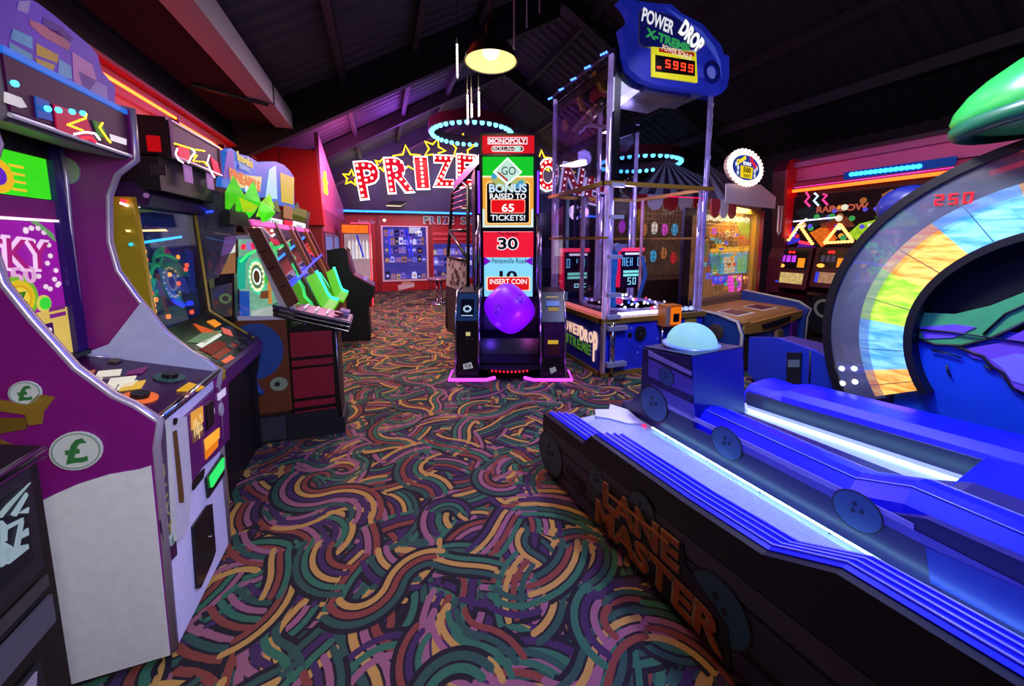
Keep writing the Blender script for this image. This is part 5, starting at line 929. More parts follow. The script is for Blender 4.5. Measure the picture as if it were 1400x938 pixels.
Tf.text(T, 'sign_lettering', E('f4f4ff', .8, 0), 'POWER', *(2.651,3.589,0.383,0.129), .11, .004, .02, -.16); Tf.text(T, 'sign_lettering', E('ffffff', .95, 0), 'DROP', *(3.075,3.518,0.316,0.17), .11, .004, .05, -.55)
Tf.text(T, 'sign_lettering', E('38b060', .6, 0), 'X-TREME', *(2.782,3.434,0.549,0.083), .11, .004, .05, -.12)
Tf.poly(T, 'bonus_frame', E('e0d828', .75), [(2.579,3.339),(3.128,3.375),(3.168,3.087),(2.592,3.068)], .105, .02); Tf.poly(T, 'bonus_label', E('b02818', .6), [(2.659,3.338),(3.1,3.364),(3.102,3.328),(2.661,3.303)], .126, .003); Tf.text(T, 'bonus_lettering', E('ffe0d0', .8, 0), 'POWER BONUS', *(2.881,3.33,0.373,0.056), .13, .002, .0, -.12)
Tf.poly(T, 'number_window', D('0a0406', .2), [(2.618,3.269),(3.115,3.286),(3.125,3.141),(2.625,3.115)], .126, .003)
q = (2.728,3.168,3.113,3.243); Tf.digits(T, 'number_digits', E('ff3018', 3., 0), '5999', q[0], q[1], q[2] - q[0], q[3] - q[1], .131); q = (2.641,3.145,2.688,3.167); Tf.rect(T, 'number_dash', E('ff3018', 3., 0), *q, .131)
Tf.ring(T, 'eye_ring', D('10146a', .4), *(3.37,3.226), .07, .115, 0, 360, .10, .01, 24); Tf.disc(T, 'eye_core', E('6a74e0', .5), *(3.361,3.21), .06, .07, .10, .006); Tf.poly(T, 'sign_letter_shape', D('3a44c0', .4), [(3.185,3.274),(3.245,3.268),(3.283,3.155),(3.174,3.147)], .10, .004)
part('sign_bracket', G().box(2.6, 3.2, 3.30, 3.36, 2.98, 3.5), STEEL, T)
# base graphics
bs = random.Random(4)
for k in range(26): (Tf if k % 3 else Tl).disc(T, 'star_dot', D('8a90d8', .4), *((bs.uniform(X0 + .3, X1 - .1), bs.uniform(.1, .55)) if k % 3 else (-bs.uniform(Y0 + .1, Y1 - .1), bs.uniform(.1, .55))), bs.choice((.005, .008, .013)), None, .001, .002, 6)
for k, ch in enumerate('POWER'): Tl.text(T, 'base_lettering', E('ffc8b0', .8, 0), ch, -4.22 + k * .11, .40 + (.0 if k else .01), .095, .13, .003, .006, .04)
for k, ch in enumerate('DROP'): Tl.text(T, 'base_lettering', E('ffd0b8', .9, 0), ch, -3.72 + k * .095, (.385, .38, .385, .30)[k], .085, (.17, .14, .13, .34)[k], .003, .006, .04)
for k, ch in enumerate('X-TREME'): Tl.text(T, 'base_lettering_edge', D('e8e8d0', .4), ch, -4.2 + k * .105, .25 - .003 * k, .1, .13, .002, .003, .05); Tl.text(T, 'base_lettering', E('4a8a28', .6, 0), ch, -4.2 + k * .105, .25 - .003 * k, .08, .11, .006, .003, .02)
Tf.disc(T, 'speaker', D('0a0a10', .5), *(2.67,0.441), .075, .085, .001, .012); Tf.ring(T, 'speaker_rim', D('3a3a48', .4, .5), *(2.67,0.441), .055, .065, 0, 360, .013, .004, 20); Tf.disc(T, 'speaker_cap', D('2a2a34', .4), *(2.67,0.441), .02, .024, .013, .006); Tf.disc(T, 'round_lock', D('14141e', .4), *(2.536,0.436), .028, .03, .001, .008)
# coin post
q0, z0, q1, z1 = 2.892,0.523,3.11,0.755
mbox(Tf, T, 'coin_box', D('c86a1a', .35), q0, q1, z0, z1, -.13, -.01, label='orange coin box on chrome rods'); Tf.rect(T, 'coin_box_face', E('ff7a10', .8), q0 + .07, z0 + .02, q1 - .01, z1 - .02, .131, .006); Tf.rect(T, 'coin_box_slot', BLACK, q0 + .1, z0 + .05, q1 - .04, z1 - .09, .137, .006); Tf.rect(T, 'coin_box_side', D('b09080', .3, .3), q0, z0 + .01, q0 + .06, z1 - .01, .131, .004)
for x in (q0 + .03, q1 - .05): part('coin_rod', G().tube([(x, 3.25, .05), (x, 3.25, z0)], .012, 8), CHROME, T, True)
Tf.poly(T, 'yellow_panel', D('a89030', .5), [(3.286,0.579),(3.459,0.575),(3.473,0.382),(3.299,0.379)], .001)
# ------------------------------------------------------------------ black tubular frame game and dark cabinet behind the roll game
Fk = root('frame_game', 'black tube framed game with pale patterned side panels behind the roll game', 'arcade machine', (1.1, 5.6, 0))
TB = D('14121c', .3)
bl, ml, tl_, tr_, mr_, br_ = [Vector((*q, 0)) for q in ((1.0, 6.2), (1.0, 6.2), (1.18, 6.2), (1.42, 5.3), (1.42, 5.3), (1.15, 5.2))]
def wv(x, y, z): return (x, y, z)
FB = [(.98, 5.95), (1.12, 5.15)]
part('side_panel', G().prism([wv(.98, 5.95, 0), wv(1.14, 5.12, 0), wv(1.14, 5.12, .72), wv(.98, 5.95, .75)], (.4, .1, 0)), D('3a2c34', .5), Fk)
part('pattern_panel', G().prism([wv(.98, 5.95, .75), wv(1.14, 5.12, .72), wv(1.16, 5.12, 1.18), wv(1.0, 5.95, 1.2)], (.02, .004, 0)), D('a89ca8', .5), Fk)
rf = random.Random(8)
for k in range(26):
    t = rf.uniform(.06, .94); z = rf.uniform(.78, 1.15); x = .98 + .16 * t - .004; y = 5.95 - .83 * t
    part('pattern_mark', G().prism([wv(x, y, z), wv(x + .01, y - .05, z + .015), wv(x + .012, y - .06, z + .06), wv(x + .003, y - .015, z + .05)], (-.006, -.001, 0)), D(rf.choice(('4a2c3a', '6a3040', '2c2430')), .5), Fk)
for pth in ([(.98, 5.95, .05), (1.02, 5.95, 1.2), (1.1, 5.9, 2.2), (1.2, 5.6, 2.33)], [(1.14, 5.12, .05), (1.16, 5.12, 1.2), (1.17, 5.12, 2.2), (1.2, 5.6, 2.33)], [(1.05, 5.93, 1.62), (1.165, 5.12, 1.6)], [(1.02, 5.95, 1.2), (1.16, 5.12, 1.18)], [(1.05, 5.9, 1.6), (1.16, 5.12, 1.2)]):
    part('frame_tube', G().tube(pth, .025, 7), TB, Fk, True)
for k in range(4): part('ladder_bar', G().tube([(1.09 + .005 * k, 5.9, 1.95 + .08 * k), (1.165, 5.15, 1.95 + .08 * k)], .012, 6), D('b04a9a', .3, .3), Fk, True)
part('top_arm', G().prism([(1.12, 5.9, 2.25), (1.12, 5.9, 2.36), (1.26, 4.85, 2.58), (1.26, 4.85, 2.46)], (.06, 0, 0)), D('14186a', .35), Fk); part('rear_column', G().box(1.24, 1.32, 5.0, 5.2, .2, 2.5), D('0c0e2a', .4), Fk)
N = root('dark_cabinet', 'dark navy cabinet standing behind between the roll game and glass tower', 'arcade machine', (2.6, 5.6, 0))
a_, b_, c_, d_ = 2.363,0.108,2.834,2.184
part('body', G().box(a_, c_ + .3, 5.5, 6.2, 0, 2.2), D('141440', .45), N); Bk.rect(N, 'dark_screen', D('08081a', .2), a_ + .04, 1.35, c_ - .02, 1.9, .0, .006); Bk.rect(N, 'ledge', D('2a2a5a', .3), a_, 1.02, c_, 1.06, .0, .06); Bk.rect(N, 'lower_door', D('0c0c28', .4), a_ + .03, .1, c_, .95, .0, .01)
# ------------------------------------------------------------------ RIGHT: circus mesh game
W_ = root('circus_mesh_game', 'circus tent game with mesh front, white bulbs and round clown bonus sign', 'arcade machine', (4.3, 3.6, 0))
def cw(a, d, z): v = Cc.o + Cc.ex * a - Cc.n * d; return (v.x, v.y, z)
xl, zl, xr, zr = -0.639,0.621,2.281,1.696
xl = .42; xr = 2.02; zr += .15
REDP = D('a01a34', .4)
# console
part('console_side', G().prism([cw(-.02 + .235 * d, d, z) for d, z in ((.0, .0), (.0, .45), (.06, .58), (.3, .62), (.8, .62), (.8, 0))], Cc.ex * .06), D('1c3c78', .4), W_, label='dark blue rounded console side')
part('console_side', G().prism([cw(1.66, .0, .0), cw(1.66, .0, .45), cw(1.66, -.03, .56), cw(1.66, .1, .64), cw(1.66, .8, .72), cw(1.66, .8, 0)], Cc.ex * .08), D('24408a', .4), W_)
for a, pr_ in ((-.02, [(.0, .02), (.0, .45), (.06, .58), (.3, .62), (.8, .62)]), (1.74, [(.0, .02), (.0, .45), (-.03, .56), (.1, .64), (.8, .72)])): part('edge_trim', G().tube([cw(a + (.235 * d if a < 0 else 0), d, z) for d, z in pr_], .018, 6), D('b8b0a0', .4), W_, True)
part('console_front', G().prism([cw(.04, .04, 0), cw(1.66, .04, 0), cw(1.66, .04, .52), cw(.04, .04, .52)], -Cc.n * .3), D('2c48a8', .4), W_, label='blue console front')
part('console_deck', G().prism([cw(.2, .02, .50), cw(.2, .1, .57), cw(.2, .8, .585), cw(.2, .8, .50)], Cc.ex * 1.46).prism([cw(.04, .02, .57), cw(.2, .02, .57), cw(.2, .8, .585)], (0, 0, -.02)), D('9a6a34', .4), W_, label='tan wooden console deck')
part('front_apron', G().prism([cw(.06, .015, .44), cw(.5, .015, .41), cw(.9, .015, .40), cw(1.3, .015, .43), cw(1.64, .015, .47), cw(1.64, .015, .55), cw(.06, .015, .55)], -Cc.n * .02), D('c08a34', .4), W_)
part('hand_slot', G().prism([cw(.45, .005, .50), cw(1.25, .005, .52), cw(1.2, .005, .46), cw(.85, .005, .43), cw(.5, .005, .45)], -Cc.n * .012), D('1a1420', .5), W_)
for a in (.35, 1.0): part('deck_label_edge', G().prism([cw(a, .22, .573), cw(a + .42, .22, .573), cw(a + .36, .5, .58), cw(a + .06, .5, .58)], (0, 0, .004)), D('e8e0d8', .4), W_); part('deck_label', G().prism([cw(a + .03, .25, .578), cw(a + .38, .25, .578), cw(a + .33, .47, .585), cw(a + .08, .47, .585)], (0, 0, .004)), D('5a2030', .4), W_)
part('round_speaker', G().lathe([(.09, 0), (.09, .02), (.05, .03)], cw(.04, .3, .42), 18, -Cc.ex), D('3a3028', .5), W_)
part('dark_panel', G().prism([cw(.1, .03, .04), cw(.36, .03, .04), cw(.36, .03, .40), cw(.16, .03, .42), cw(.1, .03, .36)], -Cc.n * -.01), D('0a0a10', .4), W_); part('white_label', G().prism([cw(.22, .01, .28), cw(.28, .01, .28), cw(.28, .01, .31), cw(.22, .01, .31)], -Cc.n * -.004), D('d8d8e0', .5), W_)
part('coin_mech', G().prism([cw(.85, .03, .2), cw(1.0, .03, .2), cw(1.0, .03, .38), cw(.85, .03, .38)], Cc.n * .04), D('b08a5a', .3, .4), W_); part('coin_door', G().prism([cw(1.3, .03, .08), cw(1.46, .03, .08), cw(1.46, .03, .42), cw(1.3, .03, .42)], Cc.n * .02), D('6a1a7a', .3), W_)
# back box
def cbox(name, mat, a0, a1, z0, z1, d0, d1, **k): return part(name, G().prism([cw(a0, d0, z0), cw(a1, d0, z0), cw(a1, d0, z1), cw(a0, d0, z1)], -Cc.n * (d1 - d0)), mat, W_, **k)
cbox('back_box', D('30203a', .5), xl, xr, .5, zr + .05, 1.0, 1.04); cbox('base_box', D('2a2050', .5), xl, xr, 0, .5, .8, 1.38)
for a0, a1 in ((xr, xr + .09),): cbox('red_side', REDP, a0, a1, .4, zr + .06, .76, 1.38)
cbox('gold_frame', D('b8862a', .4), xr - .13, xr, .5, zr + .05, .77, .84); cbox('gold_frame', D('b8862a', .4), xl, xl + .1, .5, zr + .05, .77, .84); cbox('gold_frame', D('b8862a', .4), xl, xr, zr - .0, zr + .09, .77, .84); cbox('gold_frame', D('a87a2a', .4), xl, xr, .46, .56, .77, .84)
cbox('blue_sill', D('3a3c78', .4), xl + .1, xr - .13, .56, .66, .85, .95)
# mesh of gold wires
g = G(); nx = 34; nz = 24
for i in range(nx): a = xl + .1 + (xr - .23 - xl) * i / (nx - 1); g.tube([cw(a, .82, .56), cw(a, .82, zr)], .004, 4)
for j in range(nz): z = .6 + (zr - .6) * j / (nz - 1); g.tube([cw(xl + .1, .82, z), cw(xr - .13, .82, z)], .004, 4)
part('wire_mesh', g, D('c8a860', .35, .6), W_, stuff=True)
bulbs(W_, 'white_bulb', [cw(xl + .12 + (xr - xl - .36) * k / 7, .86, zr - .08) for k in range(8)], .045, E('fff4d0', 1.1, 0), 10, 6)
# back glass pictures
rw = random.Random(12)
Cw.rect(W_, 'back_picture', E('8a5a38', .9, .5, 14.), xl + .1, .6, xr - .13, zr - .05, -.15, .01)
for pts, cc, s in (([(0.888,1.651),(1.465,1.769),(1.705,1.582),(1.3,1.451),(0.906,1.491)], 'd87a20', .9), ([(1.571,1.773),(2.261,1.738),(2.381,1.451),(1.828,1.496)], '8ac030', .8), ([(0.928,1.299),(2.157,1.314),(2.259,0.963),(1.001,0.979)], '2a9ac0', .9), ([(0.96,1.35),(2.147,1.383),(2.161,1.291),(0.969,1.268)], 'f0a030', 1.), ([(0.935,1.228),(1.225,1.242),(1.233,1.01),(0.999,0.999)], '28283a', .7), ([(1.712,1.21),(2.072,1.247),(2.158,0.991),(1.743,0.986)], '3ab040', .9), ([(1.288,1.22),(1.622,1.234),(1.654,0.99),(1.358,0.982)], 'e0c0a0', .8),
                   ([(0.869,1.491),(1.499,1.515),(1.564,1.343),(0.923,1.34)], '5a2c18', .6), ([(1.624,1.538),(1.978,1.563),(2.008,1.361),(1.735,1.364)], 'c06030', .8), ([(1.004,0.958),(1.404,0.948),(1.419,0.827),(1.055,0.84)], '2038e8', .9), ([(1.447,0.935),(1.616,0.948),(1.693,0.698),(1.52,0.7)], 'e830c0', 1.2), ([(1.707,0.921),(1.885,0.935),(1.871,0.708),(1.783,0.691)], 'e850d0', 1.1), ([(1.935,0.909),(2.263,0.939),(2.285,0.797),(1.998,0.791)], 'c86a20', .8), ([(-0.327,1.712),(-0.039,1.739),(-0.016,1.451),(-0.295,1.451)], 'c07038', .8), ([(0.046,1.633),(0.36,1.678),(0.433,1.259),(0.107,1.266)], 'a86030', .7), ([(-0.401,1.364),(-0.086,1.379),(-0.031,1.067),(-0.353,1.064)], 'e02a2a', .9), ([(0.046,1.249),(0.467,1.258),(0.495,0.964),(0.1,0.967)], '5a8a50', .6)):
    if max(q[0] for q in pts) > xl + .45: Cw.poly(W_, 'picture_patch', E(cc, s * 1.5, .3, 16.), pts, -.12, .006)
for k in range(16): x_ = rw.uniform(xl + .12, xr - .5); z_ = rw.uniform(.7, zr - .35); Cw.rect(W_, 'picture_patch', E(rw.choice(('c07830', 'a03828', '2a7038', 'd8b060', '3048a0', '8a4a20')), 1.0, .3, 12.), x_, z_, x_ + rw.uniform(.14, .3), z_ + rw.uniform(.1, .25), -.135 + .0008 * k, .004)
for k in range(46): x_ = rw.uniform(xl + .15, xr - .2); z_ = rw.uniform(.75, zr - .2); Cw.rect(W_, 'picture_patch', E(rw.choice(('f0a020', 'e03020', '30a040', 'f8e080', '3050e0', 'e050c0', 'a05020', '40c0d0')), 1.1, .3, 20.), x_, z_, x_ + rw.uniform(.04, .13), z_ + rw.uniform(.03, .1), -.113 + .0004 * k, .004)
q = (1.564,1.343,1.031,0.065); Cw.text(W_, 'picture_lettering', E('f8d040', 1.1, 0), 'CIRCUS', q[0], q[1], q[2], q[3], -.085, .004, .03)
for q in ([(1.101,1.451),(1.299,1.462),(1.504,1.473)]): Cw.tube(W_, 'silver_hook', D('d0c8c0', .25, .7), [(q[0] - .1, q[1]), (q[0] - .05, q[1] + .12), (q[0] + .06, q[1] + .1), (q[0] - .02, q[1] + .02)], .014, -.09)
for q in ([(1.065,0.923),(1.164,0.918),(1.263,0.923),(1.755,0.896),(1.89,0.9),(2.006,0.894)]): Cw.disc(W_, 'small_lamp', E('ffd080' if q[0] > 1.4 else '5060ff', 2., 0), q[0], q[1], .025, None, -.09, .01, 8)
# tent canopy with stripes and scalloped valance
apex = Vector(cw((xl + xr) / 2, 1.25, 2.62)); zb = zr + .12; nst = 9
for k in range(nst):
    a0 = xl - .12 + (xr - xl + .22) * k / nst; a1 = xl - .12 + (xr - xl + .22) * (k + 1) / nst
    m_ = D('8a84a0', .6) if k % 2 else D('4a3450', .6)
    part('tent_panel', G().add([cw(a0, .62, zb), cw(a1, .62, zb), tuple(apex), cw(a0, .62, zb - .01), cw(a1, .62, zb - .01), tuple(apex - Vector((0, 0, .01)))], [(0, 1, 2), (5, 4, 3), (0, 3, 4, 1)]), m_, W_, label='grey canopy stripe' if k % 2 else 'purple canopy stripe')
    n = 7; am = (a0 + a1) / 2; hw = (a1 - a0) / 2
    if k < 3: part('scallop', G().prism([cw(a0, .6, zb), cw(a1, .6, zb)] + [cw(am + hw * math.cos(PI * i / n), .6, zb - .10 - .13 * math.sin(PI * i / n)) for i in range(n + 1)], Cc.n * .012), D('b01828', .5) if k % 2 == 0 else D('d0c4c8', .5), W_, label='red valance scallop' if k % 2 == 0 else 'white valance scallop')
part('tent_side', G().prism([cw(xr + .1, .62, zb), tuple(apex), cw(xr + .1, 1.4, zb)], (0, 0, -.01)), D('8a7684', .6), W_)
part('valance_face', G().prism([cw(.6, .59, zr + .08), cw(xr - .02, .59, zr + .08), cw(xr - .02, .59, zb + .12), cw(1.5, .59, zb + .26), cw(.6, .59, zb + .2)], Cc.n * .01), D('e0c8cc', .5), W_)
part('red_scallop', G().prism([cw(xr + .02 + .1 * i, .56, z) for i, z in ((0, zb), (1, zb), (1.1, zb - .35), (.7, zb - .42), (.2, zb - .36))], Cc.n * .012), D('d01428', .45), W_); part('red_scallop_edge', G().tube([cw(xr + .02 + .1 * i, .55, z) for i, z in ((1, zb), (1.1, zb - .35), (.7, zb - .42), (.2, zb - .36), (0, zb))], .012, 6), D('e8d0d0', .4), W_, True)
# round bonus sign
Sg = Fr(Cw.o + Cw.n * .25, Cw.ex, Cw.ey)
p0_ = 1.376,2.417
cx, cz = p0_
cx -= .40; cz -= .03
Sg.disc(W_, 'sign_back', D('c8a890', .4), cx, cz, .43, .21, -.05, .05); Sg.disc(W_, 'sign_rim', E('fff0e8', 1.6, .02), cx, cz, .405, .19, .002, .01); Sg.disc(W_, 'sign_face', E('1c3a9a', .8), cx, cz, .35, .155, .014, .004)
bulbs(W_, 'rim_bulb', [Sg.p(cx + .435 * math.cos(a * PI / 15), cz + .215 * math.sin(a * PI / 15), .01) for a in range(30)], .022, E('ffd8d0', 2.5, 0), 6, 4)
Sg.text(W_, 'sign_lettering', E('f8d820', 1.1, 0), 'Down', cx - .15, cz + .085, .22, .07, .02, .004, .04, .45); Sg.text(W_, 'sign_lettering', E('e82030', 1., 0), 'Clown', cx + .16, cz + .085, .22, .07, .02, .004, .04, -.5); Sg.text(W_, 'sign_lettering', E('f0f0ff', 1., 0), 'BONUS', cx, cz + .05, .2, .045, .02, .004, .03)
Sg.poly(W_, 'yellow_card', E('f0d010', 1., .02), [(cx - .15, cz - .13), (cx + .15, cz - .13), (cx + .16, cz + .015), (cx - .16, cz + .015)], .019); Sg.text(W_, 'sign_numerals', D('5a4a10', .5), '500', cx, cz - .03, .2, .065, .024, .003, .02); Sg.text(W_, 'sign_lettering', D('3a3a20', .5), 'TICKETS', cx, cz - .1, .18, .035, .024, .003, .0)
for a, b in ((-.22, -.02), (-.22, -.08), (.22, -.02), (.22, -.08), (-.27, .02), (.27, .02)): Sg.poly(W_, 'white_star', E('e8f0ff', 1., 0), Sg.star_pts(cx + a, cz + b, .035), .019, .003)
# ---- striped canopy booth seen through the tower glass
Bo = root('mesh_prize_booth', 'striped canopy prize booth with red scallops seen through the glass tower', 'arcade booth', (4.9, 5.5, 0))
part('base', G().box(4.0, 6.0, 5.1, 6.1, 0, .8), D('5a3a22', .5), Bo); part('back', G().box(4.0, 6.0, 5.9, 5.95, .8, 2.15), E('6a4a38', .5, .5, 9.), Bo)
for x in (3.98, 5.95): part('corner_post', G().box(x, x + .06, 5.1, 5.16, .8, 2.15), GOLD, Bo)
g = G()
for i in range(26): x = 4.05 + i * .074; g.tube([(x, 5.12, .8), (x, 5.12, 2.1)], .005, 4)
for j in range(17): z = .85 + j * .075; g.tube([(4.02, 5.12, z), (5.98, 5.12, z)], .005, 4)
part('wire_mesh', g, D('d0b068', .35, .6), Bo, stuff=True)
ap = Vector((4.95, 5.6, 2.92)); NS = 16
for k in range(NS):
    x0 = 3.75 + 2.5 * k / NS; x1 = 3.75 + 2.5 * (k + 1) / NS
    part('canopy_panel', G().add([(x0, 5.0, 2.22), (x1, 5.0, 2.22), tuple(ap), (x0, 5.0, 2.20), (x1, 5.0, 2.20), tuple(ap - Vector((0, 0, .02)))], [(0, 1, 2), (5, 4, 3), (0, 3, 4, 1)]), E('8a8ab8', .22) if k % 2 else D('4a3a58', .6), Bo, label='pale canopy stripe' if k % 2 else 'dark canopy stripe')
    xm = (x0 + x1) / 2
    if k % 2 == 0: x1 += .156; xm = (x0 + x1) / 2
    if k % 2 == 0: part('scallop', G().prism([(xm + (x1 - x0) / 2 * math.cos(PI * i / 8), 5.0, 2.12 - .17 * math.sin(PI * i / 8)) for i in range(9)] + [(x0, 5.0, 2.2), (x1, 5.0, 2.2)], (0, -.015, 0)), D('c01a2a', .5) if k % 4 == 0 else D('e0d4d8', .5), Bo, label='red scallop' if k % 4 == 0 else 'white scallop')
rq = random.Random(6)
for k in range(16): part('hung_prize', G().ball((4.15 + (k % 8) * .24, 5.75, 1.15 + (k // 8) * .5 + rq.uniform(-.08, .08)), (.07, .05, .12), 8, 6), E(rq.choice(('e02a30', 'e8a040', 'f0e0c0', '4ab0d0', 'e850c0', 'c07038')), .9), Bo, True)
lamp('booth_fill', 'POINT', (4.9, 5.45, 2.0), 10, (1.0, .7, .5), .1)  # added warm light inside the booth
# ------------------------------------------------------------------ red fruit machine row on the right wall
Fz = root('fruit_machine', 'long red hooded fruit machine bank with neon strip and dark picture glass', 'arcade machine', (6.6, 3.5, 0))
a0, z0, a1, z1 = -4.164,1.381,-2.599,2.141
part('bank_body', G().box(6.25, 7.4, 1.2, -a0 + .22, 0, 2.75), D('2a0a14', .5), Fz)
part('end_post', G().prism([(x, -a0 + .02, z) for x, z in ((6.05, .3), (6.05, 1.2), (6.12, 1.35), (6.02, 2.2), (6.0, 2.55), (6.1, 2.72), (6.4, 2.72), (6.4, .3))], (0, .2, 0)), D('5a1028', .45), Fz)
part('red_cheek', G().prism([(x, -a0 - .02, z) for x, z in ((6.03, 1.5), (6.0, 2.55), (6.1, 2.72), (6.4, 2.72), (6.4, 1.5))], (0, .04, 0)), D('d01018', .4), Fz)
part('hood', G().prism([(6.2, y_, z_) for y_, z_ in ((1.2, 2.38), (-a0, 2.38), (-a0, 2.62), (1.2, 2.62))], (.3, 0, .0)), D('e0508a', .35), Fz)
part('hood_top', G().prism([(x, 1.2, z) for x, z in ((6.12, 2.58), (6.12, 2.66), (6.5, 2.8), (6.5, 2.6))], (0, -a0 - 1.2, 0)), D('c05080', .35), Fz)
part('hood_lip', G().prism([(x, 1.2, z) for x, z in ((6.12, 2.25), (6.16, 2.36), (6.3, 2.36), (6.3, 2.22))], (0, -a0 - 1.2, 0)), D('c04060', .35), Fz)
ya, za = -4.116,2.226
yb, zb2 = -2.658,2.236
Fm.tube(Fz, 'neon_strip', E('ff5a1a', 4., 0), [(ya, za), (yb + .4, za)], .022, .1); Fm.tube(Fz, 'pink_neon', E('ff40c0', 2.5, 0), [(ya + .0, za + .05), (yb + .4, za + .05)], .012, .06)
bx0, bz0 = -3.363,2.36
bx1, bz1 = -2.687,2.343
bulbs(Fz, 'blue_lamp', [Fm.p(bx0 + (bx1 - bx0) * k / 13, bz0 + (bz1 - bz0) * k / 13, .09) for k in range(14)], .03, E('28a0ff', 5., 0), 6, 4)
Fm.rect(Fz, 'lamp_row_glow', E('1a50c0', .35), bx0 - .1, bz0 - .06, bx1 + .3, bz1 + .06, .065, .01)  # glow around the blue lamp row put in as an emissive panel
Fm.rect(Fz, 'picture_glass', E('1c0c10', .6, .5, 9.), a0, z0, a1 + 1.5, z1, .0, .01)
for pts, cc, s in (([(-4.111,1.909),(-3.887,2.002),(-3.576,1.766),(-3.857,1.65)], '20242a', .6), ([(-3.767,1.777),(-3.4,1.797),(-3.302,1.652),(-3.717,1.645)], '7a3a28', .6), ([(-3.872,1.584),(-3.663,1.686),(-3.497,1.493),(-3.693,1.365)], 'e06a20', .9), ([(-3.665,1.708),(-3.465,1.74),(-3.556,1.535),(-3.635,1.579)], 'd02020', .8), ([(-3.378,1.553),(-3.255,1.69),(-3.068,1.739),(-3.021,1.546),(-3.198,1.412)], 'a8d830', .8), ([(-3.258,1.531),(-3.084,1.567),(-3.009,1.413),(-3.227,1.372)], 'f09a28', .9), ([(-4.267,1.593),(-4.115,1.682),(-3.987,1.451),(-4.226,1.381)], '3a30d0', .8), ([(-4.006,1.429),(-3.752,1.364),(-4.044,1.36)], '5a20a0', .7), ([(-3.103,1.779),(-2.861,1.891),(-2.717,1.808),(-2.951,1.601)], '3a5a28', .6)):
    Fm.poly(Fz, 'picture_patch', E(cc, s, .35, 22.), pts, .012)
q = (-3.489,1.92,0.63,0.134); Fm.text(Fz, 'picture_lettering', E('c05a48', .8), 'RAINBOW', q[0], q[1], q[2], q[3] * .7, .014, .004, .04)
for a in (0, 1, 2): Fm.tube(Fz, 'pink_squiggle', E('ff3a8a' if a != 1 else 'c0e0ff', 1.6, 0), [(ya + .15 + .12 * a, 2.2 - .03 * a), (ya + .2 + .12 * a, 2.12), (ya + .15 + .12 * a, 2.06), (ya + .22 + .12 * a, 1.98)], .014, .03)
OD = E('ff9a50', 4., 0)
for k in range(30): x_ = rw.uniform(a0 + .1, a1); Fm.disc(Fz, 'picture_spot', E(rw.choice(('f0a040', 'e03030', '40a050', '6050e0', 'f0f0d0', 'a06030')), .9, .2), x_, rw.uniform(z0 + .08, z1 - .12), rw.uniform(.02, .05), None, .018 + k * .0003, .003, 9)
dotline(Fm, Fz, [(-4.018,1.701),(-3.817,1.418)], 9, .024, OD, .03); dotline(Fm, Fz, [(-4.165,1.475),(-4.029,1.701)], 8, .022, OD, .03); dotline(Fm, Fz, [(-3.642,1.441),(-3.479,1.699),(-3.301,1.451),(-3.641,1.43)], 26, .022, OD, .03); dotline(Fm, Fz, [(-4.103,1.544),(-4.009,1.723),(-3.93,1.786)], 9, .014, WD, .03); dotline(Fm, Fz, [(-3.986,1.44),(-3.858,1.418)], 6, .022, RD, .03)
Fm.tube(Fz, 'white_light_line', E('e0d8ff', 2., 0), [(-4.121,1.762),(-3.523,1.794)], .012, .02); Fm.tube(Fz, 'cocktail_swirl', E('b07040', .6), [(-3.002,2.015),(-2.934,2.062),(-2.859,2.017),(-2.881,1.947),(-2.953,1.954)], .05, .04)
# two reel units below
for k, (px, ry) in enumerate((((-4.318,0.718,-3.779,1.356), 0), ((-3.733,0.78,-3.277,1.364), 0), ((-3.227,0.835,-2.824,1.372), 0))):
    x0, y0, x1, y1 = px
    part('reel_housing', G().prism([(6.2, -x1, y0), (6.05, -x1, y0), (6.15, -x1, y1), (6.3, -x1, y1)], (0, x1 - x0, 0)), D('4a0c1c', .35), Fz, label='dark red reel unit')
    rfz = Fr((6.05, 0, y0), (0, -1, 0), (.1, 0, y1 - y0)); hh = rfz.ey.length * math.hypot(.1, y1 - y0); wd = x1 - x0
    rfz.rect(Fz, 'reel_window', D('1a0a12', .2), x0 + wd * .12, hh * .48, x1 - wd * .08, hh * .93, .002, .01)
    for i in range(3): rfz.rect(Fz, 'reel_symbol', E('c040f0' if k == 0 else '5a4a60', 1.1 if k == 0 else .6), x0 + wd * (.2 + i * .15), hh * .64, x0 + wd * (.31 + i * .15), hh * .8, .013, .004)
    rfz.rect(Fz, 'orange_key', E('ff8a20', 1.2), x0 + wd * .68, hh * .52, x0 + wd * .86, hh * .74, .013, .006); rfz.disc(Fz, 'amber_lamp', E('ffa040', 2., 0), x0 + wd * .24, hh * .54, .05, .03, .013, .01, 10)
    for i in range(2): rfz.disc(Fz, 'red_lamp', E('ff2020', 2., 0), x0 + wd * (.42 + .1 * i), hh * .88, .022, None, .013, .008, 8)
    rfz.rect(Fz, 'lit_picture', E('d0b070' if k == 0 else 'b08060', .9, .4, 25.), x0 + wd * .2, hh * .12, x1 - wd * .12, hh * .38, .002, .01); rfz.rect(Fz, 'lit_picture_edge', E('3a40e0', .9), x0 + wd * .14, hh * .12, x0 + wd * .24, hh * .38, .004, .012)
    Fm.rect(Fz, 'chrome_strip', CHROME, x0, y0 - .12, x1, y0 - .08, .16, .02); Fm.rect(Fz, 'lower_glass', D('2a2a30', .2, .4), x0 + .05, .1, x1 - .05, y0 - .16, .12, .02)
    Fm.ring(Fz, 'oval_emblem', D('8a8a78', .4), (x0 + x1) / 2, y0 - .3, .10, .14, 0, 360, .142, .004, 18)
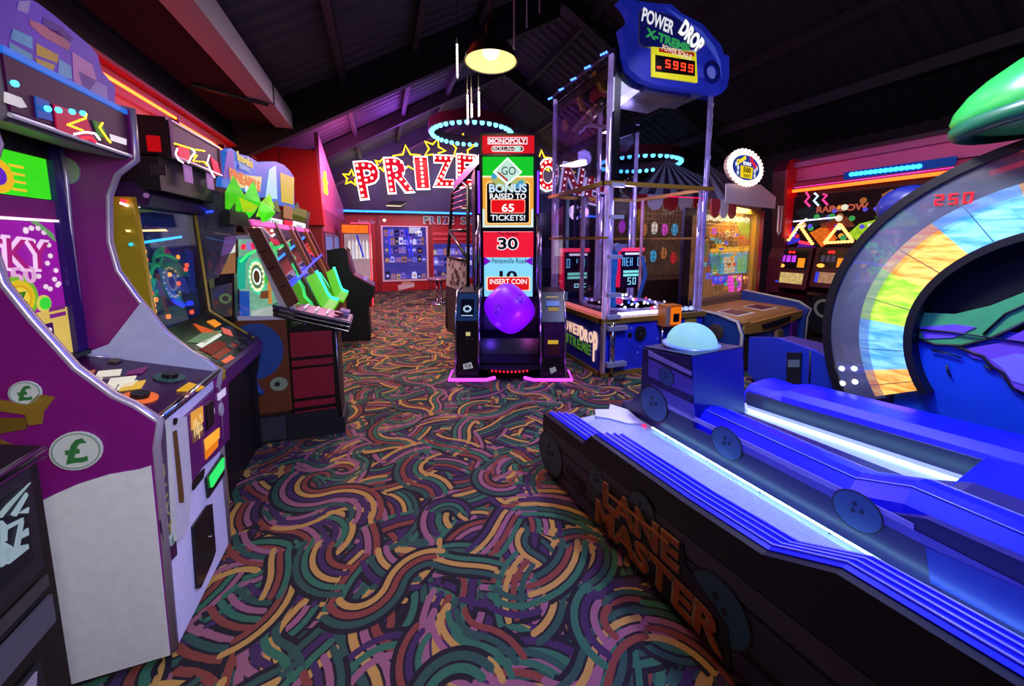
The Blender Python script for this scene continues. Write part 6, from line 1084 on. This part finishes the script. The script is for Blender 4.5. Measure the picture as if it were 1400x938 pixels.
# ------------------------------------------------------------------ bowling lanes
L = root('bowling_lane_game', 'twin mini bowling lane game glowing blue, ball art along its dark side', 'arcade machine', (1.4, 1.2, 0))
LU = Ls.ex; LW = -Ls.n
def lv(u, wv_, z): q = Ls.o + LU * u + LW * wv_; return (q.x, q.y, z)
UE = 2.7
TOP = [(-.04, .385), (.37, .395), (.44, .47), (.99, .485), (1.28, .505), (1.46, .60), (UE, .66)]
def ztop(u):
    for (u0, z0), (u1, z1) in zip(TOP, TOP[1:]):
        if u <= u1: return z0 + (z1 - z0) * (u - u0) / (u1 - u0)
    return TOP[-1][1]
part('outer_panel', G().prism([Ls.p(u, z) for u, z in [(-.02, .03)] + [(u, z - .005) for u, z in TOP] + [(UE, .03)]], LW * .03), D('17151c', .4), L, label='dark printed outer side panel')
part('plinth', G().prism([lv(.05, .08, 0), lv(UE, .08, 0), lv(UE, 1.6, 0), lv(.05, 1.6, 0)], (0, 0, .05)), BLACK, L)
GREYP = D('46404f', .45); TEAL = D('3c565c', .45)
Ls.poly(L, 'grey_band', GREYP, [(-.0, .31), (.45, .33), (UE, .44), (UE, .36), (.45, .26), (.0, .25)], .001, .003); Ls.poly(L, 'grey_band', D('3a3444', .45), [(.12, .24), (UE, .33), (UE, .20), (.5, .13), (.16, .13)], .001, .003); Ls.poly(L, 'lavender_band', D('38304a', .45), [(.17, .09), (.5, .1), (UE, .15), (UE, .05), (.3, .035)], .001, .003); Ls.poly(L, 'fine_line', D('5a5260', .45), [(0.284,0.113),(0.342,0.03),(0.349,0.026),(0.298,0.105)], .004, .002)
def bowl(fr, cx, cz, r, col, h=.004, hole='1a1c22'):
    d = fr.disc(L, 'ball_print', col, cx, cz, r, None, h, .003)
    fr.ring(L, 'ball_print_edge', D('16141c', .5), cx, cz, r, r * 1.06, 0, 360, h, .0035, 28)
    for a, b in ((-.1, .35), (.2, .1), (-.15, -.05)): fr.disc(L, 'finger_hole', D(hole, .6), cx + a * r, cz + b * r, r * .09, r * .13, h + .003, .002, 10)
bowl(Ls, .06, .165, .125, TEAL); bowl(Ls, .50, .265, .06, TEAL); bowl(Ls, .80, .31, .075, TEAL); bowl(Ls, 1.16, .20, .11, D('2c5a66', .45))
q = (0.327,0.166,0.181,0.117); Ls.text(L, 'maker_lettering', D('121018', .5), 'UNIS', q[0], q[1], q[2], .06, .006, .002, .02)
Ls.poly(L, 'logo_plate', D('221a20', .5), [(.51, .045), (.51, .20), (.56, .21), (.56, .30), (1.01, .325), (1.03, .25), (1.20, .17), (1.22, .02), (1.0, .03)], .006, .004)
for dz, c, hh, bb in ((0, 'a88e60', .011, .05), (0, 'b0561a', .015, .015)):
    Ls.text(L, 'logo_lettering', D(c, .4, 0, .4, 14), 'LANE', .785, .25, .44, .125, hh, .004, bb, .05); Ls.text(L, 'logo_lettering', D(c, .4, 0, .4, 14), 'MASTER', .855, .112, .68, .12, hh, .004, bb, -.02)
Ls.poly(L, 'logo_highlight', D('c87a20', .4), [(.59, .27), (.96, .295), (.96, .28), (.59, .255)], .0195, .001) 
# blue stepped ledge along the outer side
BLU = D('0a12e8', .32, 0, .08, 6)
def loft(name, mat, stations, cross, **k):
    v = []; f = []; n = len(cross(stations[0]))
    for u in stations: v += [lv(u, a, b) for a, b in cross(u)]
    for i in range(len(stations) - 1):
        for j in range(n): f.append((i * n + j, i * n + (j + 1) % n, (i + 1) * n + (j + 1) % n, (i + 1) * n + j))
    f += [tuple(range(n)), tuple(range((len(stations) - 1) * n, len(stations) * n))[::-1]]
    return part(name, G().add(v, f), mat, L, **k)
ST = [-.02, .2, .37, .44, .7, .99, 1.28, 1.46, 1.8, 2.2, UE]
def lz(u): return .345
def ledge_cross(u):
    t = ztop(u); return [(.03, t - .04), (.03, t), (.055, t + .003), (.06, t - .009), (.105, t - .012), (.11, t - .024), (.155, t - .027), (.16, t - .039), (.205, t - .043), (.21, t - .06), (.21, .3), (.03, .3)]
loft('blue_ledge', BLU, ST, ledge_cross, label='glossy blue stepped ledge')
for j in (2, 4, 6, 8): part('ledge_line', G().tube([lv(u, ledge_cross(u)[j][0], ledge_cross(u)[j][1] + .003) for u in ST], .004, 5), D('8a94ff', .25), L, True)
ribs = G(); n = 22
for i in range(n):
    w0 = .215 + .27 * i / n; w1 = w0 + .27 / n * .7
    ribs.prism([lv(.12, w0, .335), lv(UE, w0, .335), lv(UE, w1, .335), lv(.12, w1, .335)], (0, 0, .014))
LANEW = D('b8c8e8', .3, 0, .06, 40)
part('lane_board', G().prism([lv(.05, .21, .32), lv(UE, .21, .32), lv(UE, .55, .32), lv(.05, .55, .32)], (0, 0, .018)), LANEW, L); part('lane_rib', ribs, LANEW, L, stuff=True)
LEDC = E('a8f0ff', 9., 0)
part('light_strip', G().prism([lv(.36, .506, .356), lv(UE, .506, .356), lv(UE, .511, .356), lv(.36, .511, .356)], (0, 0, .007)), LEDC, L, label='cyan white light strip')
for k in range(9): part('rivet', G().lathe([(.006, 0), (.005, .004)], lv(.45 + k * .26, .525, .338), 8), STEEL, L)
part('launch_pad', G().prism([lv(u, w_, .338) for u, w_ in ((.1, .30), (.02, .36), (.06, .44), (.0, .5), (.12, .55), (.3, .5), (.26, .42), (.16, .36))], (0, 0, .02)), D('d8e0f8', .3), L, label='white wavy ball pad'); part('red_dot_lamp', G().ball(lv(.32, .49, .352), .012, 8, 5), E('ff2050', 2.5), L)
# divider with ball post
STR1 = D('2a2260', .35); STR2 = D('9a90e8', .35); PUR = D('5a50c0', .35)
part('divider_wall', G().prism([Ld.p(u, z) for u, z in ((.06, .05), (UE, .05), (UE, .60), (1.46, .56), (1.3, .48), (.60, .46), (.56, .835), (.22, .795), (.22, .52), (.12, .40), (.06, .39))], LW * .42), STR1, L, label='striped divider wall')
for m_, pts in ((STR2, [(0.27,0.797),(0.574,0.763),(0.575,0.74),(0.272,0.766)]), (PUR, [(0.273,0.748),(0.581,0.722),(0.591,0.636),(0.279,0.64)]), (PUR, [(0.299,0.601),(0.598,0.591),(0.612,0.515),(0.37,0.528)]), (STR2, [(0.37,0.524),(0.873,0.529),(1.119,0.528),(1.437,0.525),(1.439,0.505),(1.121,0.504),(0.874,0.505),(0.372,0.498)]), (PUR, [(0.847,0.498),(1.121,0.504),(1.439,0.505),(1.657,0.502),(1.66,0.471),(1.442,0.473),(1.123,0.473),(0.855,0.477)])):
    Ld.poly(L, 'stripe', m_, pts, .001, .003)
BLB = D('2f5690', .5)
for (q0, q1), r in (((0.414,0.681), .05), ((0.328,0.484), .10), ((0.79,0.472), .075), ((1.293,0.47), .07)): bowl(Ld, q0, q1, r, BLB, .004, '16204a')
part('post_face', G().prism([lv(.605, .55, .46), lv(.605, .97, .46), lv(.565, .97, .84), lv(.565, .55, .84)], LU * .006), D('060a80', .4), L, label='blue sloped post face')
part('post_top', G().prism([lv(.22, .56, .80), lv(.57, .56, .84), lv(.57, .97, .84), lv(.22, .97, .80)], (0, 0, .008)), D('16184a', .35), L)
dc_ = lv(.38, .78, .825)
part('dome_flange', G().lathe([(.165, 0), (.165, .012), (.15, .02)], dc_, 28), D('6a90d0', .3), L, True)
part('white_dome', G().lathe([(.14 * math.cos(a * PI / 20), .016 + .125 * math.sin(a * PI / 20)) for a in range(11)], dc_, 32), E('9adcf0', .75, .03), L, True, label='glowing white dome')
def rail_cross(u):
    z = .0 if u < 1.25 else min((u - 1.25) / .15, 1) * .06; return [(.56, .44 + z), (.58, .50 + z), (.63, .545 + z), (.68, .555 + z), (.74, .545 + z), (.80, .52 + z), (.88, .46 + z), (.97, .42 + z), (.97, .38), (.56, .38)]
loft('divider_rail', BLU, [.6, .9, 1.2, 1.25, 1.4, 1.8, UE], rail_cross, label='glossy blue divider rail')
for j in (2, 5): part('ledge_line', G().tube([lv(u, rail_cross(u)[j][0], rail_cross(u)[j][1] + .003) for u in (.62, 1.2, 1.25, 1.4, UE)], .003, 5), D('8a94ff', .25), L, True)
# second lane
def l2(u): return .36 + .07 * (u - .4)
part('lane_board', G().prism([lv(.3, .96, l2(.3)), lv(1.7, .96, l2(1.7)), lv(1.7, 1.28, l2(1.7)), lv(.3, 1.28, l2(.3))], (0, 0, .014)), LANEW, L)
part('light_strip', G().prism([lv(.48, 1.19, l2(.48) + .014), lv(1.55, 1.19, l2(1.55) + .014), lv(1.55, 1.195, l2(1.55) + .014), lv(.48, 1.195, l2(.48) + .014)], (0, 0, .012)), LEDC, L, label='cyan white light strip')
part('launch_pad', G().prism([lv(u, w_, l2(.4) + .014) for u, w_ in ((.38, 1.0), (.3, 1.1), (.34, 1.2), (.44, 1.26), (.5, 1.18), (.42, 1.08))], (0, 0, .02)), D('d8e0f8', .3), L, label='white wavy ball pad')
Ld.poly(L, 'blue_plate', D('2038b0', .4), [(1.47, .47), (1.49, .36), (2.3, .40), (2.3, .56)], .002, .004)
part('inner_wall', G().prism([lv(.42, 1.28, l2(.42)), lv(1.7, 1.28, l2(1.7)), lv(1.7, 1.28, .56), lv(.42, 1.28, .46)], LW * .03), D('141440', .4), L)
part('lane_base', G().prism([lv(.3, .95, .05), lv(1.7, .95, .05), lv(1.7, 1.6, .05), lv(.3, 1.6, .05)], (0, 0, .30)), D('14124a', .5), L)
def far_cross(u):
    z = .46 + .07 * u if u > .55 else .47; return [(1.29, z - .03), (1.31, z), (1.36, z + .03), (1.5, z + .035), (1.6, z + .03), (1.6, .3), (1.29, .3)]
loft('far_ledge', BLU, [.40, .54, .62, 1.2, UE], far_cross, label='glossy blue far ledge')
part('end_step', G().prism([lv(1.42, .9, .5), lv(1.42, 1.4, .52), lv(UE, 1.4, .62), lv(UE, .9, .62)], (0, 0, .04)), BLU, L)
# ------------------------------------------------------------------ big wheel machine
Q = root('prize_wheel_game', 'huge prize wheel game with lit wooden coloured segments and blue mural', 'arcade machine', (3.2, .6, 0))
cy, cz = -.62, .92
part('cabinet', G().box(2.96, 3.5, -1.2, 1.30, 0, .98), D('0a2a90', .45), Q)
Wh.rect(Q, 'mural_panel', D('1048c8', .4, 0, .1, 4), -1.28, .28, 1.3, 1.0, -.055, .01)
Wh.disc(Q, 'dark_centre', D('030304', 1.), cy, cz, .60, None, -.10, .03, 48)
Wh.poly(Q, 'mural_lower', D('1048c8', .4, 0, .1, 4), [(cy + .60 * math.cos(a), cz + .60 * math.sin(a)) for a in [math.radians(172 + (368 - 172) * i / 24) for i in range(25)]], -.055, .012, label='blue mural disc inside the wheel')
GRM = D('4ab060', .45); VIO = D('7a5ad0', .45)
Wh.poly(Q, 'green_mural_shape', GRM, [(-1.217,1.022),(-1.2,1.042),(-1.073,1.057),(-0.95,1.125),(-0.844,1.214)] + [(-.45, 1.35), (-.35, 1.25)] + [(-0.83,1.067),(-0.911,0.968),(-1.031,0.898),(-1.142,0.876),(-1.199,0.896)], -.04, .004); Wh.poly(Q, 'violet_mural_shape', VIO, [(-1.204,0.955),(-1.068,1.002),(-0.989,1.003),(-1.061,0.93),(-1.174,0.894)], -.035, .004)
Wh.poly(Q, 'violet_mural_shape', D('7a50c0', .45), [(-1.029,0.874),(-0.909,0.938),(-0.827,1.032)] + [(-.5, .98), (-.4, .8)] + [(-0.796,0.715),(-0.842,0.727),(-0.895,0.791),(-0.935,0.839),(-0.986,0.839)], -.036, .004); Wh.poly(Q, 'pale_violet_shape', D('8a80e8', .45), [(-0.924,0.85),(-0.848,0.903),(-0.815,0.905)] + [(-.55, .8)] + [(-0.8,0.757),(-0.845,0.763),(-0.878,0.812)], -.031, .003)
INK = D('050510', .5)
for pts in ([(-1.204,0.886),(-1.127,0.872),(-1.03,0.89),(-0.934,0.954),(-0.83,1.067)], [(-1.057,0.883),(-0.95,0.858),(-0.916,0.814),(-0.876,0.79),(-0.842,0.727),(-0.796,0.708)], [(-0.96,0.971),(-0.899,1.09),(-0.838,1.151)], [(-1.138,0.835),(-1.08,0.835),(-1.024,0.827)], [(-1.074,0.771),(-1.065,0.732),(-1.052,0.712)], [(-0.945,0.812),(-0.919,0.798),(-0.914,0.792)]): Wh.tube(Q, 'ink_line', INK, pts, .008 if len(pts) > 3 else .005, -.03)
Wh.tube(Q, 'panel_seam', INK, [(-1.247,0.937),(-1.064,0.958),(-0.82,0.962)], .005, -.025)
# wheel
Wh.ring(Q, 'black_rim', D('060608', .5), cy, cz, 1.005, 1.05, -33, 213, -.12, .14, 60)
Wh.ring(Q, 'clear_ring', GLASS('f0f2f8', .08, .9, .5, .10), cy, cz, .80, 1.008, -32, 212, .0, .006, 60); Wh.ring(Q, 'grey_backing', GLASS('d8dee6', .05, .85, .5, .13), cy, cz, .82, 1.008, -32, 212, -.09, .004, 60)
Wh.ring(Q, 'inner_black_rim', D('060608', .5), cy, cz, .585, .622, -33, 213, -.06, .09, 48)
ORG = WOODLIT('f08228', 'f8d060', .98); LBL = WOODLIT('4a9cd8', '8cd0f0', .92); LGR = WOODLIT('80c028', 'd0e850', .98)
for k, (a0, a1, m_) in enumerate(((-31, -20, ORG), (-20, 2.5, LBL), (2.5, 25, LGR), (25, 47.5, ORG), (47.5, 70, LBL), (70, 92.5, ORG), (92.5, 115, LGR), (115, 137.5, LBL), (137.5, 160, ORG), (160, 182.5, LGR), (182.5, 212, LBL))):
    a0 = 180 - a0; a1 = 180 - a1
    o = Wh.ring(Q, 'wheel_segment', m_, cy, cz, .622, .855, a0, a1, -.03, .02, 6, label=('orange', 'blue', 'green')[(ORG, LBL, LGR).index(m_)] + ' lit wood segment')
    for t in ((.42,) if k < 6 else ()):
        a = math.radians(a0 + (a1 - a0) * t); part('plank_line', G().tube([Wh.p(cy + r_ * math.cos(a), cz + r_ * math.sin(a), -.009) for r_ in (.63, .85)], .0022, 4), D('20384a', .5), o)
r_ = (-1.196,1.688); fw = Fr(Wh.p(r_[0], r_[1] - .04, .0), Wh.ex, Wh.ey)
fw.digits(Q, 'red_digits', E('ff1a20', 2.2, 0), '250', .0, .0, .16, .055, .01)
Wh.poly(Q, 'red_glow_plate', E('d02030', .7), [(-1.027,1.804),(-0.915,1.839),(-0.906,1.814),(-1.012,1.78)], -.04, .004)
bulbs(Q, 'white_lamp', [Wh.p(a, b, .0) for a, b in [(-1.54,0.6),(-1.472,0.622),(-1.527,0.502),(-1.46,0.537)]], .016, E('ffffff', 5., 0), 8, 5)
Wh.poly(Q, 'pale_arrow', D('7a9a80', .4), [(-1.547,1.115),(-1.475,1.191),(-1.462,1.136),(-1.557,1.036)], -.02, .004)
# lower console with slot
Wh.poly(Q, 'side_console', D('1230a0', .4), [(-2.221,0.648),(-1.997,0.698),(-1.746,0.674),(-1.546,0.618),(-1.524,0.37),(-1.725,0.313),(-2.082,0.259),(-2.211,0.339)], -.04, .03, label='blue side console panel'); part('console_body', G().box(2.95, 3.4, 1.3, 2.2, 0, .62), D('0c1e70', .45), Q)
Wh.poly(Q, 'slot_plate', D('141620', .35), [(-1.9,0.607),(-1.797,0.637),(-1.786,0.373),(-1.885,0.358)], -.008, .01); Wh.poly(Q, 'slot_label', D('5a6a70', .4), [(-1.885,0.555),(-1.803,0.58),(-1.798,0.525),(-1.88,0.499)], .003, .004); Wh.tube(Q, 'console_seam', INK, [(-1.745,0.663),(-1.727,0.329)], .006, -.008)
part('blue_round_cap', G().ball((3.05, 1.36, 1.66), (.1, .16, .13), 14, 9), D('16206a', .35), Q, True)
# sculpted green hat top
g = G(); n = 26; m2 = 14; v = []; f = []
for i in range(m2 + 1):
    t = PI * i / m2
    for k in range(n):
        a = 2 * PI * k / n; y = math.sin(t) * math.cos(a); x = math.sin(t) * math.sin(a); z = math.cos(t)
        y2 = y * .40 * (1 + .06 * max(0, y)); z2 = z * (.27 if z > 0 else .13) * (1 - .2 * max(0, y) ** 2) - .04 * max(0, y)
        v.append((2.86 + x * .28, .72 + y2, 2.08 + z2))
for i in range(m2): f += [(i * n + k, i * n + (k + 1) % n, (i + 1) * n + (k + 1) % n, (i + 1) * n + k) for k in range(n)]
part('green_cap', G().add(v, f), D('2a9a3a', .3), Q, True, label='glossy sculpted green cap')
part('cap_brim', G().tube([(2.86 + .25 * math.sin(a), .72 + .38 * math.cos(a), 2.03 - .04 * max(0, math.cos(a))) for a in [k * PI / 12 for k in range(24)]], .045, 8, True), D('145a34', .35), Q, True); part('cap_stem', G().lathe([(.14, 0), (.16, .15), (.12, .3)], (2.92, .72, 1.72), 18), D('1f6a2e', .35), Q, True)
